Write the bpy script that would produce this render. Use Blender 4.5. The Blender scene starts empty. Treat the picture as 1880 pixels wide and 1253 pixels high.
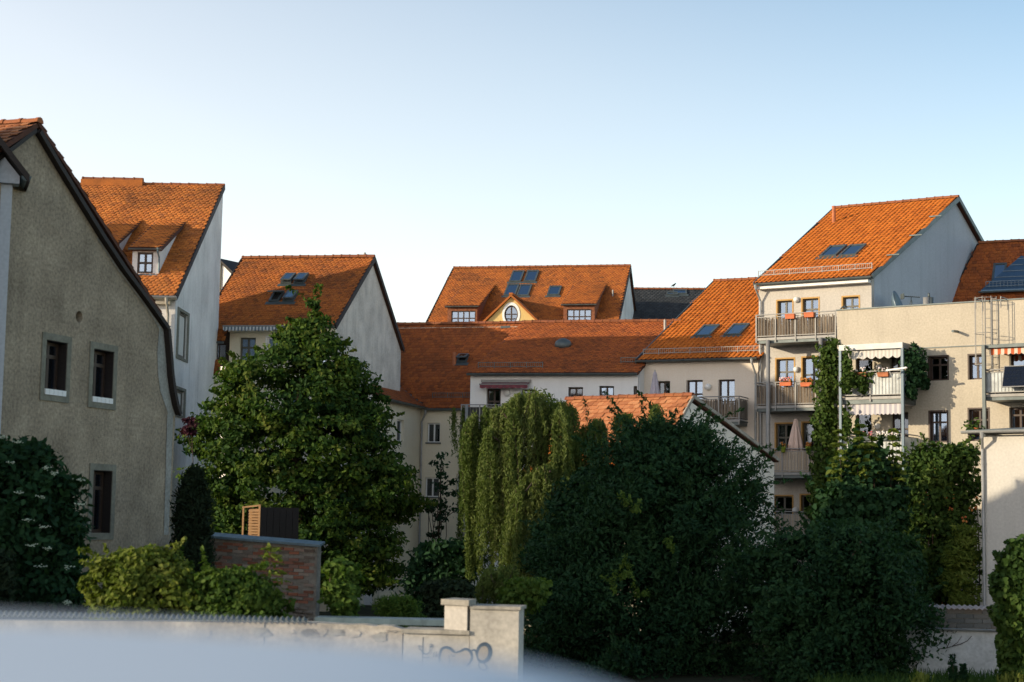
import bpy, math, random
import numpy as np
from mathutils import Vector, Matrix
from mathutils.geometry import tessellate_polygon

random.seed(7)
RNG = np.random.default_rng(11)
SC = bpy.context.scene
COL = SC.collection

# ---------------------------------------------------------------- camera
F = 3000.0                                   # focal length in photo pixels (1880 wide)
PIT = math.atan(315 / 3000)
ROLL = 0.016
EYE = np.array([0, 0, 4.0])
FW = np.array([0, math.cos(PIT), math.sin(PIT)])
_r0 = np.array([1.0, 0, 0]); _u0 = np.array([0, -math.sin(PIT), math.cos(PIT)])
CR = math.cos(ROLL) * _r0 + math.sin(ROLL) * _u0
CU = -math.sin(ROLL) * _r0 + math.cos(ROLL) * _u0
cd = bpy.data.cameras.new('camera')
cam = bpy.data.objects.new('camera', cd); COL.objects.link(cam)
cd.sensor_width = 36.0; cd.lens = 36.0 * F / 1880
cd.clip_start = 0.05; cd.clip_end = 3000
cd.dof.use_dof = True; cd.dof.focus_distance = 68; cd.dof.aperture_fstop = 1.5
cam.matrix_world = Matrix(((CR[0], CU[0], -FW[0], EYE[0]), (CR[1], CU[1], -FW[1], EYE[1]),
                           (CR[2], CU[2], -FW[2], EYE[2]), (0, 0, 0, 1)))
SC.camera = cam

# ---------------------------------------------------------------- sky, sun, exposure
SUN_AZ = math.radians(72)                    # from "behind the camera" round to the left
SUN_EL = math.radians(11.5)
SUND = Vector((-math.sin(SUN_AZ) * math.cos(SUN_EL), -math.cos(SUN_AZ) * math.cos(SUN_EL), math.sin(SUN_EL)))
w = bpy.data.worlds.new('World'); SC.world = w; w.use_nodes = True
nt = w.node_tree
sky = nt.nodes.new('ShaderNodeTexSky'); sky.sky_type = 'NISHITA'; sky.sun_disc = False
sky.sun_elevation = SUN_EL
sky.sun_rotation = math.atan2(SUND.x, SUND.y)
sky.air_density = 1.0; sky.dust_density = 0.5; sky.ozone_density = 1.0; sky.altitude = 200
bg = nt.nodes['Background']; bg.inputs['Strength'].default_value = 0.15
# bright evening haze: thickest towards the sun and the horizon, clear blue high up and away from the sun
_tc = nt.nodes.new('ShaderNodeTexCoord')
_dot = nt.nodes.new('ShaderNodeVectorMath'); _dot.operation = 'DOT_PRODUCT'
nt.links.new(_tc.outputs['Generated'], _dot.inputs[0])
_hz = Vector((SUND.x, SUND.y, 0)).normalized() * 1.39
_dot.inputs[1].default_value = (_hz.x, _hz.y, -3.2)
_add = nt.nodes.new('ShaderNodeMath'); _add.operation = 'ADD'; _add.inputs[1].default_value = 1.75
nt.links.new(_dot.outputs['Value'], _add.inputs[0])
_mix = nt.nodes.new('ShaderNodeMix'); _mix.data_type = 'RGBA'; _mix.blend_type = 'MIX'
_rmp = nt.nodes.new('ShaderNodeValToRGB'); _e = _rmp.color_ramp.elements
for _p, _v in ((0.25, 0.12), (0.44, 0.20), (0.48, 0.222), (0.56, 0.245), (0.69, 0.29), (0.83, 0.62)): _e.new(_p).color = (_v, _v, _v, 1)
_sep = nt.nodes.new('ShaderNodeSeparateXYZ'); nt.links.new(_tc.outputs['Generated'], _sep.inputs[0])
_mr = nt.nodes.new('ShaderNodeMapRange'); _mr.interpolation_type = 'SMOOTHSTEP'      # the haze stays low
_mr.inputs['From Min'].default_value = 0.30; _mr.inputs['From Max'].default_value = 0.62; _mr.inputs['To Min'].default_value = 1.0; _mr.inputs['To Max'].default_value = 0.0
nt.links.new(_sep.outputs['Z'], _mr.inputs['Value'])
_mul = nt.nodes.new('ShaderNodeMath'); _mul.operation = 'MULTIPLY'; nt.links.new(_add.outputs[0], _mul.inputs[0]); nt.links.new(_mr.outputs[0], _mul.inputs[1])
_div = nt.nodes.new('ShaderNodeMath'); _div.operation = 'DIVIDE'; _div.inputs[1].default_value = 1.8; _div.use_clamp = True; nt.links.new(_mul.outputs[0], _div.inputs[0])
nt.links.new(_div.outputs[0], _rmp.inputs[0]); nt.links.new(_rmp.outputs[0], _mix.inputs[0]); nt.links.new(sky.outputs[0], _mix.inputs[6]); _mix.inputs[7].default_value = (9.5, 8.5, 7.7, 1)
nt.links.new(_mix.outputs[2], bg.inputs['Color'])
sl = bpy.data.lights.new('sun', 'SUN'); sl.energy = 3.3; sl.angle = math.radians(0.5); sl.color = (1.0, 0.83, 0.60)
sun = bpy.data.objects.new('sun', sl); COL.objects.link(sun)
sun.rotation_euler = SUND.to_track_quat('Z', 'Y').to_euler(); sun.location = (-30, 0, 40)
SC.view_settings.view_transform = 'Standard'; SC.view_settings.look = 'None'
SC.view_settings.gamma = 1; SC.view_settings.exposure = 0.72; SC.view_settings.use_curve_mapping = False

# ---------------------------------------------------------------- geometry of the picture -> the place
def ray(px, py): return FW + (px - 940) / F * CR + (626.5 - py) / F * CU
def P(px, py, Y):
    d = ray(px, py); return EYE + d * (Y / d[1])
class Fr:
    """frame of a house: x = along the facade, y = into the house, z = up"""
    def __init__(s, px, Y, th, o=None, py=900):
        s.o = P(px, py, Y).copy() if o is None else np.array(o, float)
        s.o[2] = 0; t = math.radians(th); s.th = th
        s.d = np.array([math.cos(t), -math.sin(t), 0]); s.n = np.array([math.sin(t), math.cos(t), 0])
    def loc(s, p): q = np.array(p) - s.o; return np.array([q @ s.d, q @ s.n, p[2]])
    def W(s, u, y, z=0): return s.o + s.d * u + s.n * y + np.array([0, 0, z])
    def hit(s, px, py, y=0.0):
        d = ray(px, py); t = (y - (EYE - s.o) @ s.n) / (d @ s.n); return s.loc(EYE + d * t)
    def hu(s, px, py, u):
        d = ray(px, py); t = (u - (EYE - s.o) @ s.d) / (d @ s.d); return s.loc(EYE + d * t)
    def hz(s, px, py, z):
        d = ray(px, py); return s.loc(EYE + d * ((z - EYE[2]) / d[2]))
    def hroof(s, px, py, y0, z0, tan):        # plane z = z0 + (y - y0) * tan
        d = ray(px, py); e = EYE - s.o
        t = (z0 + (e @ s.n - y0) * tan - EYE[2]) / (d[2] - (d @ s.n) * tan)
        return s.loc(EYE + d * t)
    def rect(s, x0, y0, x1, y1, y=0.0):       # pixel box -> a0, a1, z0, z1 on the plane y
        ym = (y0 + y1) / 2; xm = (x0 + x1) / 2
        return (s.hit(x0, ym, y)[0], s.hit(x1, ym, y)[0], s.hit(xm, y1, y)[2], s.hit(xm, y0, y)[2])

# ---------------------------------------------------------------- materials
def nodes(name):
    m = bpy.data.materials.new(name); m.use_nodes = True
    n = m.node_tree.nodes; l = m.node_tree.links
    return m, n, l, n['Principled BSDF']
def rgb(c): return (c[0], c[1], c[2], 1)
def ramp(n, cols):
    r = n.new('ShaderNodeValToRGB'); e = r.color_ramp.elements
    while len(e) < len(cols): e.new(0.5)
    for i, (p, c) in enumerate(cols): e[i].position = p; e[i].color = rgb(c)
    return r
def noise(n, l, scale, detail=4, vec=None, rough=0.55):
    t = n.new('ShaderNodeTexNoise'); t.inputs['Scale'].default_value = scale
    t.inputs['Detail'].default_value = detail; t.inputs['Roughness'].default_value = rough
    if vec is not None: l.new(vec, t.inputs['Vector'])
    return t
def objvec(n, l, scale=(1, 1, 1)):
    tc = n.new('ShaderNodeTexCoord'); mp = n.new('ShaderNodeMapping'); mp.inputs['Scale'].default_value = scale
    l.new(tc.outputs['Object'], mp.inputs['Vector']); return mp.outputs[0]
def mixc(n, l, fac, a, b, mode='MIX'):
    m = n.new('ShaderNodeMix'); m.data_type = 'RGBA'; m.blend_type = mode
    for sock, v in ((m.inputs[0], fac), (m.inputs[6], a), (m.inputs[7], b)):
        if isinstance(v, (int, float)): sock.default_value = v
        elif isinstance(v, tuple): sock.default_value = rgb(v)
        else: l.new(v, sock)
    return m.outputs[2]
def plaster(name, col, dark=0.75, scale=0.8, stain=0.35, streak=0.3, bump=0.25, grain=60, col2=None, gstretch=(1, 1, 1)):
    m, n, l, b = nodes(name)
    v = objvec(n, l)
    big = noise(n, l, scale, 6, v)
    r1 = ramp(n, [(0.35, (0, 0, 0)), (0.7, (1, 1, 1))]); l.new(big.outputs[0], r1.inputs[0])
    st = noise(n, l, 1.6, 5, objvec(n, l, (1.5, 1.5, 0.12)))
    r2 = ramp(n, [(0.5, (0, 0, 0)), (0.8, (1, 1, 1))]); l.new(st.outputs[0], r2.inputs[0])
    dk = tuple(c * dark for c in (col2 or col))
    c1 = mixc(n, l, r1.outputs[0], col, dk)
    md = n.new('ShaderNodeMath'); md.operation = 'MULTIPLY'; md.inputs[1].default_value = streak
    l.new(r2.outputs[0], md.inputs[0])
    c2 = mixc(n, l, md.outputs[0], c1, tuple(c * 0.55 for c in dk))
    fine = noise(n, l, 14, 4, v)
    c3 = mixc(n, l, stain, c2, fine.outputs[0], 'OVERLAY')
    l.new(c3, b.inputs['Base Color']); b.inputs['Roughness'].default_value = 0.92
    b.inputs['Specular IOR Level'].default_value = 0.15
    g = noise(n, l, grain, 5, objvec(n, l, gstretch), 0.7)
    bp = n.new('ShaderNodeBump'); bp.inputs['Strength'].default_value = bump; bp.inputs['Distance'].default_value = 0.02
    l.new(g.outputs[0], bp.inputs['Height']); l.new(bp.outputs[0], b.inputs['Normal'])
    return m
def simple(name, col, rough=0.6, metal=0.0, var=0.25, scale=6.0, spec=0.4, bump=0.0, stretch=(1, 1, 1)):
    m, n, l, b = nodes(name)
    t = noise(n, l, scale, 5, objvec(n, l, stretch))
    r = ramp(n, [(0.3, tuple(c * (1 - var) for c in col)), (0.7, tuple(min(1, c * (1 + var)) for c in col))])
    l.new(t.outputs[0], r.inputs[0]); l.new(r.outputs[0], b.inputs['Base Color'])
    b.inputs['Roughness'].default_value = rough; b.inputs['Metallic'].default_value = metal
    b.inputs['Specular IOR Level'].default_value = spec
    if bump:
        bp = n.new('ShaderNodeBump'); bp.inputs['Strength'].default_value = bump; bp.inputs['Distance'].default_value = 0.02
        l.new(t.outputs[0], bp.inputs['Height']); l.new(bp.outputs[0], b.inputs['Normal'])
    return m
def tinted(name, cols, rough=0.8, dirt=0.35, dirtcol=(0.03, 0.022, 0.015), random_obj=False, spec=0.25, dscale=0.5, bump=0.2):
    """colour by the 'tint' attribute of every piece, with weathered patches"""
    m, n, l, b = nodes(name)
    if random_obj:
        a = n.new('ShaderNodeObjectInfo'); src = a.outputs['Random']
    else:
        a = n.new('ShaderNodeAttribute'); a.attribute_name = 'tint'; src = a.outputs['Fac']
    r = ramp(n, [(i / (len(cols) - 1), c) for i, c in enumerate(cols)]); l.new(src, r.inputs[0])
    v = objvec(n, l)
    t = noise(n, l, dscale, 7, v, 0.65)
    rr = ramp(n, [(0.45, (0, 0, 0)), (0.75, (dirt, dirt, dirt))]); l.new(t.outputs[0], rr.inputs[0])
    c = mixc(n, l, rr.outputs[0], r.outputs[0], dirtcol)
    t2 = noise(n, l, 22, 3, v)
    c = mixc(n, l, 0.35, c, t2.outputs[0], 'OVERLAY')
    l.new(c, b.inputs['Base Color']); b.inputs['Roughness'].default_value = rough
    b.inputs['Specular IOR Level'].default_value = spec
    if bump:
        bp = n.new('ShaderNodeBump'); bp.inputs['Strength'].default_value = bump; bp.inputs['Distance'].default_value = 0.01
        l.new(t2.outputs[0], bp.inputs['Height']); l.new(bp.outputs[0], b.inputs['Normal'])
    return m
def leafmat(name, cols, trans=0.35, rough=0.6, spec=0.08):
    m, n, l, b = nodes(name)
    a = n.new('ShaderNodeAttribute'); a.attribute_name = 'tint'
    r = ramp(n, [(i / (len(cols) - 1), c) for i, c in enumerate(cols)]); l.new(a.outputs['Fac'], r.inputs[0])
    l.new(r.outputs[0], b.inputs['Base Color']); b.inputs['Roughness'].default_value = rough
    b.inputs['Specular IOR Level'].default_value = spec
    tr = n.new('ShaderNodeBsdfTranslucent')
    tc = mixc(n, l, 1.0, r.outputs[0], (1.0, 1.15, 0.45), 'MULTIPLY'); l.new(tc, tr.inputs['Color'])
    mx = n.new('ShaderNodeMixShader'); mx.inputs[0].default_value = trans
    l.new(b.outputs[0], mx.inputs[1]); l.new(tr.outputs[0], mx.inputs[2])
    l.new(mx.outputs[0], n['Material Output'].inputs['Surface'])
    return m
def glassmat(name, refl=0.32, tint=(0.25, 0.3, 0.33), rcol=(0.9, 0.95, 1.0)):
    m, n, l, b = nodes(name)
    n.remove(b)
    g = n.new('ShaderNodeBsdfGlossy'); g.inputs['Roughness'].default_value = 0.03; g.inputs['Color'].default_value = rgb(rcol)
    t = n.new('ShaderNodeBsdfTransparent'); t.inputs['Color'].default_value = rgb(tint)
    bp = n.new('ShaderNodeBump'); bp.inputs['Strength'].default_value = 0.04
    nz = noise(n, l, 1.3, 2, objvec(n, l)); l.new(nz.outputs[0], bp.inputs['Height']); l.new(bp.outputs[0], g.inputs['Normal'])
    lw = n.new('ShaderNodeLayerWeight'); lw.inputs['Blend'].default_value = 0.35
    md = n.new('ShaderNodeMath'); md.operation = 'MAXIMUM'; md.inputs[1].default_value = refl
    l.new(lw.outputs['Fresnel'], md.inputs[0])
    mx = n.new('ShaderNodeMixShader'); l.new(md.outputs[0], mx.inputs[0])
    l.new(t.outputs[0], mx.inputs[1]); l.new(g.outputs[0], mx.inputs[2])
    l.new(mx.outputs[0], n['Material Output'].inputs['Surface'])
    return m

M = {}
M['cream'] = plaster('cream_plaster', (0.48, 0.43, 0.34), 0.86, 0.5, 0.3, 0.25)
M['pale'] = plaster('pale_plaster', (0.50, 0.47, 0.42), 0.88, 0.5, 0.3, 0.22)
M['white'] = plaster('white_plaster', (0.86, 0.845, 0.82), 0.9, 0.5, 0.22, 0.15)
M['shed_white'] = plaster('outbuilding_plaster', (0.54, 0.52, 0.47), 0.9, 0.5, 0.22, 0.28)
M['cream_for_shade'] = plaster('cream_for_shade_plaster', (0.80, 0.73, 0.57), 0.9, 0.5, 0.2, 0.12)  # cream copy made lighter to lift walls that stand in shade
M['warm_white'] = plaster('warm_white_plaster', (0.84, 0.79, 0.69), 0.85, 0.8, 0.25, 0.25)
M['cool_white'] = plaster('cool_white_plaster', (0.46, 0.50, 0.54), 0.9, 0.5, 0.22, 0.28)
M['beige'] = plaster('beige_plaster', (0.80, 0.70, 0.58), 0.9, 0.5, 0.25, 0.1)
M['weathered_white'] = plaster('weathered_white_plaster', (0.84, 0.81, 0.76), 0.78, 0.7, 0.45, 0.45)
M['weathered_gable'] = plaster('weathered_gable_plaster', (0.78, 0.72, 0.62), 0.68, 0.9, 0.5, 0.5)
M['grey_render'] = plaster('grey_render', (0.41, 0.335, 0.24), 0.68, 0.9, 0.8, 0.35, 0.9, 9, (0.35, 0.285, 0.205), gstretch=(1, 1, 5))
M['yellow'] = plaster('yellow_plaster', (0.70, 0.50, 0.20), 0.9, 0.6, 0.2, 0.08)
M['stone'] = plaster('sandstone_surround', (0.24, 0.23, 0.18), 0.75, 2, 0.4, 0.2)
M['garden_wall'] = plaster('garden_wall_plaster', (0.56, 0.50, 0.41), 0.5, 1.3, 0.6, 0.7, 0.6)
M['grey_plaster'] = plaster('grey_panel_plaster', (0.50, 0.47, 0.41), 0.7, 0.8, 0.4, 0.4)
M['cap'] = plaster('concrete_cap', (0.42, 0.39, 0.33), 0.6, 2, 0.5, 0.3)
M['tile_old'] = tinted('old_clay_tiles', [(0.20, 0.065, 0.02), (0.34, 0.10, 0.022), (0.41, 0.13, 0.026), (0.27, 0.085, 0.024)], dirt=0.65)
M['tile_red'] = tinted('red_clay_tiles', [(0.21, 0.06, 0.02), (0.33, 0.09, 0.024), (0.40, 0.115, 0.026)], dirt=0.45)
M['tile_weathered'] = tinted('weathered_orange_tiles', [(0.30, 0.10, 0.028), (0.48, 0.15, 0.032), (0.56, 0.19, 0.04), (0.36, 0.125, 0.04)], dirt=0.6)
M['tile_orange'] = tinted('orange_clay_tiles', [(0.33, 0.088, 0.012), (0.45, 0.125, 0.015), (0.51, 0.155, 0.02)], dirt=0.25, dirtcol=(0.14, 0.045, 0.012))
M['tile_each'] = tinted('single_clay_tiles', [(0.33, 0.12, 0.05), (0.46, 0.18, 0.075), (0.52, 0.23, 0.10)], dirt=0.3, random_obj=True)
M['ridge'] = tinted('ridge_clay', [(0.25, 0.085, 0.035), (0.36, 0.125, 0.045), (0.30, 0.10, 0.05)], dirt=0.4, random_obj=True, dscale=3)
M['slate'] = tinted('dark_slate', [(0.022, 0.027, 0.032), (0.035, 0.04, 0.045), (0.05, 0.055, 0.06)], rough=0.55, dirt=0.2)
M['deck'] = simple('roof_boards', (0.09, 0.035, 0.02), 0.9)
M['dark_wood'] = simple('dark_wood', (0.02, 0.014, 0.011), 0.7, stretch=(1, 1, 8))
M['brown_frame'] = simple('brown_window_frame', (0.05, 0.03, 0.02), 0.5, var=0.15)
M['grey_frame'] = simple('grey_green_window_frame', (0.10, 0.095, 0.075), 0.5, var=0.15)
M['white_frame'] = simple('white_window_frame', (0.78, 0.78, 0.76), 0.4, var=0.05)
M['ochre'] = simple('ochre_reveal', (0.45, 0.27, 0.09), 0.8, var=0.1)
M['brick_red'] = simple('red_clay_pipe', (0.40, 0.14, 0.06), 0.8)
M['zinc'] = simple('zinc_metal', (0.33, 0.34, 0.34), 0.5, 0.4, 0.15, 3)
M['dark_zinc'] = simple('dark_zinc_metal', (0.10, 0.12, 0.12), 0.5, 0.4, 0.2, 3)
M['copper_green'] = simple('weathered_metal_flashing', (0.11, 0.16, 0.18), 0.5, 0.3)
M['galv'] = simple('galvanised_steel', (0.26, 0.255, 0.24), 0.55, 0.25, 0.12, 4)
M['steel_blue'] = simple('blue_grey_steel_paint', (0.10, 0.15, 0.19), 0.4, 0.1, 0.15, 3)
M['reed'] = tinted('willow_stick_screen', [(0.06, 0.045, 0.035), (0.22, 0.17, 0.12), (0.34, 0.27, 0.19), (0.12, 0.09, 0.07)], dirt=0.3, dscale=4)
M['slats'] = tinted('pale_wood_slats', [(0.32, 0.26, 0.19), (0.42, 0.35, 0.27)], dirt=0.15)
M['shade_black'] = simple('room_shade_black', (0.02, 0.02, 0.02), 0.9)
M['curtain'] = simple('white_curtain', (0.7, 0.7, 0.68), 0.9, var=0.12, scale=9, stretch=(6, 6, 0.3))
M['glass'] = glassmat('window_glass', 0.10, (0.6, 0.62, 0.62), (0.75, 0.85, 1.0))
M['glass_bright'] = glassmat('sky_window_glass', 0.28, (0.5, 0.53, 0.55), (0.62, 0.78, 1.0))
M['roof_glass'] = glassmat('roof_window_glass', 0.42, (0.2, 0.25, 0.28), (0.7, 0.85, 1.0))
M['blind'] = simple('closed_blind', (0.62, 0.6, 0.54), 0.8, var=0.06)
M['frosted'] = simple('frosted_balcony_glass', (0.40, 0.43, 0.42), 0.35, 0, 0.35, 2.5)
M['soffit'] = simple('dark_soffit', (0.045, 0.045, 0.04), 0.8)
M['lamp'] = simple('white_lamp_glass', (0.75, 0.74, 0.7), 0.3, var=0.04)
M['terracotta'] = simple('terracotta_plastic', (0.52, 0.13, 0.04), 0.6, var=0.12)
M['flower_red'] = tinted('red_and_pink_petals', [(0.75, 0.08, 0.05), (0.8, 0.45, 0.45), (0.85, 0.75, 0.7), (0.85, 0.25, 0.05)], dirt=0, bump=0)
M['flower_orange'] = tinted('orange_petals', [(0.42, 0.13, 0.03), (0.52, 0.24, 0.06), (0.36, 0.10, 0.03)], dirt=0, bump=0)
M['flower_white'] = tinted('white_petals', [(0.8, 0.78, 0.7), (0.75, 0.62, 0.6), (0.82, 0.8, 0.76)], dirt=0, bump=0)
M['elder_flower'] = tinted('cream_umbels', [(0.35, 0.42, 0.3), (0.5, 0.55, 0.42)], dirt=0, bump=0)
M['bark'] = simple('bark', (0.07, 0.052, 0.038), 0.95, 0, 0.4, 5, 0.1, 0.6, (3, 3, 0.6))
M['soil'] = simple('garden_soil', (0.05, 0.05, 0.03), 1.0, 0, 0.4, 0.6, 0.05, 0.5)
M['asphalt'] = simple('asphalt', (0.05, 0.05, 0.05), 0.9, 0, 0.2, 8, 0.2, 0.3)
M['lime_pot'] = simple('lime_green_pot', (0.35, 0.45, 0.06), 0.5, var=0.1)
M['cloth_lilac'] = simple('lilac_grey_cloth', (0.48, 0.43, 0.47), 0.9, var=0.1)
M['cloth_pink'] = simple('pale_pink_cloth', (0.62, 0.46, 0.38), 0.9, var=0.1)
def stripes(name, a, b, freq):
    m, n, l, bb = nodes(name)
    wv = n.new('ShaderNodeTexWave'); wv.wave_type = 'BANDS'; wv.bands_direction = 'X'; wv.inputs['Scale'].default_value = freq
    wv.inputs['Distortion'].default_value = 0
    tc = n.new('ShaderNodeTexCoord'); l.new(tc.outputs['Object'], wv.inputs['Vector'])
    r = ramp(n, [(0.48, a), (0.52, b)]); l.new(wv.outputs['Fac'], r.inputs[0]); l.new(r.outputs[0], bb.inputs['Base Color'])
    bb.inputs['Roughness'].default_value = 0.9
    tr = n.new('ShaderNodeBsdfTranslucent'); l.new(r.outputs[0], tr.inputs['Color'])
    mx = n.new('ShaderNodeMixShader'); mx.inputs[0].default_value = 0.25
    l.new(bb.outputs[0], mx.inputs[1]); l.new(tr.outputs[0], mx.inputs[2]); l.new(mx.outputs[0], n['Material Output'].inputs[0])
    return m
M['awning_grey'] = stripes('grey_white_awning', (0.72, 0.72, 0.7), (0.2, 0.24, 0.28), 2.2)
M['awning_white'] = stripes('white_awning', (0.75, 0.73, 0.68), (0.60, 0.58, 0.54), 2.0)
M['awning_check'] = stripes('pale_checked_awning', (0.72, 0.68, 0.66), (0.50, 0.48, 0.52), 1.5)
M['awning_maroon'] = stripes('maroon_awning', (0.26, 0.075, 0.085), (0.21, 0.06, 0.075), 1.0)
M['awning_orange'] = stripes('orange_white_awning', (0.75, 0.66, 0.55), (0.60, 0.14, 0.05), 1.25)

# ---------------------------------------------------------------- meshes
def link(o, parent=None):
    COL.objects.link(o)
    if parent is not None: o.parent = parent
    return o
def tag(o, label=None, cat=None, group=None, kind=None):
    if label: o['label'] = label
    if cat: o['category'] = cat
    if group: o['group'] = group
    if kind: o['kind'] = kind
    return o
def empty(name, label, cat, loc, rz=0.0, group=None):
    o = bpy.data.objects.new(name, None); o.empty_display_size = 0.3
    o.location = loc; o.rotation_euler = (0, 0, rz); link(o); tag(o, label, cat, group); return o
class MB:
    def __init__(s): s.v = []; s.f = []; s.t = []
    def add(s, vs, fs, tint=0.5):
        b = len(s.v); s.v += [tuple(p) for p in vs]; s.f += [tuple(i + b for i in f) for f in fs]; s.t += [tint] * len(vs); return s
    def box(s, x0, x1, y0, y1, z0, z1, tint=0.5):
        return s.add([(x0, y0, z0), (x1, y0, z0), (x1, y1, z0), (x0, y1, z0), (x0, y0, z1), (x1, y0, z1), (x1, y1, z1), (x0, y1, z1)],
                     [(0, 3, 2, 1), (4, 5, 6, 7), (0, 1, 5, 4), (1, 2, 6, 5), (2, 3, 7, 6), (3, 0, 4, 7)], tint)
    def quad(s, a, b, c, d, tint=0.5): return s.add([a, b, c, d], [(0, 1, 2, 3)], tint)
    def bar(s, p, q, w, h, up=(0, 0, 1), tint=0.5):
        p = Vector(p); q = Vector(q); d = (q - p).normalized(); u = Vector(up)
        sd = d.cross(u)
        if sd.length < 1e-4: sd = d.cross(Vector((1, 0, 0)))
        sd.normalize(); u = sd.cross(d).normalized()
        a = sd * w / 2; b = u * h / 2
        return s.add([p - a - b, p + a - b, p + a + b, p - a + b, q - a - b, q + a - b, q + a + b, q - a + b],
                     [(0, 1, 2, 3), (7, 6, 5, 4), (0, 4, 5, 1), (1, 5, 6, 2), (2, 6, 7, 3), (3, 7, 4, 0)], tint)
    def tube(s, pts, r, seg=8, tint=0.5, cap=True):
        pts = [Vector(p) for p in pts]; n = len(pts)
        rs = r if isinstance(r, (list, tuple)) else [r] * n
        vs = []; ref = None
        for i, p in enumerate(pts):
            d = (pts[min(i + 1, n - 1)] - pts[max(i - 1, 0)])
            d = d.normalized() if d.length > 1e-9 else Vector((0, 0, 1))
            if ref is None or abs(ref.dot(d)) > 0.95: ref = Vector((1, 0, 0)) if abs(d.x) < 0.8 else Vector((0, 1, 0))
            a = d.cross(ref).normalized(); b = d.cross(a).normalized()
            for k in range(seg):
                t = 2 * math.pi * k / seg; vs.append(p + (a * math.cos(t) + b * math.sin(t)) * rs[i])
        fs = []
        for i in range(n - 1):
            for k in range(seg):
                k2 = (k + 1) % seg; fs.append((i * seg + k, (i + 1) * seg + k, (i + 1) * seg + k2, i * seg + k2))
        if cap: fs += [tuple(range(seg)), tuple(reversed(range((n - 1) * seg, n * seg)))]
        return s.add(vs, fs, tint)
    def lathe(s, prof, c=(0, 0, 0), seg=16, fold=0.0, nf=8, tint=0.5):
        vs = []
        for r, z in prof:
            for k in range(seg):
                t = 2 * math.pi * k / seg; rr = r * (1 + fold * math.cos(nf * t)); vs.append((c[0] + rr * math.cos(t), c[1] + rr * math.sin(t), c[2] + z))
        n = len(prof); fs = []
        for i in range(n - 1):
            for k in range(seg):
                k2 = (k + 1) % seg; fs.append((i * seg + k, i * seg + k2, (i + 1) * seg + k2, (i + 1) * seg + k))
        fs += [tuple(reversed(range(seg))), tuple(range((n - 1) * seg, n * seg))]
        return s.add(vs, fs, tint)
    def prism(s, poly, dz):      # poly = 3D points (any plane), dz = offset vector
        n = len(poly); a = [Vector(p) for p in poly]; b = [p + Vector(dz) for p in a]
        return s.add(a + b, [tuple(range(n)), tuple(reversed(range(n, 2 * n)))] + [(i, i + n, (i + 1) % n + n, (i + 1) % n) for i in range(n)])
    def build(s, name, mat, parent=None, smooth=False, loc=(0, 0, 0), rz=0.0, kind=None, label=None):
        me = bpy.data.meshes.new(name); me.from_pydata(s.v, [], s.f); me.update()
        at = me.attributes.new('tint', 'FLOAT', 'POINT'); at.data.foreach_set('value', np.array(s.t, np.float32))
        if smooth: me.polygons.foreach_set('use_smooth', [True] * len(me.polygons))
        me.materials.append(mat)
        o = bpy.data.objects.new(name, me); o.location = loc; o.rotation_euler = (0, 0, rz); link(o, parent)
        if kind: o['kind'] = kind
        if label: o['label'] = label
        return o
def rep_mesh(name, V, faces, tint, mat, parent=None, kind=None, smooth=False):
    """V: (N,k,3) copies of one template with faces (index tuples); tint: (N,)"""
    N, k = V.shape[:2]
    me = bpy.data.meshes.new(name)
    me.vertices.add(N * k); me.vertices.foreach_set('co', V.reshape(-1).astype(np.float32))
    ls = np.array([len(f) for f in faces]); flat = np.concatenate([np.array(f) for f in faces])
    loops = (flat[None, :] + (np.arange(N) * k)[:, None]).reshape(-1)
    me.loops.add(len(loops)); me.loops.foreach_set('vertex_index', loops.astype(np.int32))
    tot = np.tile(ls, N); st = np.concatenate([[0], np.cumsum(tot)[:-1]])
    me.polygons.add(len(tot)); me.polygons.foreach_set('loop_start', st.astype(np.int32)); me.polygons.foreach_set('loop_total', tot.astype(np.int32))
    if smooth: me.polygons.foreach_set('use_smooth', np.ones(len(tot), bool))
    me.update(calc_edges=True)
    at = me.attributes.new('tint', 'FLOAT', 'POINT'); at.data.foreach_set('value', np.repeat(tint, k).astype(np.float32))
    me.materials.append(mat)
    o = bpy.data.objects.new(name, me); link(o, parent)
    if kind: o['kind'] = kind
    return o
def wall(H, name, o2, o2b, outw, poly, holes, mat, thick=0.3, label=None):
    """upright wall from plan point o2 towards o2b, outer side on outw; poly / holes are (a, z) outlines"""
    o2 = Vector((o2[0], o2[1], 0)); e = Vector((o2b[0], o2b[1], 0)) - o2; e.normalize()
    n = Vector((outw[0], outw[1], 0)).normalized()
    def p(a, z, dep): q = o2 + e * a - n * dep; return (q.x, q.y, z)
    m = MB(); loops = [poly] + list(holes)
    flat = [q for lp in loops for q in lp]
    tris = tessellate_polygon([[Vector((a, z, 0)) for a, z in lp] for lp in loops])
    m.add([p(a, z, 0) for a, z in flat], tris)
    m.add([p(a, z, thick) for a, z in flat], [tuple(reversed(t)) for t in tris])
    for lp in loops:
        k = len(lp)
        for i in range(k):
            a, b = lp[i], lp[(i + 1) % k]
            m.quad(p(*a, 0), p(*b, 0), p(*b, thick), p(*a, thick))
    ob = m.build(name, mat, H, label=label)
    import bmesh
    bm = bmesh.new(); bm.from_mesh(ob.data); bmesh.ops.remove_doubles(bm, verts=bm.verts, dist=1e-5)
    bmesh.ops.recalc_face_normals(bm, faces=bm.faces); bm.to_mesh(ob.data); bm.free()
    return ob
def rectpoly(r): return [(r[0], r[2]), (r[1], r[2]), (r[1], r[3]), (r[0], r[3])]
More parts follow.
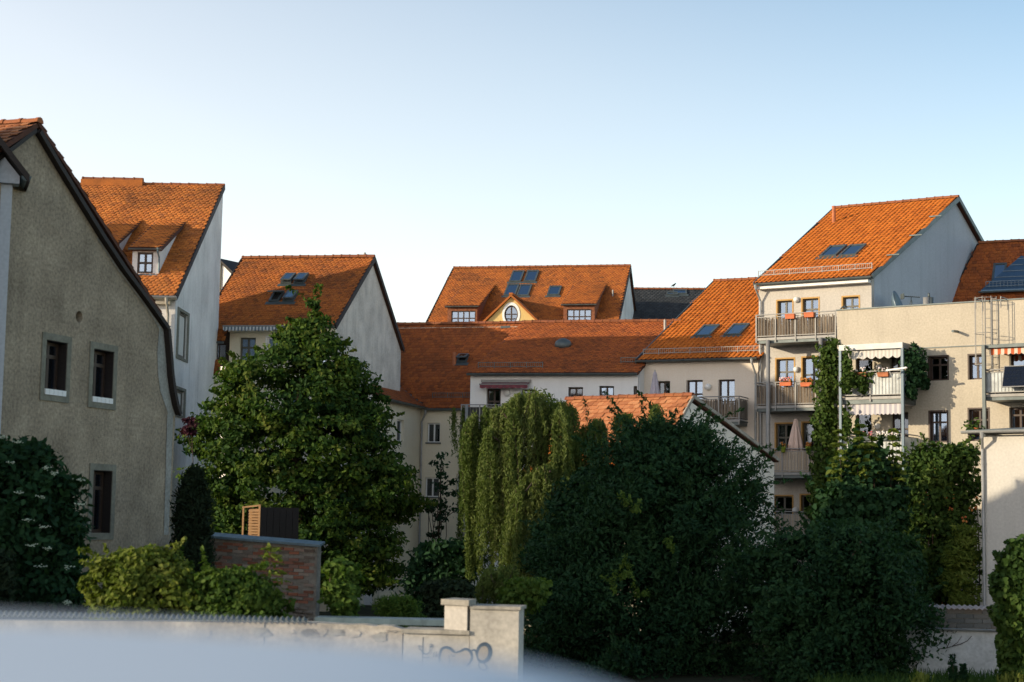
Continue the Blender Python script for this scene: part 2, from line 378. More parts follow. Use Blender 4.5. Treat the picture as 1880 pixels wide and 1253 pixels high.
def inpoly(x, y, poly):
    c = np.zeros(len(x), bool); n = len(poly)
    for i in range(n):
        x0, y0 = poly[i]; x1, y1 = poly[(i + 1) % n]
        with np.errstate(divide='ignore', invalid='ignore'):
            t = ((y0 > y) != (y1 > y)) & (x < (x1 - x0) * (y - y0) / (y1 - y0 + 1e-12) + x0)
        c ^= t
    return c
def tile_template(kind, wd, e):
    if kind == 'beaver':
        h = wd * 0.5 - 0.004; L = e * 1.35; n0 = 0.034
        b = [(-h, 0.16 * wd), (-0.3 * wd, 0.04 * wd), (0, 0), (0.3 * wd, 0.04 * wd), (h, 0.16 * wd)]
        top = [(x, y, n0 * (1 - y / L) + 0.008) for x, y in b] + [(h, L, 0.008), (-h, L, 0.008)]
        low = [(x, y, n0 * (1 - y / L) - 0.012) for x, y in b]
        return np.array(top + low), [(0, 1, 2, 3, 4, 5, 6)] + [(i + 7, i + 8, i + 1, i) for i in range(4)]
    L = e * 1.12; n0 = 0.03; xs = [-0.5, -0.28, -0.05, 0.16, 0.34, 0.5]; ns = [0.006, 0.0, 0.006, 0.034, 0.042, 0.012]
    xs = [x * (wd - 0.006) for x in xs]; k = len(xs)
    bot = [(x, 0, n + n0) for x, n in zip(xs, ns)]; tp = [(x, L, n + 0.002) for x, n in zip(xs, ns)]; low = [(x, 0, n + n0 - 0.024) for x, n in zip(xs, ns)]
    return np.array(bot + tp + low), [(i, i + 1, i + k + 1, i + k) for i in range(k - 1)] + [(i + 2 * k, i + 2 * k + 1, i + 1, i) for i in range(k - 1)]
def slope(H, name, o, sd, td, tan, z0, poly, kind='beaver', wd=0.18, e=0.165, mat=None, cut=(), single=False, deck='deck', thick=0.12, label=None, wob=0.004):
    """one roof slope. plan frame: origin o, sd along the eave, td up the slope; poly in (s, t_plan). tiles lie on a deck slab"""
    o = Vector((o[0], o[1], 0)); sd = Vector((sd[0], sd[1], 0)); td = Vector((td[0], td[1], 0))
    k = math.sqrt(1 + tan * tan); up = (td + Vector((0, 0, tan))) / k; nn = sd.cross(up)
    if nn.z < 0: nn = -nn
    def pt(s, t): q = o + sd * s + td * t; return Vector((q.x, q.y, z0 + t * tan))
    m = MB(); m.prism([pt(*q) for q in poly], -nn * thick)
    ob = m.build(name, M[deck], H, label=label)
    import bmesh
    bm = bmesh.new(); bm.from_mesh(ob.data); bmesh.ops.recalc_face_normals(bm, faces=bm.faces); bm.to_mesh(ob.data); bm.free()
    if kind:
        ss = [q[0] for q in poly]; ts = [q[1] * k for q in poly]
        rows = np.arange(min(ts) + 0.0, max(ts) - 0.05, e); cols = np.arange(min(ss) + wd / 2, max(ss), wd)
        S, T = np.meshgrid(cols, rows); 
        if kind == 'beaver': S = S + (np.arange(len(rows)) % 2)[:, None] * wd / 2
        S = S.ravel(); T = T.ravel()
        ok = inpoly(S, (T + 0.06) / k, poly)
        for c in cut: ok &= ~inpoly(S, (T + e * 0.4) / k, c)
        S = S[ok]; T = T[ok]; N = len(S)
        tv, tf = tile_template(kind, wd, e)
        j = RNG.normal(0, wob, (N, 3))
        A = np.array(sd); B = np.array(up); C = np.array(nn); O = np.array(pt(0, 0)); 
        if single:
            me = None
            tv2 = tv
            base = MB(); base.add([tuple(A * v[0] + B * v[1] + C * v[2]) for v in tv2], tf)
            first = base.build('roof_tile', mat, ob)
            for i in range(N):
                q = first if i == 0 else first.copy()
                if i: COL.objects.link(q); q.parent = ob
                q.location = O + A * (S[i] + j[i, 0]) + B * (T[i] + j[i, 1]) + C * (0.004 + abs(j[i, 2]))
        else:
            loc = tv[None] + np.stack([S + j[:, 0], T + j[:, 1] * 1.5, np.abs(j[:, 2])], 1)[:, None, :]
            tilt = RNG.normal(0, 0.012, N)
            loc[:, :, 2] += tv[None, :, 0] * tilt[:, None]
            V = O + loc[..., 0:1] * A + loc[..., 1:2] * B + loc[..., 2:3] * C
            tint = np.clip(RNG.normal(0.5, 0.24, N), 0, 1)
            rep_mesh('tiles', V, tf, tint, mat, ob, kind='stuff')
    ob_frame = (o, sd, td, up, nn, k, pt)
    return ob, ob_frame
def ridge_tiles(parent, p, q, mat, step=0.36, r=0.13):
    p = Vector(p); q = Vector(q); d = (q - p); L = d.length; d.normalize()
    a = d.cross(Vector((0, 0, 1))).normalized(); b = a.cross(d)
    m = MB(); seg = 6; n = []
    for x, rr in ((0, r * 1.12), (step * 0.14, r * 1.12), (step * 0.15, r), (step * 1.12, r * 0.94)):
        n.append([d * x + a * math.cos(math.pi * i / seg) * rr + b * (math.sin(math.pi * i / seg) * rr) for i in range(seg + 1)])
    vs = [v for r_ in n for v in r_]; w_ = seg + 1
    fs = [(i * w_ + k, i * w_ + k + 1, (i + 1) * w_ + k + 1, (i + 1) * w_ + k) for i in range(3) for k in range(seg)]
    m.add(vs, fs + [tuple(range(w_))])
    f = m.build('ridge_tile', mat, parent, smooth=False)
    N = max(1, int(L / step))
    for i in range(N):
        o = f if i == 0 else f.copy()
        if i: COL.objects.link(o); o.parent = parent
        o.location = p + d * (i * L / N) + Vector((0, 0, random.uniform(-0.008, 0.008) - 0.02))
def cutbox(frame, s0, s1, t0, t1): # in plan t
    return [(s0, t0), (s1, t0), (s1, t1), (s0, t1)]
def fhit(fr, frame, px, py):       # pixel -> (s, slope-length t) on a slope of house frame fr
    o, sd, td, up, nn, k, pt = frame
    d = ray(px, py); e = EYE - fr.o
    D = Vector((d @ fr.d, d @ fr.n, d[2])); E = Vector((e @ fr.d, e @ fr.n, EYE[2]))
    O = pt(0, 0); t = (O - E).dot(nn) / D.dot(nn); q = E + D * t - O
    return q.dot(sd), q.dot(up)
def skylight(H, frame, s, t, wd, ln, open_=0.0, mat_f='dark_zinc', glass='roof_glass'):
    """roof window lying on the slope: centre at s, t (t measured up the slope)"""
    o, sd, td, up, nn, k, pt = frame
    c = pt(0, 0) + sd * s + up * t + nn * 0.045
    mw = Matrix((( sd.x, up.x, nn.x, c.x), (sd.y, up.y, nn.y, c.y), (sd.z, up.z, nn.z, c.z), (0, 0, 0, 1)))
    a, b = wd / 2, ln / 2; f = 0.09
    m = MB()
    m.box(-a, a, -b, -b + f, -0.05, 0.07); m.box(-a, a, b - f, b, -0.05, 0.08)
    m.box(-a, -a + f, -b + f, b - f, -0.05, 0.072); m.box(a - f, a, -b + f, b - f, -0.05, 0.072)
    m.box(-a - 0.1, a + 0.1, -b - 0.22, -b - 0.001, -0.06, 0.012); m.box(-a + f, a - f, -b + f, b - f, -0.25, -0.22)
    ob = m.build('skylight', M[mat_f], H); ob.matrix_local = mw
    g = MB(); g.box(-a + f, a - f, -b + f, b - f, 0.03, 0.045)
    if open_:
        hb = MB(); hb.box(-a + f, a - f, -b + f, b - f, 0.0, 0.02); hb.build('opening', M['shade_black'], ob)  # dark plate stands in for the shaded hole, the roof is uncut
        fr_ = MB(); fr_.box(-a, a, -b, -b + f, 0, 0.05); fr_.box(-a, a, b - f, b, 0, 0.05); fr_.box(-a, -a + f, -b + f, b - f, 0, 0.05); fr_.box(a - f, a, -b + f, b - f, 0, 0.05)
        sa = fr_.build('sash', M[mat_f], ob); gg = g.build('pane', M[glass], ob)
        for x in (sa, gg): x.matrix_local = Matrix.Translation((0, b, 0.06)) @ Matrix.Rotation(-open_, 4, 'X') @ Matrix.Translation((0, -b, 0))
    else:
        g.build('pane', M[glass], ob)
    return ob
def window(H, o2, e2, r, frame='brown_frame', nx=2, rows=(0.66,), depth=0.14, fw=0.07, glass='glass', surround=None, sill=None, curtain=0, outer=None, blind=False, ow=0.16, outdepth=False):
    """window in the opening r = (a0, a1, z0, z1) of the wall that starts at plan point o2 and runs along e2"""
    a0, a1, z0, z1 = r; rz = math.atan2(e2[1], e2[0])
    m = MB(); y0, y1 = depth, depth + 0.07
    m.box(a0, a0 + fw, y0, y1, z0, z1); m.box(a1 - fw, a1, y0, y1, z0, z1)
    m.box(a0 + fw, a1 - fw, y0, y1, z0, z0 + fw); m.box(a0 + fw, a1 - fw, y0, y1, z1 - fw, z1)
    xs = [a0 + fw + (a1 - a0 - 2 * fw) * i / nx for i in range(nx + 1)]
    zs = [z0 + fw] + [z0 + (z1 - z0) * q for q in rows] + [z1 - fw]
    mw = fw * 0.55
    for x in xs[1:-1]: m.box(x - mw, x + mw, y0 - 0.006, y1 - 0.004, z0 + fw, z1 - fw)
    for z in zs[1:-1]: m.box(a0 + fw, a1 - fw, y0 - 0.012, y1 - 0.008, z - mw * 0.9, z + mw * 0.9)
    ob = m.build('window', M[frame], H, loc=(o2[0], o2[1], 0), rz=rz)
    for i in range(nx):
        for j in range(len(zs) - 1):
            p = MB(); p.box(xs[i], xs[i + 1], y0 + 0.03, y0 + 0.042, zs[j], zs[j + 1]); p.build('pane', M['blind' if blind else glass], ob)
    rm = MB(); d0, d1 = y0 + 0.075, y0 + 0.7; e_ = 0.01
    if outdepth: d0, d1 = y0 - 0.7, y0 - 0.005
    A_ = [(a0 + e_, d0, z0 + e_), (a1 - e_, d0, z0 + e_), (a1 - e_, d0, z1 - e_), (a0 + e_, d0, z1 - e_)]; B_ = [(x, d1, z) for x, _, z in A_]
    rm.add(A_ + B_, [(4, 5, 6, 7), (0, 1, 5, 4), (1, 2, 6, 5), (2, 3, 7, 6), (3, 0, 4, 7)] if not outdepth else [(0, 1, 2, 3), (0, 1, 5, 4), (1, 2, 6, 5), (2, 3, 7, 6), (3, 0, 4, 7)])
    if not blind: rm.build('room_shade_box', M['shade_black'], ob)  # near-black box behind the glass stands in for the unlit room
    if curtain:
        c = MB(); ww = (a1 - a0) * 0.3
        for (x0, x1) in (((a0, a0 + ww), (a1 - ww, a1)) if curtain == 1 else ((a0, a1),) if curtain == 2 else ((a0, a0 + ww),)):
            for k in range(6):
                t0, t1 = x0 + (x1 - x0) * k / 6, x0 + (x1 - x0) * (k + 1) / 6
                d0, d1 = (0.25, 0.31) if k % 2 else (0.31, 0.25)
                c.quad((t0, y0 + d0, z0 + 0.02), (t1, y0 + d1, z0 + 0.02), (t1, y0 + d1, z1), (t0, y0 + d0, z1))
        c.build('curtain', M['curtain'], ob)
    if surround:
        s = MB(); t = 0.05
        s.box(a0 - t, a0 + 0.012, -0.012, y0 - 0.002, z0, z1 + t); s.box(a1 - 0.012, a1 + t, -0.012, y0 - 0.002, z0, z1 + t)
        s.box(a0 + 0.012, a1 - 0.012, -0.012, y0 - 0.002, z1 - 0.012, z1 + t); s.build('casing', M[surround], ob)
    if outer:
        s = MB(); t = ow
        s.box(a0 - t, a0 - 0.004, -0.03, 0.05, z0 - t, z1 + t); s.box(a1 + 0.004, a1 + t, -0.03, 0.05, z0 - t, z1 + t)
        s.box(a0 - 0.004, a1 + 0.004, -0.03, 0.05, z1 + 0.004, z1 + t); s.box(a0 - 0.004, a1 + 0.004, -0.03, 0.05, z0 - t, z0 - 0.004)
        s.build('stone_surround', M[outer], ob)
    if sill:
        s = MB(); s.box(a0 - 0.05, a1 + 0.05, -0.09, y0 - 0.003, z0 - 0.05, z0 + 0.004); s.build('sill', M[sill], ob)
    return ob
def gutter(H, p, q, mat='zinc', r=0.075, name='gutter'):
    p = Vector(p); q = Vector(q); d = (q - p).normalized(); a = d.cross(Vector((0, 0, 1))).normalized()
    m = MB(); seg = 7; ring = []
    for c in (p, q):
        for rr in (r, r * 0.86):
            ring.append([c + a * math.cos(math.pi * (1 + i / seg)) * rr + Vector((0, 0, math.sin(math.pi * (1 + i / seg)) * rr)) for i in range(seg + 1)])
    vs = [v for R_ in ring for v in R_]; w_ = seg + 1
    fs = [(k, k + 1, 2 * w_ + k + 1, 2 * w_ + k) for k in range(seg)] + [(w_ + k + 1, w_ + k, 3 * w_ + k, 3 * w_ + k + 1) for k in range(seg)]
    fs += [(0, w_, 3 * w_, 2 * w_), (seg, 2 * w_ + seg, 3 * w_ + seg, w_ + seg)]
    fs += [tuple(range(w_)), tuple(2 * w_ + i for i in reversed(range(w_)))]
    m.add(vs, fs); m.tube([p + a * r, q + a * r], 0.012, 5); m.tube([p - a * r, q - a * r], 0.012, 5)
    return m.build(name, M[mat], H)
def downpipe(H, top, knee, bottom, mat='zinc', r=0.045):
    t, k, b = Vector(top), Vector(knee), Vector(bottom)
    m = MB(); m.tube([t, t - Vector((0, 0, 0.12)), k, b], r, 8)
    m.tube([t + Vector((0, 0, 0.03)), t - Vector((0, 0, 0.16))], [r * 1.7, r], 8)
    z = k.z - 0.4
    while z > b.z: m.tube([(k.x + (b.x - k.x) * 0, k.y, z), (k.x, k.y, z - 0.04)], r * 1.25, 8); z -= 1.6
    return m.build('downpipe', M[mat], H, smooth=False)
def snow_guard(H, frame, s0, s1, t, mat='galv', h=0.22, gap=0.09):
    o, sd, td, up, nn, k, pt = frame
    O = pt(0, 0); m = MB(); g = lambda s, hh: O + sd * s + up * t + Vector((0, 0, hh + 0.05))
    m.bar(g(s0, 0.03), g(s1, 0.03), 0.025, 0.025); m.bar(g(s0, h), g(s1, h), 0.025, 0.025)
    n = int((s1 - s0) / gap)
    for i in range(n + 1):
        s = s0 + (s1 - s0) * i / n; b = 0.012 if i % 8 else 0.03
        m.bar(g(s, 0.0 if i % 8 else -0.08), g(s, h + (0.0 if i % 8 else 0.02)), b, b)
    return m.build('snow_guard', M[mat], H)

# ================================================================ THE PLACE
# ---------------------------------------------------------------- ground and street
g = MB()
nx_, ny_ = 60, 60
g.box(-900, 900, -900, 900, -0.5, 0.0)
tag(g.build('ground', M['soil']), kind='structure')
g = MB(); g.box(-60, 60, -40, 6.0, -0.2, 2.45); tag(g.build('street', M['asphalt']), kind='structure')
g = MB(); g.box(-60, 60, 6.002, 6.4, -0.4, 3.0); g.box(-60, 60, 5.95, 6.45, 3.0, 3.12)
ob = g.build('retaining_wall', M['cap']); tag(ob, 'low concrete retaining wall along the street edge above the gardens', 'wall')

def verge(H, pts, mat='dark_wood', w_=0.05, h=0.2, name='verge_board'):
    m = MB()
    for a, b in zip(pts[:-1], pts[1:]): m.bar(a, b, w_, h)
    return m.build(name, M[mat], H)

def gabled(H, fr, eL, eR, rL, rR, z0, tan, yr, yb, ov, wL, wR, mats, tile, holes=(), cut=(), zb=0.0, tanb=None, over=0.0,
           holesR=(), ridge=True, front=True, left=True, right=True, back=True, matR=None, single=False, vergemat='dark_wood', boards=True):
    """a house with its ridge along x.  roof top surface: z = z0 + y * tan up to y = yr, then down with tanb to yb"""
    wallm, tilem = mats; tanb = tan if tanb is None else tanb
    zr = z0 + yr * tan; zB = zr - (yb - yr) * tanb
    sl_ = (rL - eL) / (yr + ov); sr_ = (rR - eR) / (yr + ov)
    dt = 0.16 * math.sqrt(1 + tan * tan)
    if front:
        wall(H, 'wall', (wL, 0), (wR, 0), (0, -1), [(0, zb), (wR - wL, zb), (wR - wL, z0 - dt), (0, z0 - dt)],
             [rectpoly((h[0] - wL, h[1] - wL, h[2], h[3])) for h in holes], wallm)
    for side, wu, sk, on, mt, hl in ((-1, wL, sl_, left, None, ()), (1, wR, sr_, right, matR, holesR)):
        if not on: continue
        q = (wu + sk * yb, yb); L = math.hypot(sk * yb, yb); kk = L / yb; st = 0.302 * kk
        poly = [(st, zb), (L, zb), (L, zB - dt), (yr * kk, zr - dt), (st, z0 + 0.302 * tan - dt)]
        if yb - yr < 0.02: poly = [(st, zb), (L, zb), (L, zr - dt), (st, z0 + 0.302 * tan - dt)]
        n_ = Vector((side, -side * sk)).normalized()
        wall(H, 'gable_wall', (wu, 0), q, (n_.x, n_.y), poly, hl, mt or wallm)
    if back and yb - yr > 0.02:
        wall(H, 'back_wall', (wL + sl_ * yb + 0.31, yb), (wR + sr_ * yb - 0.31, yb), (0, 1), [(0, zb), (wR - wL + (sr_ - sl_) * yb - 0.62, zb), (wR - wL + (sr_ - sl_) * yb - 0.62, zB - dt), (0, zB - dt)], [], wallm)
    poly = [(eL, -ov), (eR, -ov), (rR, yr), (rL, yr)]
    ob, frm = slope(H, 'roof', (0, 0), (1, 0), (0, 1), tan, z0, poly, tile[0], tile[1], tile[2], tilem, cut, single)
    if yb - yr > 0.02:
        o2 = (0, yb); 
        polyb = [(rL + sl_ * (yb - yr), -0.1), (rR + sr_ * (yb - yr), -0.1), (rR, yb - yr), (rL, yb - yr)]
        slope(H, 'back_roof', o2, (1, 0), (0, -1), tanb, zB, polyb, None)
    if ridge: ridge_tiles(ob, (rL, yr, zr + 0.03), (rR, yr, zr + 0.03), M['ridge'])
    if boards:
        lift = 0.0
        for side, e_, r_, sk in ((-1, eL, rL, sl_), (1, eR, rR, sr_)):
            if (side < 0 and not left) or (side > 0 and not right): continue
            x = side * 0.03
            pts = [(e_ + x, -ov, z0 - ov * tan - 0.06), (r_ + x, yr, zr - 0.06)]
            if yb - yr > 0.02: pts.append((r_ + sk * (yb - yr) + x, yb + 0.1, zB - 0.1 * tanb - 0.06))
            verge(H, pts, vergemat)
    return ob, frm, zr

def eave_plane(fr, l, r, rl, rr, ov):
    a = fr.hit(*l, -ov); b = fr.hit(*r, -ov); c = fr.hu(*rl, a[0]); d = fr.hu(*rr, b[0])
    ze = (a[2] + b[2]) / 2
    tan = ((c[2] - ze) / (c[1] + ov) + (d[2] - ze) / (d[1] + ov)) / 2
    z0 = ze + ov * tan
    c = fr.hroof(*rl, 0, z0, tan); d = fr.hroof(*rr, 0, z0, tan)
    return a[0], b[0], c[0], d[0], z0, tan, (c[1] + d[1]) / 2
def house(name, label, fr, cat='house', group=None):
    return empty(name, label, cat, tuple(fr.o), -math.radians(fr.th), group)
def lamp(H, fr, px, py, y=0.0, r=0.13, oval=False):
    q = fr.hit(px, py, y); m = MB()
    m.lathe([(r * 0.5, -0.0), (r, 0.05), (r * 0.95, 0.1), (r * 0.6, 0.16), (0.02, 0.18)], seg=12)
    o = m.build('wall_lamp', M['lamp'], H, True); o.location = (q[0], q[1], q[2]); o.rotation_euler = (math.pi / 2, 0, 0); return o
def balcony(H, o2, e2, a0, a1, zf, depth, rail=0.98, fill='reed', brk=True, slabmat='dark_zinc', sides=(True, True), npost=3, slab=0.2):
    """balcony along the wall: floor level zf; local x along the wall, y out = negative"""
    rz = math.atan2(e2[1], e2[0]); L = a1 - a0
    m = MB(); m.box(0, L, -depth, -0.003, zf - 0.06, zf); m.box(0.03, L - 0.03, -depth + 0.03, -0.004, zf - slab, zf - 0.062)
    ob = m.build('balcony', M[slabmat], H, loc=(o2[0] + e2[0] * a0, o2[1] + e2[1] * a0, 0), rz=rz)
    lines = [((0, -depth), (L, -depth))]
    if sides[0]: lines.append(((0, -depth), (0, -0.02)))
    if sides[1]: lines.append(((L, -depth), (L, -0.02)))
    h = MB(); h.box(0, L, -depth - 0.012, -depth - 0.002, zf - 0.075, zf + 0.03)
    for p, q in lines:
        h.tube([(p[0], p[1], zf + rail), (q[0], q[1], zf + rail)], 0.024, 6)
        h.bar((p[0], p[1], zf + rail - 0.1), (q[0], q[1], zf + rail - 0.1), 0.02, 0.03)
        h.bar((p[0], p[1], zf + 0.1), (q[0], q[1], zf + 0.1), 0.02, 0.03)
    h.build('handrail', M['galv'], ob)
    for i in range(npost):
        x = L * (i / (npost - 1)); x = min(max(x, 0.02), L - 0.02); ps = MB()
        ps.bar((x, -depth - 0.03, zf - 0.16), (x, -depth - 0.03, zf + rail - 0.02), 0.05, 0.02, up=(0, 1, 0))
        ps.build('railing_post', M['galv'], ob)
    b = MB()
    for p, q in lines:
        d = math.hypot(q[0] - p[0], q[1] - p[1]); n = max(2, int(d / 0.13))
        for i in range(n + 1):
            x = p[0] + (q[0] - p[0]) * i / n; y = p[1] + (q[1] - p[1]) * i / n
            b.bar((x, y, zf + 0.1), (x, y, zf + rail - 0.1), 0.011, 0.011)
    b.build('baluster', M['galv'], ob, kind='stuff')
    if fill in ('reed', 'slats'):
        r_ = MB()
        for p, q in lines:
            d = math.hypot(q[0] - p[0], q[1] - p[1]); wd = 0.035 if fill == 'reed' else 0.075; n = int(d / wd * (1.5 if fill == 'reed' else 0.95))
            ix, iy = (0, 0.012) if p[1] == q[1] else (0.03 if p[0] == 0 else -0.03, 0)
            for i in range(n):
                t = (i + 0.5) / n; x = p[0] + (q[0] - p[0]) * t + ix; y = p[1] + (q[1] - p[1]) * t + iy
                if fill == 'reed':
                    dx = random.uniform(-0.03, 0.03); top = zf + rail - 0.12 + random.uniform(-0.12, 0.03)
                    sx, sy = ((1, 0) if p[1] == q[1] else (0, 1)); yo = random.uniform(0, 0.02)
                    r_.tube([(x, y + yo * sx, zf + 0.06), (x + sx * dx, y + yo * sx + sy * dx, top)], random.uniform(0.013, 0.024), 4, random.random())
                else:
                    sx, sy = ((1, 0) if p[1] == q[1] else (0, 1))
                    r_.bar((x, y, zf + 0.05), (x, y, zf + rail - 0.1), wd * 0.9 if sx else 0.012, 0.012 if sx else wd * 0.9, up=(0, 1, 0), tint=random.random())
        r_.build('stick_screen' if fill == 'reed' else 'slat_screen', M[fill], ob, kind='stuff')
    elif fill in ('frosted', 'dark'):
        for p, q in lines:
            gl = MB()
            gl.bar((p[0], p[1] + (0.03 if p[1] == q[1] else 0), zf + (0.1 + rail - 0.1) / 2), (q[0], q[1] + (0.03 if p[1] == q[1] else 0), zf + (0.1 + rail - 0.1) / 2), 0.012, rail - 0.22)
            gl.build('infill_panel', M['frosted' if fill == 'frosted' else 'soffit'], ob)
    return ob
def awning(H, o2, e2, a0, a1, ztop, out, drop, val, mat, scallop=0.22, amp=0.07, box_=True):
    rz = math.atan2(e2[1], e2[0]); L = a1 - a0; m = MB()
    m.add([(0, -0.1, ztop), (L, -0.1, ztop), (L, -out, ztop - drop), (0, -out, ztop - drop), (0, -0.1, ztop - 0.012), (L, -0.1, ztop - 0.012), (L, -out, ztop - drop - 0.012), (0, -out, ztop - drop - 0.012)],
          [(0, 1, 2, 3), (7, 6, 5, 4), (0, 3, 7, 4), (1, 5, 6, 2)])
    n = max(3, int(L / scallop)); k = 6
    for i in range(n):
        for j in range(k):
            x0 = L * (i + j / k) / n; x1 = L * (i + (j + 1) / k) / n
            f = lambda t: val - amp + amp * abs(math.sin(math.pi * t))
            z0, z1 = f(j / k), f((j + 1) / k)
            y0 = -out - 0.004; zt = ztop - drop
            m.quad((x0, y0, zt), (x1, y0, zt), (x1, y0 - 0.01, zt - z1), (x0, y0 - 0.01, zt - z0))
            m.quad((x0, y0 + 0.006, zt), (x0, y0 + 0.004, zt - z0), (x1, y0 + 0.004, zt - z1), (x1, y0 + 0.006, zt))
    ob = m.build('awning', M[mat], H, loc=(o2[0] + e2[0] * a0, o2[1] + e2[1] * a0, 0), rz=rz)
    b = MB()
    if box_: b.box(-0.05, L + 0.05, -0.12, -0.003, ztop + 0.005, ztop + 0.13)
    b.tube([(-0.03, -out + 0.02, ztop - drop + 0.03), (L + 0.03, -out + 0.02, ztop - drop + 0.03)], 0.03, 6)
    for x in (0.1, L - 0.1): b.bar((x, -0.08, ztop - 0.1), (x, -out + 0.03, ztop - drop - 0.02), 0.03, 0.03)
    b.build('awning_frame', M['galv'], ob)
    return ob

# ---------------------------------------------------------------- tall apartment house on the right
RF = Fr(1393, 69.4, 32.5)
R = house('apartment_house', 'tall pale apartment house with stacked balconies and a steep bright orange roof on the right', RF)
eL, eR, rL, rR, z0, tan, yr = eave_plane(RF, (1385, 519), (1600, 507), (1535, 380), (1756, 367), 0.42)
wR_ = RF.hit(1600, 540)[0]
wins = {}
for k, q in dict(t1=(1427, 552, 1455, 618), t2=(1473, 548, 1503, 600), t3=(1547, 545, 1577, 590), m1=(1425, 659, 1458, 722), m2=(1473, 656, 1510, 740),
                 l1=(1424, 778, 1457, 845), l2=(1473, 776, 1512, 862), g1=(1421, 911, 1455, 975), g2=(1470, 909, 1500, 978)).items():
    wins[k] = RF.rect(*q)
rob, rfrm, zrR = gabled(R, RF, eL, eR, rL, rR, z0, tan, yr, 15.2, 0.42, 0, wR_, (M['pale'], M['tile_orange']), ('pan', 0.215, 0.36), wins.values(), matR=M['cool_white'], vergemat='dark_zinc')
for k, r in wins.items():
    window(R, (0, 0), (1, 0), r, 'grey_frame', 2, (0.62,) if k in ('t2', 't3', 'm1', 'm2', 'l1', 'g1') else (), 0.16, surround='ochre', glass='glass_bright' if k[0] in 'tm' else 'glass', curtain=(1 if k in ('l1', 'm2') else 0), sill='cap' if k in ('t3',) else None)
gutter(R, (eL, -0.46, z0 - 0.42 * tan - 0.05), (eR, -0.46, z0 - 0.42 * tan - 0.05), 'dark_zinc', 0.08)
m = MB(); ze = z0 - 0.42 * tan; m.box(0.02, wR_ - 0.02, -0.36, -0.003, ze - 0.26, ze - 0.13); m.build('eaves_cornice', M['white'], R)
downpipe(R, (0.06, -0.46, ze - 0.12), (0.12, -0.09, ze - 0.75), (0.12, -0.09, 0.2))
for px, py in ((1463, 551), (1463, 679), (1461, 937)): lamp(R, RF, px, py)
for i, (z_, py) in enumerate(((620, 0), (746, 0), (869, 0), (985, 0))):
    zf = RF.hit(1450, z_, -1.36)[2]; a0 = RF.hit(1388, z_, -1.36)[0]; a1 = RF.hit(1536, 600, -1.36)[0] - 0.02
    if i: a0 += 0.0
    balcony(R, (0, 0), (1, 0), a0, a1, zf, 1.36, 1.0, ('reed', 'reed', 'slats', 'slats')[i], npost=5 if i < 2 else 4, sides=(True, False))
    if i == 0: BAL = (a0, a1)
    globals()['ZF%d' % i] = zf
for px in (1411, 1508):
    u = RF.hit(px, 700, -1.42)[0]; m = MB(); m.tube([(u, -1.47, 0), (u, -1.47, ZF0 - 0.08)], 0.085, 10); m.build('balcony_post', M['galv'], R, True)
for px, py in ((1530, 464), (1566, 462.5)):
    s, t = fhit(RF, rfrm, px, py); skylight(R, rfrm, s, t, 0.78, 1.5)
s0, t = fhit(RF, rfrm, 1391, 509); s1, t1 = fhit(RF, rfrm, 1601, 499); snow_guard(R, rfrm, s0 + 0.05, s1 - 0.1, 0.35)
s, t = fhit(RF, rfrm, 1531, 409); q = rfrm[6](s, t / rfrm[5]); m = MB(); m.tube([(q.x, q.y, q.z - 0.2), (q.x, q.y, q.z + 0.72)], 0.085, 10); m.tube([(q.x, q.y, q.z + 0.72), (q.x, q.y, q.z + 0.78)], 0.1, 10)
m.build('vent_pipe', M['brick_red'], R)
for px, py in ((1708, 402), (1672, 437), (1630, 473)):
    s, t = fhit(RF, rfrm, px, py); q = rfrm[6](s, t / rfrm[5]); m = MB(); m.bar((q.x - 0.05, q.y, q.z + 0.1), (q.x + 0.5, q.y, q.z + 0.1), 0.05, 0.05); m.build('roof_hook', M['dark_zinc'], R)

# ---------------------------------------------------------------- flat-roofed cream house, far right
FF = Fr(0, 0, 35, o=RF.W(RF.hit(1537, 610, -1.5)[0], -1.5))
Fh = house('flat_roofed_house', 'flat-roofed cream apartment house with a roof ladder and vine-grown balconies, far right', FF)
ztop = FF.hit(1700, 561)[2]; UE = 11.5
fw_ = {}
for k, q in dict(a1=(1706, 655, 1740, 699), a2=(1779, 652, 1806, 697), b1=(1707, 756, 1739, 813), b2=(1779, 751, 1815, 810), c1=(1855, 645, 1905, 725), c2=(1853, 748, 1890, 790),
                 d1=(1571, 658, 1602, 730), d2=(1634, 656, 1660, 730), e1=(1571, 758, 1600, 848), e2=(1636, 757, 1668, 848)).items():
    fw_[k] = FF.rect(*q)
wall(Fh, 'wall', (0, 0), (UE, 0), (0, -1), [(0, 0), (UE, 0), (UE, ztop), (0, ztop)], [rectpoly(r) for r in fw_.values()], M['cream'])
wall(Fh, 'side_wall', (0, 0.302), (0, 3.0), (-1, 0), [(0, 0), (2.7, 0), (2.7, ztop - 0.002), (0, ztop - 0.002)], [], M['cream'])
wall(Fh, 'side_wall', (UE, 0.302), (UE, 4.6), (1, 0), [(0, 0), (4.3, 0), (4.3, ztop - 0.002), (0, ztop - 0.002)], [], M['cream'])
wall(Fh, 'back_wall', (2.2, 4.6), (UE - 0.31, 4.6), (0, 1), [(0, 0), (UE - 2.51, 0), (UE - 2.51, ztop - 0.3), (0, ztop - 0.3)], [], M['cream'])
m = MB(); m.box(0.31, UE - 0.31, 0.31, 4.59, ztop - 0.55, ztop - 0.4); m.build('flat_roof', M['soffit'], Fh)
m = MB(); m.box(-0.04, UE + 0.04, -0.05, 0.34, ztop + 0.002, ztop + 0.05); m.build('parapet_cap', M['dark_zinc'], Fh)
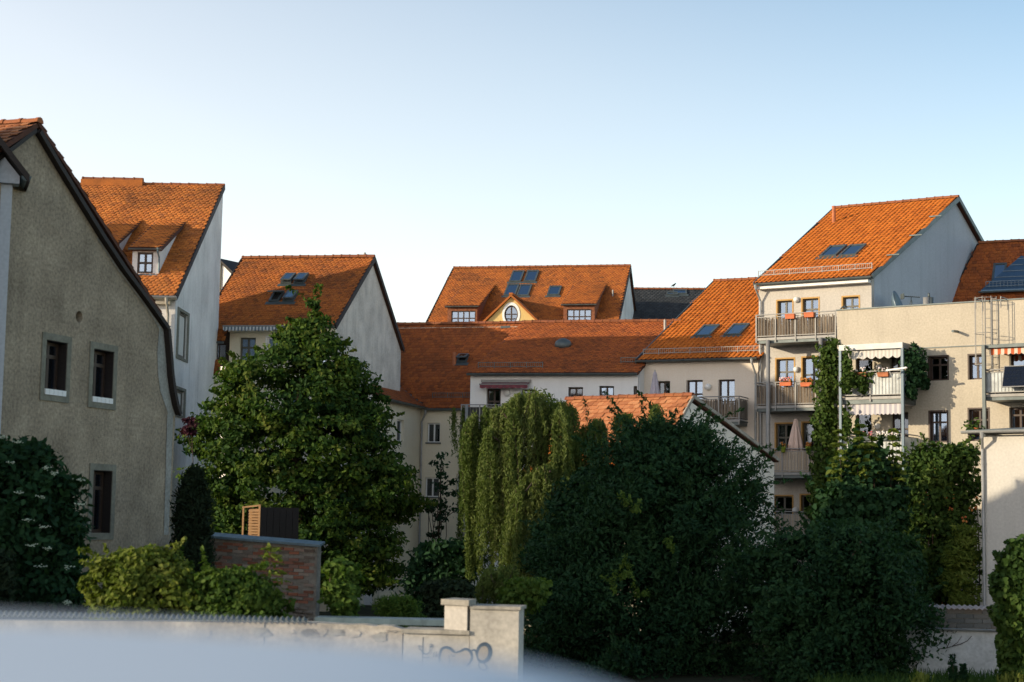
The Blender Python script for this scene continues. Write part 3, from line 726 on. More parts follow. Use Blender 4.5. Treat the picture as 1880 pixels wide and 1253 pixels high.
zl = FF.hit(1750, 637)[2]; m = MB(); m.box(FF.hit(1680, 640)[0], UE, -0.035, -0.002, zl - 0.02, zl + 0.02); m.build('ledge', M['dark_zinc'], Fh)
for k, r in fw_.items():
    window(Fh, (0, 0), (1, 0), r, 'brown_frame', 2 if k not in ('d1', 'e1') else 1, (0.66,) if k not in ('d1', 'e1') else (), 0.17, glass='glass_bright' if k in ('a2', 'b1', 'b2', 'c1', 'c2') else 'glass', curtain=(1 if k == 'b1' else 0), surround='brown_frame' if k[0] in 'ab' else None)
q = FF.hit(1758, 609); m = MB(); m.tube([(q[0], 0.05, q[2]), (q[0], -0.55, q[2] - 0.04)], 0.05, 10); m.build('drain_spout', M['dark_zinc'], Fh)
# ladder with safety hoops
u0 = FF.hit(1813, 640)[0]; u1 = FF.hit(1826, 640)[0]; zb_ = FF.hit(1815, 716)[2]
m = MB()
for u in (u0, u1): m.tube([(u, -0.22, zb_), (u, -0.22, ztop + 0.1)], 0.022, 6)
z = zb_ + 0.2
while z < ztop: m.tube([(u0, -0.22, z), (u1, -0.22, z)], 0.014, 5); z += 0.36
lad = m.build('ladder', M['galv'], Fh)
m = MB(); uc = (u0 + u1) / 2; rr = 0.42
for z in (ztop + 0.05, ztop - 1.3, ztop - 2.5):
    m.tube([(uc + rr * math.sin(a), -0.22 - rr * 0.85 - rr * 0.85 * math.cos(a), z) for a in [math.pi * (-0.86 + 1.72 * i / 12) for i in range(13)]], 0.014, 5)
for a in (-1.6, -0.8, 0, 0.8, 1.6): m.tube([(uc + rr * math.sin(a), -0.22 - rr * 0.85 - rr * 0.85 * math.cos(a), ztop - 2.5) , (uc + rr * math.sin(a), -0.22 - rr * 0.85 - rr * 0.85 * math.cos(a), ztop + 0.1)], 0.013, 5)
m.build('safety_hoop', M['galv'], lad)
m = MB(); 
for u in (u0 - 0.35, u1 + 0.35):
    m.tube([(u, -0.25, ztop - 0.3), (u, -0.25, ztop + 0.12), (u, 0.6, ztop + 0.12)], 0.02, 6)
m.build('grab_rail', M['galv'], lad)
# overgrown balcony stack
BX0 = FF.hit(1541, 700, -1.5)[0]; BX1 = FF.hit(1656, 700, -1.5)[0]; BD = 1.5
ZB1 = FF.hit(1600, 730, -BD)[2]; ZB2 = FF.hit(1600, 846, -BD)[2]; ZBT = FF.hit(1600, 639, -BD)[2]
m = MB(); m.box(BX0, BX1 + 0.05, -BD - 0.05, -0.003, ZBT - 0.06, ZBT + 0.16); m.build('balcony_canopy', M['zinc'], Fh)
for zf in (ZB1, ZB2): balcony(Fh, (0, 0), (1, 0), BX0, BX1, zf, BD, 1.02, 'frosted', npost=3, slab=0.24)
for u in (BX0 + 0.05, BX1 + 0.02):
    m = MB(); m.box(u, u + 0.1, -BD - 0.16, -BD - 0.06, 0, ZBT - 0.065); m.build('balcony_post', M['steel_blue'], Fh)
for zz, mt, dr in ((ZBT - 0.07, 'awning_white', 0.02), (ZB1 - 0.26, 'awning_check', 0.0)):
    awning(Fh, (0, 0), (1, 0), BX0 + 0.08, BX1 - 0.06, zz, BD - 0.1, dr, 0.34 if mt == 'awning_white' else 0.42, mt, 0.34 if mt == 'awning_white' else 0.16, 0.1 if mt == 'awning_white' else 0.05, False)
for px, py in ((1615, 675), (1612, 783)): lamp(Fh, FF, px, py)
# right balcony
RX0 = FF.hit(1806, 700, -1.3)[0]; RX1 = UE - 0.3; ZR1 = FF.hit(1840, 725, -1.3)[2]; ZRT = FF.hit(1840, 636, -1.3)[2]
balcony(Fh, (0, 0), (1, 0), RX0, RX1, ZR1, 1.3, 0.95, 'frosted', npost=4)
m = MB(); m.box(RX0, RX1, -1.36, -0.003, ZRT - 0.05, ZRT + 0.06); m.build('balcony_canopy', M['dark_zinc'], Fh)
for u in (RX0, RX1 - 0.1):
    m = MB(); m.box(u, u + 0.12, -1.5, -1.38, 0, ZRT + 0.06); m.build('balcony_post', M['dark_zinc'], Fh)
awning(Fh, (0, 0), (1, 0), RX0 + 0.2, RX1 - 0.1, ZRT - 0.055, 1.2, 0.02, 0.24, 'awning_orange', 0.2, 0.05, False)

# ---------------------------------------------------------------- house with the orange roof and two roof windows
OF = Fr(1170, 71.6, 25)
O = house('beige_house', 'beige house with lower orange roof and two roof windows left of the tall apartment house', OF)
eL, eR, rL, rR, z0, tan, yr = eave_plane(OF, (1168, 662), (1390, 655), (1310, 518), (1530, 507), 0.3)
wO = OF.hit(1392, 700)[0]; ow_ = {}
for k, q in dict(w1=(1206, 700, 1230, 760), w2=(1260, 698, 1290, 762), w3=(1319, 697, 1349, 775), w4=(1262, 820, 1292, 880), w5=(1318, 820, 1348, 880)).items(): ow_[k] = OF.rect(*q)
oob, ofrm, zrO = gabled(O, OF, eL, eR + 0.1, rL, rR, z0, tan, yr, yr * 1.5, 0.3, 0, wO, (M['beige'], M['tile_orange']), ('pan', 0.215, 0.36), ow_.values(), right=False, vergemat='dark_zinc')
for k, r in ow_.items(): window(O, (0, 0), (1, 0), r, 'brown_frame', 2, (0.6,), 0.2, curtain=1 if k in ('w2', 'w3') else 0, glass='glass_bright' if k in ('w2', 'w3') else 'glass')
ze = z0 - 0.3 * tan; gutter(O, (eL, -0.36, ze - 0.04), (eR, -0.36, ze - 0.04), 'dark_zinc', 0.08)
downpipe(O, (OF.hit(1380, 668, -0.36)[0], -0.36, ze - 0.1), (OF.hit(1387, 690, -0.08)[0], -0.08, ze - 0.7), (OF.hit(1387, 690, -0.08)[0], -0.08, 0.2))
lamp(O, OF, 1301, 711, r=0.15)
for px, py in ((1298, 610), (1353, 608)):
    s, t = fhit(OF, ofrm, px, py); skylight(O, ofrm, s, t, 0.78, 1.65)
snow_guard(O, ofrm, eL + 0.1, eR - 0.05, 0.35)
zf = OF.hit(1325, 772, -1.2)[2]; balcony(O, (0, 0), (1, 0), OF.hit(1290, 772, -0.6)[0], OF.hit(1358, 772, -1.2)[0], zf, 1.2, 1.0, 'reed', npost=3)

# ---------------------------------------------------------------- white row house with the maroon awning
WF = Fr(860, 72.2, 12)
Wh = house('white_row_house', 'white row house with a maroon awning under a long dark red roof, in the middle', WF)
zeW = (WF.hit(860, 688, -0.25)[2] + WF.hit(1168, 682, -0.25)[2]) / 2
tanW = 0.47; z0W = zeW + 0.25 * tanW
yrW = (WF.hroof(940, 597, 0, z0W, tanW)[1] + WF.hroof(1228, 588, 0, z0W, tanW)[1]) / 2
wW = WF.hit(1171, 720)[0]
rWl = WF.hroof(960, 597, 0, z0W, tanW)[0]; ww = {}
for k, q in dict(d=(893, 714, 919, 775), d2=(957, 715, 985, 775), w1=(1043, 711, 1070, 765), w2=(1100, 709, 1127, 765), w3=(1163, 709, 1169.5, 762)).items(): ww[k] = WF.rect(*q)
wob, wfrm, zrW = gabled(Wh, WF, -0.1, wW + 0.02, rWl, WF.hroof(1250, 588, 0, z0W, tanW)[0], z0W, tanW, yrW, yrW + 0.01, 0.25, 0, wW, (M['white'], M['tile_red']), ('beaver', 0.19, 0.2), ww.values(), boards=False)
for k, r in ww.items(): window(Wh, (0, 0), (1, 0), r, 'brown_frame', 2 if k not in ('w3', 'd2') else 1, (0.62,), 0.2, glass='glass_bright' if k == 'w2' else 'glass', curtain=1 if k == 'd' else 0)
gutter(Wh, (-0.1, -0.31, zeW - 0.03), (wW, -0.31, zeW - 0.03), 'dark_zinc', 0.085)
aw = [WF.hit(886, 705, -0.0)[0], WF.hit(973, 705, 0)[0]]
awning(Wh, (0, 0), (1, 0), aw[0], aw[1], WF.hit(930, 703, 0)[2], 0.55, 0.14, 0.16, 'awning_maroon', 0.25, 0.04)
lamp(Wh, WF, 931, 722, r=0.16)
zf = WF.hit(900, 786, -1.3)[2]; balcony(Wh, (0, 0), (1, 0), WF.hit(846, 786, -1.3)[0], WF.hit(985, 786, -1.3)[0], zf, 1.3, 1.0, 'dark', npost=5)
u = WF.hit(856, 800, -1.4)[0]; m = MB(); m.tube([(u, -1.42, 0), (u, -1.42, zf + 1.0)], 0.07, 8); m.build('balcony_post', M['galv'], Wh, True)
s, t = fhit(WF, wfrm, 1034, 636); q = wfrm[6](s, t / wfrm[5])
m = MB(); m.lathe([(0.34, 0), (0.36, 0.1), (0.3, 0.24), (0.16, 0.33), (0.02, 0.36)], seg=14); d = m.build('roof_dome', M['dark_zinc'], Wh, True); d.location = q; d.rotation_euler = (0.42, 0, 0); d.scale = (1.1, 1, 1)
s0, t = fhit(WF, wfrm, 878, 677); s1, _ = fhit(WF, wfrm, 998, 673); snow_guard(Wh, wfrm, s0, s1, t, 'dark_zinc')
s0, t = fhit(WF, wfrm, 1140, 668); s1, _ = fhit(WF, wfrm, 1170, 667); snow_guard(Wh, wfrm, s0, s1, t, 'dark_zinc')
s, t = fhit(WF, wfrm, 1221, 607); q = wfrm[6](s, t / wfrm[5]); m = MB(); m.tube([(q.x, q.y, q.z - 0.3), (q.x, q.y, q.z + 0.5)], 0.07, 8); m.build('vent_pipe', M['galv'], Wh)
s, t = fhit(WF, wfrm, 925, 605); q = wfrm[6](s, t / wfrm[5]); m = MB(); m.bar((q.x - 0.15, q.y, q.z + 0.1), (q.x + 0.3, q.y, q.z + 0.12), 0.1, 0.1); m.build('roof_hook', M['dark_zinc'], Wh)

# ---------------------------------------------------------------- cream corner house (L-shaped) left of it
CF = Fr(860, 74.8, 13.7)
C = house('cream_corner_house', 'cream L-shaped corner house with white-framed windows under a dark red roof, behind the big tree', CF)
uc = CF.hit(772, 800)[0]                         # inner corner of the L
zeC = (CF.hit(775, 751, -0.25)[2] + CF.hit(858, 749, -0.25)[2]) / 2
tanC = 0.86; z0C = zeC + 0.25 * tanC
yrC = CF.hroof(760, 597, 0, z0C, tanC)[1]
cw = {k: CF.rect(*q) for k, q in dict(a=(784, 777, 808, 813), b=(780, 877, 806, 913), c=(838, 870, 856, 905)).items()}
dt = 0.17
wall(C, 'wall', (uc, 0), (1.5, 0), (0, -1), [(0, 0), (1.5 - uc, 0), (1.5 - uc, z0C - dt), (0, z0C - dt)], [rectpoly((r[0] - uc, r[1] - uc, r[2], r[3])) for r in cw.values()], M['cream_for_shade'])
for r in cw.values(): window(C, (0, 0), (1, 0), r, 'white_frame', 2, (), 0.14, 0.06, sill='dark_zinc')
rl = CF.hroof(703, 598, 0, z0C, tanC)[0]
# wing running towards the camera, its wall facing right
zeV = CF.hit(735, 744, -3)[2]
yw = CF.hu(705, 735, uc)[1]                     # near end of the wing wall (negative y)
wv = CF.hu(735, 790, uc); w0 = CF.hu(729, 790, uc)[1]; w1 = CF.hu(742, 790, uc)[1]; wz0 = CF.hu(735, 811, uc)[2]; wz1 = CF.hu(735, 771, uc)[2]
Lw = -yw
hole = (-w1, -w0, wz0, wz1)
tanV = 0.62; run = 4.6
wall(C, 'wing_wall', (uc, -0.001), (uc, yw), (1, 0), [(0, 0), (Lw, 0), (Lw, z0C - dt), (0, z0C - dt)], [rectpoly(hole)], M['cream_for_shade'])
window(C, (uc, 0), (0, -1), hole, 'white_frame', 1, (), -0.14 - 0.07, 0.05, outdepth=True)
wall(C, 'wing_end_wall', (uc - run, yw), (uc - 0.302, yw), (0, -1), [(0, 0), (run - 0.3, 0), (run - 0.3, z0C - dt), (0, z0C - dt + run * tanV)], [], M['white'])
valley = lambda t: t * tanV / tanC
slope(C, 'wing_roof', (uc, 0), (0, -1), (-1, 0), tanV, z0C, [(0.25 * 0, -0.25), (Lw + 0.1, -0.25), (Lw + 0.1, run), (-valley(run), run), (0, 0)], 'beaver', 0.2, 0.22, M['tile_red'])
cpoly = [(uc + 0.0, -0.0), (uc + 0.25, -0.25), (1.6, -0.25), (1.6, yrC), (rl, yrC), (uc - run, valley(run)), ]
cob, cfrm = slope(C, 'roof', (0, 0), (1, 0), (0, 1), tanC, z0C, cpoly, 'beaver', 0.2, 0.22, M['tile_red'])
zrC = z0C + yrC * tanC
ridge_tiles(cob, (rl, yrC, zrC + 0.03), (1.6, yrC, zrC + 0.03), M['ridge'])
wall(C, 'gable_wall', (1.5, 0), (1.5, yrC), (1, 0), [(0.302, 0), (yrC, 0), (yrC, zrC - dt), (0.302, z0C + 0.3 * tanC - dt)], [], M['cream_for_shade'])
wall(C, 'back_wall', (rl - 2, yrC + 0.05), (1.2, yrC + 0.05), (0, 1), [(0, 0), (3.2 - rl, 0), (3.2 - rl, zrC - dt), (0, zrC - dt)], [], M['cream_for_shade'])
m = MB(); m.bar((uc, 0, z0C + 0.03), (uc - run, valley(run), z0C + run * tanV + 0.03), 0.22, 0.02); m.build('valley_flashing', M['dark_zinc'], C)
gutter(C, (uc + 0.28, -0.31, zeC - 0.03), (1.5, -0.31, zeC - 0.03), 'dark_zinc', 0.085)
gutter(C, (uc + 0.31, yw - 0.1, z0C - 0.25 * tanV - 0.03), (uc + 0.31, -0.25, z0C - 0.25 * tanV - 0.03), 'dark_zinc', 0.085)
downpipe(C, (uc + 0.3, -0.3, zeC - 0.1), (uc + 0.08, -0.08, zeC - 0.6), (uc + 0.08, -0.08, 0.2))
s1, t1 = fhit(CF, cfrm, 857, 744); snow_guard(C, cfrm, uc + 0.45, 1.0, 0.4, 'dark_zinc')
s, t = fhit(CF, cfrm, 834, 671); q = cfrm[6](s, t / cfrm[5]); m = MB(); m.tube([(q.x, q.y, q.z - 0.2), (q.x, q.y, q.z + 0.62)], 0.09, 8); m.build('vent_pipe', M['brick_red'], C)
s, t = fhit(CF, cfrm, 850, 661); skylight(C, cfrm, s, t, 0.5, 0.6, 0.35)

# ---------------------------------------------------------------- far house with dormers and the yellow gable
AF = Fr(790, 95, 11)
A = house('dormer_house', 'far house with two dormers and a yellow gable with oval window, behind', AF)
eL, eR, rL, rR, z0, tan, yr = eave_plane(AF, (785, 597), (1132, 590), (833, 493), (1157, 490), 0.0)
zlow = z0
gab = dict(a0=AF.hit(878, 600, -0.6)[0], a1=AF.hit(1004, 598, -0.6)[0])
aob, afrm, zrA = gabled(A, AF, eL - 0.1, eR + 0.1, rL, rR, z0, tan, yr, yr * 2, 0.6, eL, eR, (M['pale'], M['tile_old']), ('beaver', 0.19, 0.19), (), matR=M['weathered_white'])
ka = afrm[5]
def dormer_shed(H, fr, frm, pf, ptop, face_px, tile, wallm, sidem, win=None, wkind=None, glass='glass_bright', ridge=False):
    """shed dormer: pf = front roof edge pixels (l, r), ptop = top edge pixels (l, r) on the main slope, face_px = face box"""
    o, sd, td, up, nn, k, pt = frm
    tl = fhit(fr, frm, *ptop[0]); tr_ = fhit(fr, frm, *ptop[1]); tt = (tl[1] + tr_[1]) / 2
    bl = fhit(fr, frm, face_px[0], face_px[3]); br = fhit(fr, frm, face_px[2], face_px[3]); tb = (bl[1] + br[1]) / 2
    yf = tb / k; ytop = tt / k; tan = up.z / math.sqrt(1 - up.z ** 2); zt = pt(0, ytop).z + 0.03; zb = pt(0, yf).z
    f = fr.hit((pf[0][0] + pf[1][0]) / 2, (pf[0][1] + pf[1][1]) / 2, yf - 0.15); a0 = fr.hit(*pf[0], yf - 0.15)[0]; a1 = fr.hit(*pf[1], yf - 0.15)[0]
    zf = f[2]; tn = (zt - zf) / (ytop - yf + 0.15)
    dr, dfr = slope(H, 'dormer_roof', (0, 0), (1, 0), (0, 1), tn, zf + (0.15 - yf) * tn, [(a0, yf - 0.15), (a1, yf - 0.15), (a1, ytop), (a0, ytop)], tile[0], tile[1], tile[2], tile[3])
    b0, b1 = a0 + 0.12, a1 - 0.12
    r = (fr.rect(*win, y=yf)) if win else None
    ztw = zf + 0.15 * tn - 0.15
    fobj = wall(H, 'dormer_wall', (b0, yf), (b1, yf), (0, -1), [(0, zb - 0.1), (b1 - b0, zb - 0.1), (b1 - b0, ztw), (0, ztw)], [rectpoly((r[0] - b0, r[1] - b0, r[2], r[3]))] if r else [], wallm, 0.15)
    if r: window(H, (0, yf), (1, 0), r, *(wkind or ('brown_frame', 4, (0.5,), 0.06, 0.06)), glass=glass)
    for x, nx in ((b0, -1), (b1, 1)):
        m = MB(); x0 = x if nx > 0 else x
        m.prism([(x, yf + 0.16, pt(0, yf + 0.16).z - 0.1), (x, ytop, zt - 0.12), (x, yf + 0.16, ztw + 0.16 * tn)], (-0.12 * nx, 0, 0)); m.build('dormer_cheek', sidem, H)
    gutter(H, (a0, yf - 0.2, zf - 0.05), (a1, yf - 0.2, zf - 0.05), 'dark_zinc', 0.05)
    return b0, b1, yf, zb, ztw
M['cheek_tile'] = simple('hung_tile_cheek', (0.20, 0.075, 0.035), 0.9, 0, 0.4, 8)
tl_ = ('beaver', 0.19, 0.19, M['tile_old'])
dormer_shed(A, AF, afrm, ((817, 562), (879, 561)), ((845, 526), (911, 523)), (824, 562, 877, 598), tl_, M['cheek_tile'], M['cheek_tile'], (828.5, 571, 873, 598))
dormer_shed(A, AF, afrm, ((1030, 558.5), (1095, 557.5)), ((1056, 525), (1117, 523)), (1036, 558, 1092, 594), tl_, M['cheek_tile'], M['cheek_tile'], (1041, 568, 1086, 595))
# cross gable: apex pixel (939, 541)
yg = -0.9; ap = AF.hit(939, 541, yg); g0 = AF.hit(881, 600, yg)[0]; g1 = AF.hit(1003, 599, yg)[0]; zg0 = AF.hit(881, 600, yg)[2]
ov_c = AF.hit(938.5, 578, yg); rx = abs(AF.hit(951, 578, yg)[0] - ov_c[0]) ; rz_ = abs(AF.hit(938.5, 595, yg)[2] - ov_c[2])
oval = [(ov_c[0] - g0 + rx * math.cos(t), ov_c[2] + rz_ * math.sin(t)) for t in [2 * math.pi * i / 28 for i in range(28)]]
tg = (ap[2] - zg0) / ((g1 - g0) / 2)
wall(A, 'gable_front', (g0, yg), (g1, yg), (0, -1), [(-0.6, zg0 - 0.6 * tg - 0.15), (g1 - g0 + 0.6, zg0 - 0.6 * tg - 0.15), (ap[0] - g0, ap[2] - 0.15)], [oval], M['yellow'], 0.25)
m = MB(); 
for i in range(28):
    t0, t1 = 2 * math.pi * i / 28, 2 * math.pi * (i + 1) / 28
    P0 = lambda t, k_, y: (ov_c[0] + rx * k_ * math.cos(t), y, ov_c[2] + rz_ * k_ * math.sin(t))
    m.quad(P0(t0, 1.0, yg - 0.03), P0(t1, 1.0, yg - 0.03), P0(t1, 1.32, yg - 0.03), P0(t0, 1.32, yg - 0.03))
    m.quad(P0(t0, 1.32, yg - 0.03), P0(t1, 1.32, yg - 0.03), P0(t1, 1.32, yg - 0.002), P0(t0, 1.32, yg - 0.002)); m.quad(P0(t0, 1.0, yg - 0.03), P0(t0, 1.0, yg + 0.2), P0(t1, 1.0, yg + 0.2), P0(t1, 1.0, yg - 0.03))
m.build('oval_surround', M['white_frame'], A)
m = MB(); y_ = yg + 0.06
for i in range(28):
    t0, t1 = 2 * math.pi * i / 28, 2 * math.pi * (i + 1) / 28
    for (ka_, kb_, ya, yb_) in ((0.84, 0.995, y_, y_),): m.quad(P0(t0, ka_, ya), P0(t1, ka_, ya), P0(t1, kb_, yb_), P0(t0, kb_, yb_))
m.box(ov_c[0] - 0.04, ov_c[0] + 0.04, y_, y_ + 0.05, ov_c[2] - rz_ * 0.9, ov_c[2] + rz_ * 0.9)
for zz in (0.05, -0.45): m.box(ov_c[0] - rx * 0.85, ov_c[0] + rx * 0.85, y_ + 0.003, y_ + 0.045, ov_c[2] + zz * rz_ - 0.03, ov_c[2] + zz * rz_ + 0.03)
ow = m.build('oval_window', M['brown_frame'], A)
m = MB(); m.add([P0(2 * math.pi * i / 28, 0.97, y_ + 0.03) for i in range(28)], [tuple(range(28))]); m.build('pane', M['glass_bright'], ow)
zr_g = ap[2]; yend = (zr_g - z0) / tan + 0.1
for sgn in (-1, 1):
    hw = (g1 - g0) / 2 + 0.9
    m = MB(); a = Vector((ap[0], yg - 0.18, zr_g)); b = Vector((ap[0] + sgn * hw, yg - 0.18, zr_g - hw * tg)); c = Vector((ap[0], yend, zr_g))
    zb_y = (b.z - z0) / tan; d = Vector((b.x, max(zb_y, yg - 0.1), b.z))
    m.prism([a, b, d, c], (0, 0, -0.14)); m.build('gable_roof', M['tile_old'], A)
m = MB(); m.bar((ap[0], yg - 0.2, zr_g + 0.02), (ap[0], yend, zr_g + 0.02), 0.22, 0.12); m.build('gable_ridge', M['tile_old'], A)
for (px, py, op) in ((949, 509.5, 0), (976, 509, 0), (939.5, 534.5, 0), (963, 535, 0), (1018, 536, 0)):
    s, t = fhit(AF, afrm, px, py); skylight(A, afrm, s, t, 0.74, 1.5 if px < 1000 else 1.2, op)
s, t = fhit(AF, afrm, 1125, 545); q = afrm[6](s, t / afrm[5]); m = MB(); m.tube([(q.x, q.y, q.z - 0.2), (q.x, q.y, q.z + 0.4)], 0.045, 8); m.build('vent_pipe', M['galv'], A)

# ---------------------------------------------------------------- dark slate roof behind
SF = Fr(1130, 101, 4)
S = house('slate_house', 'house with a dark blue-black slate roof between the dormer house and the orange roofs', SF)
eL, eR, rL, rR, z0, tan, yr = eave_plane(SF, (1128, 600), (1320, 600), (1160, 533), (1320, 531), 0.2)
tan_s = 0.75; z0 = SF.hit(1200, 600, 0)[2]; r_ = SF.hroof(1200, 532, 0, z0, tan_s); yr = r_[1]
uL = SF.hroof(1150, 533, 0, z0, tan_s)[0]; uR = SF.hroof(1345, 531, 0, z0, tan_s)[0]
sob, sfrm, zrS = gabled(S, SF, uL - 0.1, uR, uL - 0.1, uR, z0, tan_s, yr, yr * 2, 0.2, uL, uR - 0.1, (M['pale'], M['slate']), ('beaver', 0.24, 0.2), ())
s, t = fhit(SF, sfrm, 1248, 538); skylight(S, sfrm, s, t, 0.9, 0.55)
s, t = fhit(SF, sfrm, 1234, 541); skylight(S, sfrm, s, t, 0.7, 0.35)

# ---------------------------------------------------------------- red-brown roof at the right edge with the blue shed dormer
QF = Fr(1740, 74.5, 24)
Q = house('solar_roof_house', 'house with a shaded red-brown roof and a blue metal-roofed dormer at the right edge', QF)
tanq = 1.15; z0 = QF.hit(1760, 560, 0)[2]; yr = QF.hroof(1800, 448, 0, z0, tanq)[1]; uL = QF.hroof(1797, 448, 0, z0, tanq)[0]; uE = QF.hit(1738, 566, 0)[0]; uR = QF.hroof(1960, 438, 0, z0, tanq)[0]
qob, qfrm, zrQ = gabled(Q, QF, uE - 0.4, uR, uL, uR, z0, tanq, yr, yr * 2, 1.2, uE - 0.2, uR - 0.1, (M['pale'], M['tile_red']), ('beaver', 0.2, 0.22), ())
# shed dormer with metal roof
yf = 0.15; a0 = QF.hit(1801, 536, yf)[0]; zf = QF.hit(1850, 531, yf)[2]; a1 = uR - 0.5
tpx = QF.hroof(1880, 465, 0, z0, tanq); yt = tpx[1]; tn = (tpx[2] - zf) / (yt - yf)
m = MB(); aL = QF.hroof(1880, 468, 0, z0, tanq)[0]
Zd = lambda y: zf + (y - yf) * tn
m.prism([(a0, yf, zf), (a1, yf, zf), (a1, yt, Zd(yt)), (aL, yt, Zd(yt))], (0, 0, -0.1)); dm = m.build('dormer_roof', simple('blue_sheet_metal', (0.07, 0.13, 0.20), 0.35, 0.5, 0.1, 2), Q)
m = MB()
for i in range(1, 6):
    y = yf + (yt - yf) * i / 6; x = a0 + (aL - a0) * i / 6; m.bar((x, y, Zd(y) + 0.01), (a1, y, Zd(y) + 0.01), 0.03, 0.03)
m.build('metal_seam', M['steel_blue'], dm)
m = MB(); m.box(a0 + 0.3, a1, yf + 0.35, yf + 0.5, zf - 1.6, zf - 0.12); dwl = m.build('dormer_wall', M['dark_wood'], Q)
m = MB(); 
for i in range(4): x = a0 + 0.9 + i * 1.25; m.box(x, x + 0.85, yf + 0.3, yf + 0.345, zf - 1.1, zf - 0.36); 
m.build('dormer_pane', M['glass_bright'], Q)
m = MB(); m.prism([(a0 + 0.3, yf + 0.5, zf - 0.12), (aL, yt - 0.1, Zd(yt) - 0.12), (a0 + 0.3, yf + 0.5, zf - 1.6)], (0.12, 0, 0)); m.build('dormer_cheek', M['dark_wood'], Q)
gutter(Q, (a0 - 0.1, yf - 0.07, zf - 0.08), (a1, yf - 0.07, zf - 0.08), 'copper_green', 0.07)
m = MB(); 
for z in (0.08, 0.3): m.bar((a0 + 0.2, yf + 0.15, zf + 0.1 + z), (a1, yf + 0.15, zf + 0.1 + z), 0.03, 0.03)
x = a0 + 0.2
while x < a1: m.bar((x, yf + 0.15, zf), (x, yf + 0.15, zf + 0.4), 0.025, 0.025); x += 0.16
m.build('snow_guard', M['steel_blue'], Q)
s, t = fhit(QF, qfrm, 1835, 502); skylight(Q, qfrm, s, t, 0.6, 1.2, 0.0)

# ---------------------------------------------------------------- third house from the left: awning, loggia, four roof windows
HF = Fr(420, 66, 10)
H3 = house('loggia_house', 'house with four roof windows and a grey striped awning above the big tree', HF)
eL, eR, rL, rR, z0, tan, yr = eave_plane(HF, (369, 600), (615, 597), (445, 476), (687, 473), 0.25)
wl_ = HF.hit(421, 650)[0]; wr_ = HF.hit(614, 620)[0]
hw_ = {k: HF.rect(*q) for k, q in dict(a=(440, 620, 469, 668), b=(489, 619, 515, 668), c=(570, 640, 600, 690), d=(440, 720, 470, 780), e=(520, 720, 550, 780)).items()}
kk = math.sqrt(1 + tan * tan)
h3ob, h3frm, zrH3 = gabled(H3, HF, eL, eR, rL, rR, z0, tan, yr, yr * 2, 0.25, wl_, wr_, (M['cream_for_shade'], M['tile_old']), ('beaver', 0.18, 0.17), hw_.values(), matR=M['weathered_gable'])
for k, r in hw_.items(): window(H3, (0, 0), (1, 0), r, 'white_frame' if k != 'a' else 'grey_frame', 1 if k != 'a' else 2, (0.62,), 0.12, glass='glass_bright', surround='white_frame' if k == 'b' else None)
for (px, py, op) in ((530, 515, 0.12), (553.5, 515, 0.12), (508, 548, 0.45), (534, 547.5, 0.1)):
    s, t = fhit(HF, h3frm, px, py); skylight(H3, h3frm, s, t, 0.46, 0.85, op)
ze = z0 - 0.25 * tan
gutter(H3, (wl_ - 0.1, -0.31, ze - 0.04), (eR, -0.31, ze - 0.04), 'dark_zinc', 0.075)
m = MB(); m.box(wl_, wr_, -0.2, -0.003, ze - 0.24, ze - 0.12); m.build('eaves_cornice', M['cream_for_shade'], H3)
awning(H3, (0, 0), (1, 0), HF.hit(422, 608)[0], HF.hit(530, 608)[0], HF.hit(470, 603)[2], 0.8, 0.03, 0.18, 'awning_grey', 0.17, 0.07, False)
s, t = fhit(HF, h3frm, 666, 476); q = h3frm[6](s, t / kk); m = MB(); m.tube([(q.x, q.y + 0.3, q.z - 0.3), (q.x, q.y + 0.3, q.z + 0.33)], 0.055, 8); m.build('vent_pipe', M['galv'], H3)
# mansard strip with the dark loggia at the left
xl = eL + 0.02
def tilted(name, a0, a1, ya, za, yb, zb_):
    tn = (zb_ - za) / (yb - ya); slope(H3, name, (0, 0), (1, 0), (0, 1), tn, za - ya * tn, [(a0, ya), (a1, ya), (a1, yb), (a0, yb)], 'beaver', 0.18, 0.17, M['tile_old'], thick=0.06)
zA = HF.hit(390, 602, -0.3)[2]; zBm = HF.hit(390, 627, -0.55)[2]; zC = HF.hit(388, 664, -0.75)[2]; zD = HF.hit(375, 689, -1.05)[2]
xw = HF.hit(356, 680, -1.0)[0]
tilted('mansard_strip', xl - 0.1, wl_ - 0.02, -0.6, zBm, -0.3, zA)
tilted('mansard_strip', xw, wl_ - 0.05, -1.1, zD, -0.8, zC)
m = MB(); m.box(xl - 0.15, wl_ - 0.02, -0.7, -0.62, zBm - 0.1, zBm - 0.02); m.build('loggia_beam', M['dark_zinc'], H3)
m = MB(); m.box(xw, wl_ - 0.02, -0.85, -0.1, zC - 0.08, zC - 0.02); m.build('loggia_sill', M['dark_zinc'], H3)
m = MB(); m.box(xw + 0.1, wl_ - 0.02, 0.3, 0.35, zC - 0.1, zA)
m.build('loggia_back', M['dark_wood'], H3)
m = MB(); n_ = 9
for i in range(n_ + 1): x = xw + 0.15 + (wl_ - xw - 0.35) * i / n_; m.bar((x, -0.6, zC), (x, -0.6, zBm - 0.1), 0.05 if i in (0, n_) else 0.03, 0.03, up=(0, 1, 0))
m.build('loggia_slats', M['dark_wood'], H3)
r = HF.rect(400, 634, 414, 656, y=0.2); m = MB(); m.box(r[0], r[1], 0.2, 0.23, r[2], r[3]); m.build('loggia_pane', M['glass_bright'], H3)
r = (xw, wl_ - 0.001, 0, zD - 0.1); m = MB(); m.box(xw, wl_ - 0.001, -0.95, -0.75, 0, zD - 0.05); m.box(xw, wl_ - 0.001, -0.74, 0.3, zD - 0.3, zD - 0.06); m.build('lower_wall', M['cream_for_shade'], H3)
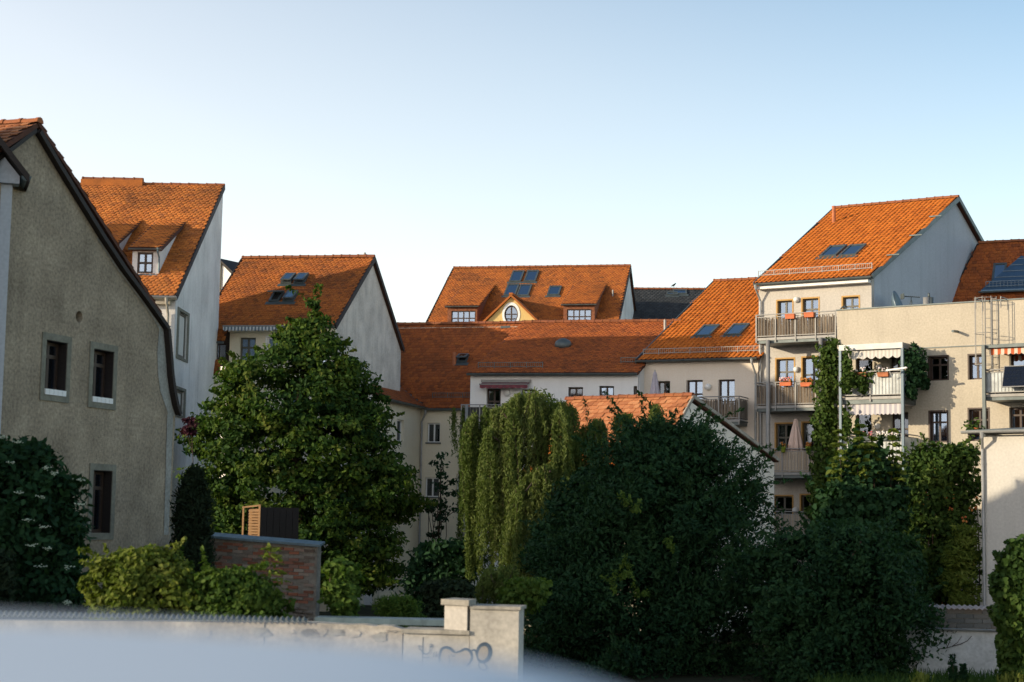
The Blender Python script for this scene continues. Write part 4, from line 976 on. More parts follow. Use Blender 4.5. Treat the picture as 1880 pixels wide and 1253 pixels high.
gutter(H3, (xw - 0.1, -1.16, zD - 0.04), (wl_ - 0.3, -1.16, zD - 0.04), 'zinc', 0.07)
downpipe(H3, (xw + 0.1, -1.16, zD - 0.1), (xw + 0.12, -1.01, zD - 0.5), (xw + 0.12, -1.01, 0.2))
# flashing where the wing roof meets this gable
pA = CF.hit(624, 622, -4.0)
fl = [CF.W(*CF.hu(px, py, uc - run + 0.05)) for px, py in ((690, 640), (640, 624))]

# unseen house added behind it to throw evening shade over the long roof
NF = Fr(470, 77.5, 12)
Nn = house('rear_shade_house', 'plain unseen house added behind the loggia house to shade the long roof', NF)
uA = NF.hit(430, 600, 0)[0]; uB = NF.hit(622, 600, 4)[0]
gabled(Nn, NF, uA, uB, uA, uB, 13.4, 0.5, 4.5, 9.0, 0.3, uA + 0.1, uB - 0.1, (M['cream'], M['tile_old']), (None, 0.2, 0.2), ())

# ---------------------------------------------------------------- second house from the left: steep orange roof, white gable, dormer
DF = Fr(322, 57.2, 0)
D2 = house('tall_gable_house', 'tall house with weathered orange roof, white dormer and bare white side wall, left', DF)
ov = 0.3
a = DF.hit(266, 541, -ov); b = DF.hit(322, 544, -ov); ze = b[2]; c = DF.hu(411, 341, b[0]); tan = (c[2] - ze) / (c[1] + ov); z0 = ze + ov * tan; yr = c[1]
uL = DF.hit(20, 544, -ov)[0]; uR = b[0]
holesR = []
for q in ((327, 574, 343, 658), (321, 716, 337, 762)):
    y0 = DF.hu(q[0], (q[1] + q[3]) / 2, uR - 0.05); y1 = DF.hu(q[2], (q[1] + q[3]) / 2, uR - 0.05); zb_ = DF.hu((q[0] + q[2]) / 2, q[3], uR - 0.05)[2]; zt_ = DF.hu((q[0] + q[2]) / 2, q[1], uR - 0.05)[2]
    holesR.append((y0[1], y1[1], zb_, zt_))
dobj, dfrm, zrD = gabled(D2, DF, uL, uR, uL, uR, z0, tan, yr, yr + 0.01, ov, uL + 0.1, uR - 0.05, (M['weathered_white'], M['tile_weathered']), ('beaver', 0.185, 0.19), (), holesR=[rectpoly(h) for h in holesR], ridge=False)
ridge_tiles(dobj, (DF.hroof(265, 336, 0, z0, tan)[0], yr, zrD), (uR, yr, zrD), M['ridge'], 0.36, 0.10)
ridge_tiles(dobj, (uL, yr, zrD + 0.16), (DF.hroof(265, 336, 0, z0, tan)[0], yr, zrD + 0.16), M['ridge'])
m = MB(); m.box(uL, DF.hroof(265, 336, 0, z0, tan)[0], yr - 0.25, yr + 0.2, zrD - 0.15, zrD + 0.13); m.build('ridge_upstand', M['tile_weathered'], D2)
wall(D2, 'back_wall', (uL + 0.11, yr + 0.2), (uR - 0.06, yr + 0.2), (0, 1), [(0, 0), (uR - uL - 0.17, 0), (uR - uL - 0.17, zrD - 0.16), (0, zrD - 0.16)], [], M['weathered_white'], 0.15)
for h in holesR: window(D2, (uR - 0.05, 0), (0, 1), h, 'grey_frame', 1, (), 0.06, 0.1, blind=True, outer=None)
# casing round the blind windows
for h in holesR:
    m = MB(); t = 0.28; x0, x1 = uR - 0.049, uR - 0.02
    m.box(x0, x1, h[0] - t, h[0], h[2] - 0.1, h[3] + 0.1); m.box(x0, x1, h[1], h[1] + t, h[2] - 0.1, h[3] + 0.1); m.box(x0, x1, h[0], h[1], h[3], h[3] + 0.1); m.box(x0, x1, h[0], h[1], h[2] - 0.1, h[2]); m.build('stone_surround', M['stone'], D2)
m = MB(); m.box(uL, uR - 0.2, -0.24, -0.003, ze - 0.28, ze - 0.1); m.box(uL, uR + 0.05, -0.34, -0.25, ze - 0.12, ze - 0.06); m.build('eaves_cornice', M['cream'], D2)
gutter(D2, (uL, -0.36, ze - 0.02), (uR + 0.05, -0.36, ze - 0.02), 'zinc', 0.07)
downpipe(D2, (DF.hit(306, 545, -0.36)[0], -0.36, ze - 0.1), (DF.hit(309, 560, -0.08)[0], -0.08, ze - 0.6), (DF.hit(309, 560, -0.08)[0], -0.08, 0.2), 'cap')
bb = dormer_shed(D2, DF, dfrm, ((236, 455), (297, 455)), ((272, 413), (342, 406)), (243, 455, 293, 505), ('beaver', 0.185, 0.19, M['tile_weathered']), M['weathered_white'], M['weathered_white'], (252, 463.5, 281, 502), ('brown_frame', 2, (0.5,), 0.05, 0.07))
m = MB(); q0 = DF.hit(250, 504, bb[2] - 0.05); m.box(q0[0] - 0.1, DF.hit(290, 504, bb[2])[0], bb[2] - 0.1, bb[2] - 0.003, q0[2] - 0.06, q0[2]); m.build('dormer_sill', M['copper_green'], D2)
q1 = DF.hit(291.5, 470, bb[2]); downpipe(D2, (q1[0], bb[2] - 0.2, bb[4] + 0.05), (q1[0] + 0.03, bb[2] - 0.06, bb[4] - 0.25), (q1[0] + 0.03, bb[2] - 0.06, bb[3] + 0.1), 'copper_green', 0.03)
# second dormer mostly behind the grey gable
bb = dormer_shed(D2, DF, dfrm, ((150, 452), (208, 452)), ((176, 408), (238, 404)), (155, 452, 206, 505), ('beaver', 0.185, 0.19, M['tile_weathered']), M['weathered_white'], M['weathered_white'], (166, 463, 195, 502), ('brown_frame', 2, (0.5,), 0.05, 0.07))

# small white gable piece behind the second house
EF = Fr(405, 73, 30)
E_ = house('small_gable_house', 'narrow white gable with a dark roof edge peeping out between the two tiled roofs, left', EF)
p0 = EF.hit(405, 479); p1 = EF.hit(431, 505); p2 = EF.hit(470, 545); 
wall(E_, 'gable_wall', (p0[0] - 3, 0), (p2[0], 0), (0, -1), [(0, 0), (p2[0] - p0[0] + 3, 0), (p2[0] - p0[0] + 3, p2[2] - 0.1), (3, p0[2] - 0.1), (0, p0[2] - 3 * (p0[2] - p2[2]) / (p2[0] - p0[0]) - 0.1)], [], M['white'])
sl2 = (p0[2] - p2[2]) / (p2[0] - p0[0]); m = MB(); m.prism([(p0[0], -0.15, p0[2]), (p2[0] + 0.1, -0.15, p2[2]), (p2[0] + 0.1, 5, p2[2]), (p0[0], 5, p0[2])], (0, 0, 0.1)); m.prism([(p0[0] - 3.2, -0.15, p0[2] - 3.2 * sl2), (p0[0], -0.15, p0[2]), (p0[0], 5, p0[2]), (p0[0] - 3.2, 5, p0[2] - 3.2 * sl2)], (0, 0, 0.1)); m.build('roof', M['dark_wood'], E_)
m = MB(); m.box(p0[0] - 0.08, p0[0] + 0.1, -0.1, -0.002, 0, p0[2] - 0.12); m.build('corner_strip', M['stone'], E_)

# ---------------------------------------------------------------- grey house with the bell-cast gable, left
TH = 72; GFx = Fr(318, 40, -TH)              # facade plane of the gable wall, receding to the right
G = house('grey_rendered_house', 'big grey rendered house with a tall bell-shaped gable and deep-set dark windows, left', GFx)
def gp(px, py): q = GFx.hit(px, py); return (q[0], q[2])
prof_px = [(62, 243), (100, 307), (140, 372), (180, 436), (220, 496), (260, 549), (286, 585), (300, 605), (304, 650), (307, 690), (311, 720), (316, 745), (322, 763)]
prof = [gp(*q) for q in prof_px]
au = prof[0][0]; left = [(2 * au - a_ , z_) for a_, z_ in prof]
bot = [gp(318, 790)[0], gp(318, 985)[0]]
outline = [(left[-1][0], 0), (prof[-1][0] - 0.12, 0)] + [(a_, z_) for a_, z_ in reversed(prof)] + left[1:]
gw = {k: (lambda qs: (sum(gp(*q)[0] for q in (qs[0], qs[2])) / 2, sum(gp(*q)[0] for q in (qs[1], qs[3])) / 2, sum(gp(*q)[1] for q in qs[2:]) / 2, sum(gp(*q)[1] for q in qs[:2]) / 2))(qs)
      for k, qs in dict(a=((84.3, 624.3), (123.8, 630.7), (79.5, 722), (117, 727)), b=((171.7, 641), (209.4, 646.6), (166.5, 735.5), (203, 741)), c=((171, 863), (205.5, 866), (165, 978), (200, 980))).items()}
vc = gp(145.5, 582); vr = 0.13
vent = [(vc[0] + vr * 1.05 * math.cos(2 * math.pi * i / 16), vc[1] + vr * math.sin(2 * math.pi * i / 16)) for i in range(16)]
wall(G, 'gable_wall', (0, 0), (1, 0), (0, -1), outline, [rectpoly(r) for r in gw.values()] + [vent], M['grey_render'], 0.4)
for k, r in gw.items():
    wo = window(G, (0, 0), (1, 0), r, 'brown_frame', 2, (0.72,), 0.2, 0.08, glass='glass_bright', surround='dark_wood', outer='stone', curtain=(2 if k == 'a' else 3), ow=0.15)
    if k in 'ab':
        m = MB(); n_ = 5
        for i in range(n_): x0 = r[0] + (r[1] - r[0]) * i / n_; m.box(x0 + 0.006, x0 + (r[1] - r[0]) / n_ - 0.006, -0.05, 0.24, r[2] - 0.02, r[2] + 0.1)
        m.build('tiled_sill', M['white_frame'], wo)
# lighter edge band that follows the verge
m = MB(); band = prof[3:]
for (p, q) in zip(band[:-1], band[1:]):
    wd0 = 0.10 + 0.35 * min(1, max(0, (8.6 - p[1]) / 1.0)) * (1 if p[1] > 6.6 else 0.7); wd1 = 0.10 + 0.35 * min(1, max(0, (8.6 - q[1]) / 1.0)) * (1 if q[1] > 6.6 else 0.7)
    m.quad((p[0] - wd0, -0.012, p[1] - 0.02), (p[0] - 0.02, -0.012, p[1] - 0.02), (q[0] - 0.02, -0.012, q[1] - 0.02), (q[0] - wd1, -0.012, q[1] - 0.02))
zl = prof[-1]
m.quad((zl[0] - 0.42, -0.013, zl[1]), (zl[0] - 0.13, -0.013, zl[1]), (zl[0] - 0.13, -0.013, gp(318, 982)[1]), (zl[0] - 0.36, -0.013, gp(318, 982)[1]))
m.build('edge_band', plaster('pale_edge_render', (0.36, 0.35, 0.31), 0.7, 2.5, 0.5, 0.4), G)
# roof: sheets following the profile, 10 m deep (into the house = local +y)
DEP = 8.5
m = MB(); th_ = 0.09
pr_ = prof; 
for side in (1, -1):
    pp = [(au + side * (a_ - au), z_) for a_, z_ in pr_]
    for (p, q) in zip(pp[:-1], pp[1:]):
        d = Vector((q[0] - p[0], q[1] - p[1])).normalized(); n_ = Vector((-d.y, d.x)) * (1 if side > 0 else -1); 
        if n_.x * side < 0: n_ = -n_
        o_ = n_ * th_
        m.prism([(p[0], -0.10, p[1]), (q[0], -0.10, q[1]), (q[0], DEP, q[1]), (p[0], DEP, p[1])], (o_.x, 0, o_.y))
groof = m.build('roof', M['dark_wood'], G)
# tiles on the slope that shows to the left of the ridge, and down the right verge
pL, qL = (2 * au - prof[0][0], prof[0][1]), (2 * au - prof[5][0], prof[5][1])
tnL = (pL[1] - qL[1]) / (pL[0] - qL[0])
_, gfrm = slope(G, 'roof_slope', (qL[0], 0), (0, 1), (1, 0), tnL, qL[1] + 0.09 * math.sqrt(1 + tnL ** 2) + 0.1, [(-0.1, 2.2), (2.4, 2.2), (2.4, pL[0] - qL[0]), (-0.1, pL[0] - qL[0])], 'beaver', 0.19, 0.2, M['tile_each'], single=True, thick=0.1)
slope(G, 'roof_slope', (qL[0], 0), (0, 1), (1, 0), tnL, qL[1] + 0.09 * math.sqrt(1 + tnL ** 2) + 0.1, [(2.4, 0), (DEP, 0), (DEP, pL[0] - qL[0]), (2.4, pL[0] - qL[0])], 'beaver', 0.19, 0.2, M['tile_old'], thick=0.1)
slope(G, 'roof_slope', (qL[0], 0), (0, 1), (1, 0), tnL, qL[1] + 0.09 * math.sqrt(1 + tnL ** 2) + 0.1, [(-0.1, 0), (2.4, 0), (2.4, 2.19), (-0.1, 2.19)], 'beaver', 0.19, 0.2, M['tile_old'], thick=0.1)
zrG = prof[0][1] + 0.2
ridge_tiles(groof, (au, -0.15, zrG + 0.02), (au, DEP, zrG + 0.02), M['ridge'], 0.42, 0.11)
tr = (prof[0][1] - prof[5][1]) / (prof[5][0] - prof[0][0])
slope(G, 'roof_slope', (prof[6][0] + 0.2, 0), (0, 1), (-1, 0), tr, prof[6][1] + 0.06, [(-0.12, 0.1), (DEP, 0.1), (DEP, prof[6][0] + 0.2 - au), (-0.12, prof[6][0] + 0.2 - au)], 'beaver', 0.19, 0.2, M['tile_old'], thick=0.08)
m = MB(); vv = [(a_ + 0.05, -0.12, z_ + 0.02) for a_, z_ in prof]
for p, q in zip(vv[:-1], vv[1:]): m.bar(p, q, 0.05, 0.11)
m.build('verge_board', M['dark_wood'], G)
m = MB(); m.box(left[-1][0], left[-1][0] + 0.3, 0.41, DEP, 0, prof[-1][1]); m.box(prof[-1][0] - 0.45, prof[-1][0] - 0.13, 0.41, DEP, 0, prof[-1][1]); m.build('side_wall', M['grey_render'], G)
wall(G, 'back_wall', (0, DEP), (1, DEP), (0, 1), [(a_, z_) for a_, z_ in outline], [], M['grey_render'], 0.3)

# unseen house added beyond the left edge to shade the elder bush
XF = Fr(-260, 28.5, 0)
Xh = house('left_shade_house', 'plain cream house added just beyond the left edge to shade the elder bush', XF)
gabled(Xh, XF, -6, 0.2, -6, 0.2, 5.0, 0.9, 1.9, 3.8, 0.3, -5.8, 0.0, (M['cream'], M['tile_old']), (None, 0.2, 0.2), ())
YF = Fr(0, 0, 0, o=(-28.0, 56.2, 0))  # second unseen house, added to shade the lower roof of the tall gable house
Yh = house('tall_shade_house', 'tall cream house added unseen beyond the left edge to shade the weathered orange roof', YF)
gabled(Yh, YF, -0.2, 8.8, -0.2, 8.8, 14.6, 0.8, 2.4, 4.8, 0.3, 0.0, 8.6, (M['cream'], M['tile_old']), (None, 0.2, 0.2), ())
# ---------------------------------------------------------------- white house at the left edge
LF = Fr(-4, 33, -20)
Lh = house('white_gabled_house', 'white gabled house cut off by the left edge, in front of the grey gable', LF)
lp = [LF.hit(px, py) for px, py in ((0, 275), (36, 322), (36, 343), (2, 338), (22, 343))]
tl = (lp[0][2] - lp[1][2]) / (lp[1][0] - lp[0][0]); rdg = -0.9
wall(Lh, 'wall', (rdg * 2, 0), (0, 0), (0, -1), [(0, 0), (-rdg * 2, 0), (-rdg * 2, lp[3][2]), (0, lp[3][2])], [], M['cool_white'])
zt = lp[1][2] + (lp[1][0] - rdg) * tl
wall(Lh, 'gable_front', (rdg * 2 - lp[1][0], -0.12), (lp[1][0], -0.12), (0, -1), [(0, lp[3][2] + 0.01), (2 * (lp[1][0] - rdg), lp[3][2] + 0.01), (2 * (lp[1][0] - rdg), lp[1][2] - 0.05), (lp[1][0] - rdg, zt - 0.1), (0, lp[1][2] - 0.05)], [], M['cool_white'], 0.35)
for s_ in (1, -1):
    m = MB(); e_ = Vector((rdg + s_ * (lp[1][0] - rdg + 0.18), -0.4, lp[1][2] - 0.18 * tl)); t_ = Vector((rdg, -0.4, zt)); m.prism([e_, t_, t_ + Vector((0, 1.2, 0)), e_ + Vector((0, 1.2, 0))], (0, 0, 0.16)); m.build('roof', M['dark_wood'], Lh)
m = MB(); m.box(rdg * 2, rdg * 2 + 0.3, 0.31, 0.8, 0, lp[3][2]); m.box(-0.3, 0, 0.31, 0.8, 0, lp[3][2]); m.box(rdg * 2, 0, 0.8, 0.9, 0, lp[3][2]); m.build('side_wall', M['cool_white'], Lh)
q = LF.hit(42, 327); gutter(Lh, (lp[1][0] + 0.12, -0.3, q[2] - 0.02), (lp[1][0] + 0.12, 0.8, q[2] - 0.02), 'copper_green', 0.09)

# ---------------------------------------------------------------- small tiled house in the middle
KF = Fr(1250, 54.3, 36.7)
K = house('small_tiled_house', 'small house with sunlit pale orange tiles and a white gable behind the willow', KF)
rp = KF.hit(1272, 727, 0.0); rl_ = KF.hit(1040, 735, 0.0); zr = (rp[2] + KF.hu(1040, 735, rl_[0])[2]) / 2
zr = rp[2]; uR = rp[0]; uL = rl_[0]
tf = 1.0; tb = 0.34; hf = 2.6; hb = KF.hu(1425, 840, uR)
hbk = hb[1]; tb = (zr - hb[2]) / hbk
# front slope (towards the camera)
kob, kfrm = slope(K, 'roof', (0, -hf), (1, 0), (0, 1), tf, zr - hf * tf, [(uL, 0.9), (uR, 0.9), (uR, hf), (uL, hf)], 'beaver', 0.21, 0.2, M['tile_each'], single=True, wob=0.008)
slope(K, 'lower_roof', (0, -hf), (1, 0), (0, 1), tf, zr - hf * tf, [(uL, 0), (uR, 0), (uR, 0.9), (uL, 0.9)], 'beaver', 0.21, 0.2, M['tile_orange'])
slope(K, 'back_roof', (0, hbk), (1, 0), (0, -1), tb, zr - hbk * tb, [(uL, -0.2), (uR, -0.2), (uR, hbk), (uL, hbk)], None)
ridge_tiles(kob, (uL, 0, zr + 0.02), (uR, 0, zr + 0.02), M['ridge'], 0.34, 0.12)
wall(K, 'gable_wall', (uR - 0.08, -hf), (uR - 0.08, hbk), (1, 0), [(0, 0), (hf + hbk, 0), (hf + hbk, zr - hbk * tb - 0.2), (hf, zr - 0.2), (0, zr - hf * tf - 0.2)], [], M['warm_white'])
wall(K, 'wall', (uL + 0.1, -hf + 0.05), (uR - 0.39, -hf + 0.05), (0, -1), [(0, 0), (uR - uL - 0.5, 0), (uR - uL - 0.5, zr - hf * tf - 0.15), (0, zr - hf * tf - 0.15)], [], M['stone'])
wall(K, 'gable_wall', (uL + 0.1, -hf + 0.36), (uL + 0.1, hbk), (-1, 0), [(0, 0), (hf + hbk - 0.4, 0), (hf + hbk - 0.4, zr - hbk * tb - 0.2), (hf - 0.36, zr - 0.2), (0, zr - (hf - 0.36) * tf - 0.2)], [], M['garden_wall'])
verge(K, [(uR + 0.03, -hf, zr - hf * tf - 0.04), (uR + 0.03, 0, zr - 0.02), (uR + 0.03, hbk + 0.2, zr - (hbk + 0.2) * tb - 0.04)], 'cap', 0.05, 0.11)

# ---------------------------------------------------------------- white outbuilding at the right edge
UF = Fr(1803, 48, 40)
U_ = house('white_outbuilding', 'plain white outbuilding with a zinc gutter and downpipe at the right edge', UF)
zg = UF.hit(1840, 795, -0.3)[2]
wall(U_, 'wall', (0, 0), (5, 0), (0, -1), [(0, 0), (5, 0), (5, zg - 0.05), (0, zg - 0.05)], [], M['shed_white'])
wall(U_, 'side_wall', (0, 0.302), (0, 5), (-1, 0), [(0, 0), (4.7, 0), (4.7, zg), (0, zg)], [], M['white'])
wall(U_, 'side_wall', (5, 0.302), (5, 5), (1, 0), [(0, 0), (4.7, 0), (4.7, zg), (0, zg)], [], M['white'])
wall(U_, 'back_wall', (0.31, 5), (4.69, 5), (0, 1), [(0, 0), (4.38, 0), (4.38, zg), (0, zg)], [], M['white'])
slope(U_, 'roof', (0, 0), (1, 0), (0, 1), 0.07, zg + 0.12, [(-0.35, -0.3), (5.3, -0.3), (5.3, 5.3), (-0.35, 5.3)], None, deck='dark_zinc', thick=0.05)
m = MB(); m.box(-0.3, 5.2, -0.27, -0.02, zg - 0.03, zg + 0.02); m.build('soffit_board', M['dark_wood'], U_)
gutter(U_, (-0.45, -0.36, zg + 0.06), (5.3, -0.36, zg + 0.08), 'zinc', 0.07)
downpipe(U_, (UF.hit(1803, 800, -0.36)[0], -0.36, zg - 0.0), (0.06, -0.07, zg - 0.45), (0.06, -0.07, 0.2))

# ---------------------------------------------------------------- garden walls
def corr(m, x0, x1, y, z, amp=0.025, per=0.13, depth=0.5, th=0.008):
    n = int((x1 - x0) / per * 6)
    for i in range(n):
        a = x0 + (x1 - x0) * i / n; b = x0 + (x1 - x0) * (i + 1) / n
        za = z + amp * math.sin(2 * math.pi * a / per); zb = z + amp * math.sin(2 * math.pi * b / per)
        m.quad((a, y, za), (b, y, zb), (b, y + depth, zb + 0.05), (a, y + depth, za + 0.05)); m.quad((a, y, za - th * 2), (b, y, zb - th * 2), (b, y, zb), (a, y, za))
W1 = Fr(745, 25, 5)
gw1 = empty('rendered_garden_wall', 'long patched rendered garden wall with a corrugated sheet edge along the bottom left', 'wall', tuple(W1.o), -math.radians(5))
zt1 = W1.hit(600, 1143)[2]; uL1 = -11.0; uC = W1.hit(566, 1142)[0]
top = [(0, W1.hit(745, 1156)[2])] + [(W1.hit(px, py)[0], W1.hit(px, py)[2]) for px, py in ((720, 1150), (700, 1149), (690, 1150.5), (668, 1147), (640, 1147.5), (600, 1145), (566, 1143), (300, 1141), (0, 1139))] + [(uL1, zt1 - 0.02)]
wall(gw1, 'wall', (uL1, 0), (0, 0), (0, -1), [(0, 0), (-uL1, 0)] + [(a - uL1, z) for a, z in top], [], M['garden_wall'], 0.3)
m = MB(); corr(m, uL1, uC, -0.06, zt1 + 0.015, 0.018, 0.085, 0.05); m.build('corrugated_edge', M['dark_zinc'], gw1)
# loose plaster patches
for k in range(16):
    px = random.uniform(330, 735); q = W1.hit(px, random.uniform(1152, 1175)); r0 = random.uniform(0.05, 0.16)
    pts = [(q[0] + r0 * random.uniform(0.6, 1.2) * math.cos(t), -0.012, q[2] + r0 * 0.6 * random.uniform(0.5, 1.2) * math.sin(t)) for t in [2 * math.pi * i / 9 for i in range(9)]]
    pts = [(x, y, min(z, zt1 - 0.1)) for x, y, z in pts]
    m = MB(); m.prism(pts, (0, 0.01, 0)); m.build('plaster_patch', M['cap' if k % 2 else 'garden_wall'], gw1)
m = MB(); a = W1.hit(485, 1150); m.prism([(a[0], -0.006, zt1 - 0.02), (a[0] + 0.015, -0.006, zt1 - 0.02), (a[0] + 0.02, -0.006, a[2] - 0.25), (a[0] + 0.0, -0.006, a[2] - 0.3)], (0, 0.004, 0)); m.build('wall_crack', M['soffit'], gw1)
# flat roof seen behind the wall
m = MB(); m.box(-1.6, 0.9, 1.2, 1.6, zt1 - 0.1, zt1 - 0.005); ob = m.build('shed_roof', M['copper_green'])
ob.location = tuple(W1.o); ob.rotation_euler = (0, 0, -math.radians(5)); tag(ob, 'thin flat blue-grey shed roof just behind the rendered garden wall', 'roof')

PF = Fr(747, 25, 10)
gp1 = empty('graffiti_wall', 'grey garden wall panel with blue bubble-letter graffiti and a taller right part', 'wall', tuple(PF.o), -math.radians(10))
zc = PF.hit(800, 1158)[2]; uP0 = PF.hit(813, 1130)[0]; uP1 = PF.hit(862, 1130)[0]; uE = PF.hit(952, 1180)[0]; zT = PF.hit(900, 1113)[2]
m = MB(); m.box(0, uP1 + 0.002, 0, 0.45, 0, zc - 0.05); m.build('panel', M['grey_plaster'], gp1)
m = MB(); m.box(-0.02, uP1 + 0.01, -0.05, 0.5, zc - 0.048, zc + 0.012); m.build('coping', M['cap'], gp1)
m = MB(); m.box(uP1 + 0.012, uE, -0.01, 0.45, 0, zT - 0.05); m.build('tall_panel', M['grey_plaster'], gp1)
m = MB(); m.box(uP1 + 0.012, uE + 0.03, -0.05, 0.5, zT - 0.048, zT + 0.0); m.build('coping', M['cap'], gp1)
# sunlit pier block standing on the low coping, turned towards the sun
m = MB(); zq = PF.hit(838, 1105)[2]
m.prism([(uP0, 0.12, zc + 0.013), (uP1 - 0.03, -0.03, zc + 0.013), (uP1 + 0.0, 0.3, zc + 0.013), (uP0 + 0.1, 0.46, zc + 0.013)], (0, 0, zq - zc - 0.07)); m.build('pier', M['pale'], gp1)
m = MB(); m.prism([(uP0 - 0.05, 0.08, zq - 0.055), (uP1 + 0.0, -0.08, zq - 0.055), (uP1 + 0.03, 0.34, zq - 0.055), (uP0 + 0.06, 0.52, zq - 0.055)], (0, 0, 0.085)); m.build('pier_cap', M['cap'], gp1)
# graffiti: flat paint on the panel
def paint(pts, wd, mat, name='graffiti', y=-0.014, taper=True):
    q = [PF.hit(680 + x / 6.267, 1080 + y_ / 6.267) for x, y_ in pts]; q = [Vector((p[0], p[2])) for p in q]
    m = MB(); n = len(q); L = []; Rr = []
    for i in range(n):
        d = (q[min(i + 1, n - 1)] - q[max(i - 1, 0)]); d = d.normalized() if d.length else Vector((1, 0)); nn = Vector((-d.y, d.x)); w_ = wd * (1 if not taper else (0.55 + 0.9 * math.sin(math.pi * (i + 0.5) / n)))
        L.append(q[i] + nn * w_); Rr.append(q[i] - nn * w_)
    for i in range(n - 1): m.quad((L[i].x, y, L[i].y), (L[i + 1].x, y, L[i + 1].y), (Rr[i + 1].x, y, Rr[i + 1].y), (Rr[i].x, y, Rr[i].y))
    return m.build(name, mat, gp1)
def fillp(pts, mat, y=-0.0125):
    q = [PF.hit(680 + x / 6.267, 1080 + y_ / 6.267) for x, y_ in pts]
    tri = tessellate_polygon([[Vector((p[0], p[2], 0)) for p in q]]); m = MB(); m.add([(p[0], y, p[2]) for p in q], tri); return m.build('graffiti_fill', mat, gp1)
def smooth(pts, n=6):
    out = []
    for i in range(len(pts) - 1):
        p0, p1, p2, p3 = [pts[max(0, min(len(pts) - 1, i + k))] for k in (-1, 0, 1, 2)]
        for j in range(n):
            t = j / n
            out.append(tuple(0.5 * (2 * b + (c - a) * t + (2 * a - 5 * b + 4 * c - d) * t * t + (3 * b - a - 3 * c + d) * t ** 3) for a, b, c, d in zip(p0, p1, p2, p3)))
    return out + [pts[-1]]
blue = simple('blue_grey_spray_paint', (0.045, 0.075, 0.11), 0.8, var=0.3); tanp = simple('tan_spray_paint', (0.36, 0.31, 0.24), 0.85, var=0.2)
hump1 = smooth([(800, 850), (800, 780), (820, 705), (870, 680), (920, 695), (950, 725), (985, 740)]); hump2 = smooth([(985, 740), (1040, 722), (1090, 700), (1140, 715), (1168, 765), (1160, 830), (1110, 890)])
arch = smooth([(1165, 720), (1190, 708), (1212, 722), (1222, 770)]); loop = smooth([(1235, 800), (1230, 740), (1260, 670), (1320, 643), (1370, 680), (1380, 750), (1350, 815), (1300, 845), (1255, 830), (1235, 800)])
tail = smooth([(1262, 832), (1250, 880), (1280, 930), (1330, 930), (1340, 900), (1300, 850)])
fillp(hump1 + hump2[1:] + [(1000, 900), (850, 900)], tanp); fillp(loop[:-1], tanp)
for a, w_ in ((hump1, 0.014), (hump2, 0.014), (arch, 0.010), (loop, 0.021), (tail, 0.008)): paint(a, w_, blue)
paint(smooth([(905, 760), (915, 840), (900, 890)]), 0.004, blue); paint(smooth([(930, 760), (965, 780), (975, 760)]), 0.004, blue)
for a in ([(550, 665), (575, 660), (560, 690), (590, 715), (610, 760)], [(600, 735), (640, 755), (680, 735), (690, 690), (700, 660)], [(685, 650), (700, 642), (712, 660), (698, 676), (685, 660)], [(595, 790), (640, 795), (680, 785)], [(735, 735), (730, 790)], [(762, 728), (758, 795)]):
    paint(smooth(a), 0.006, blue, taper=False)
m = MB(); a = PF.hit(777, 1165); m.box(a[0] - 0.006, a[0] + 0.006, -0.004, -0.001, 0.4, zc - 0.1); m.build('panel_joint', M['soffit'], gp1)

# weathered brick wall with a slate coping
BF = Fr(391, 39, 8)
bwl = empty('brick_wall', 'old patched brick wall with a blue-grey sloping coping beside the dark column of thuja', 'wall', tuple(BF.o), -math.radians(8))
b0 = BF.hit(391, 987); b1 = BF.hit(583, 1003); bz = lambda u: b0[2] + (b1[2] - b0[2]) * (u - b0[0]) / (b1[0] - b0[0])
m = MB(); m.prism([(-1.0, 0.03, 0), (b1[0] - 0.01, 0.03, 0), (b1[0] - 0.01, 0.03, bz(b1[0]) - 0.02), (-1.0, 0.03, bz(-1.0) - 0.02)], (0, 0.35, 0)); m.build('mortar_core', plaster('old_mortar', (0.26, 0.23, 0.19), 0.6, 2, 0.5, 0.3, 0.7), bwl)
M['brick'] = tinted('weathered_bricks', [(0.16, 0.06, 0.035), (0.30, 0.11, 0.06), (0.22, 0.10, 0.07), (0.30, 0.26, 0.21), (0.09, 0.06, 0.045), (0.24, 0.20, 0.16)], dirt=0.85, dirtcol=(0.25, 0.22, 0.18), random_obj=True, dscale=1.5, bump=0.5)
bm_ = MB(); bm_.add([(-0.118, 0, 0.004), (0.118, 0, 0), (0.116, 0, 0.066), (-0.117, 0.004, 0.068), (-0.12, 0.08, 0), (0.12, 0.08, 0), (0.12, 0.08, 0.068), (-0.12, 0.08, 0.068)], [(0, 1, 2, 3), (0, 4, 5, 1), (1, 5, 6, 2), (2, 6, 7, 3), (3, 7, 4, 0)])
first = None; cnt = 0; row = 0; z = b0[2] - 0.16
rest = []
while z > 0.3:
    x = -0.1 + (0.125 if row % 2 else 0)
    while x < b1[0] - 0.1:
        zz = z - (b0[2] - bz(x))
        if random.random() > 0.22 and zz + 0.07 < bz(x) - 0.05:
            if cnt < 290 and z > b0[2] - 1.45:
                if first is None: first = bm_.build('brick', M['brick'], bwl); o = first
                else: o = first.copy(); COL.objects.link(o); o.parent = bwl
                o.location = (x, random.uniform(-0.012, 0.02), zz); o.rotation_euler = (0, random.uniform(-0.03, 0.03), random.uniform(-0.03, 0.03)); cnt += 1
            else: rest.append((x, zz))
        x += 0.25
    z -= 0.08; row += 1
if rest:
    V = np.array([np.array(bm_.v) + np.array([x, random.uniform(-0.01, 0.02), zz]) for x, zz in rest]); rep_mesh('bricks', V, bm_.f, RNG.random(len(rest)), M['brick'], bwl, kind='stuff')
n_ = 7
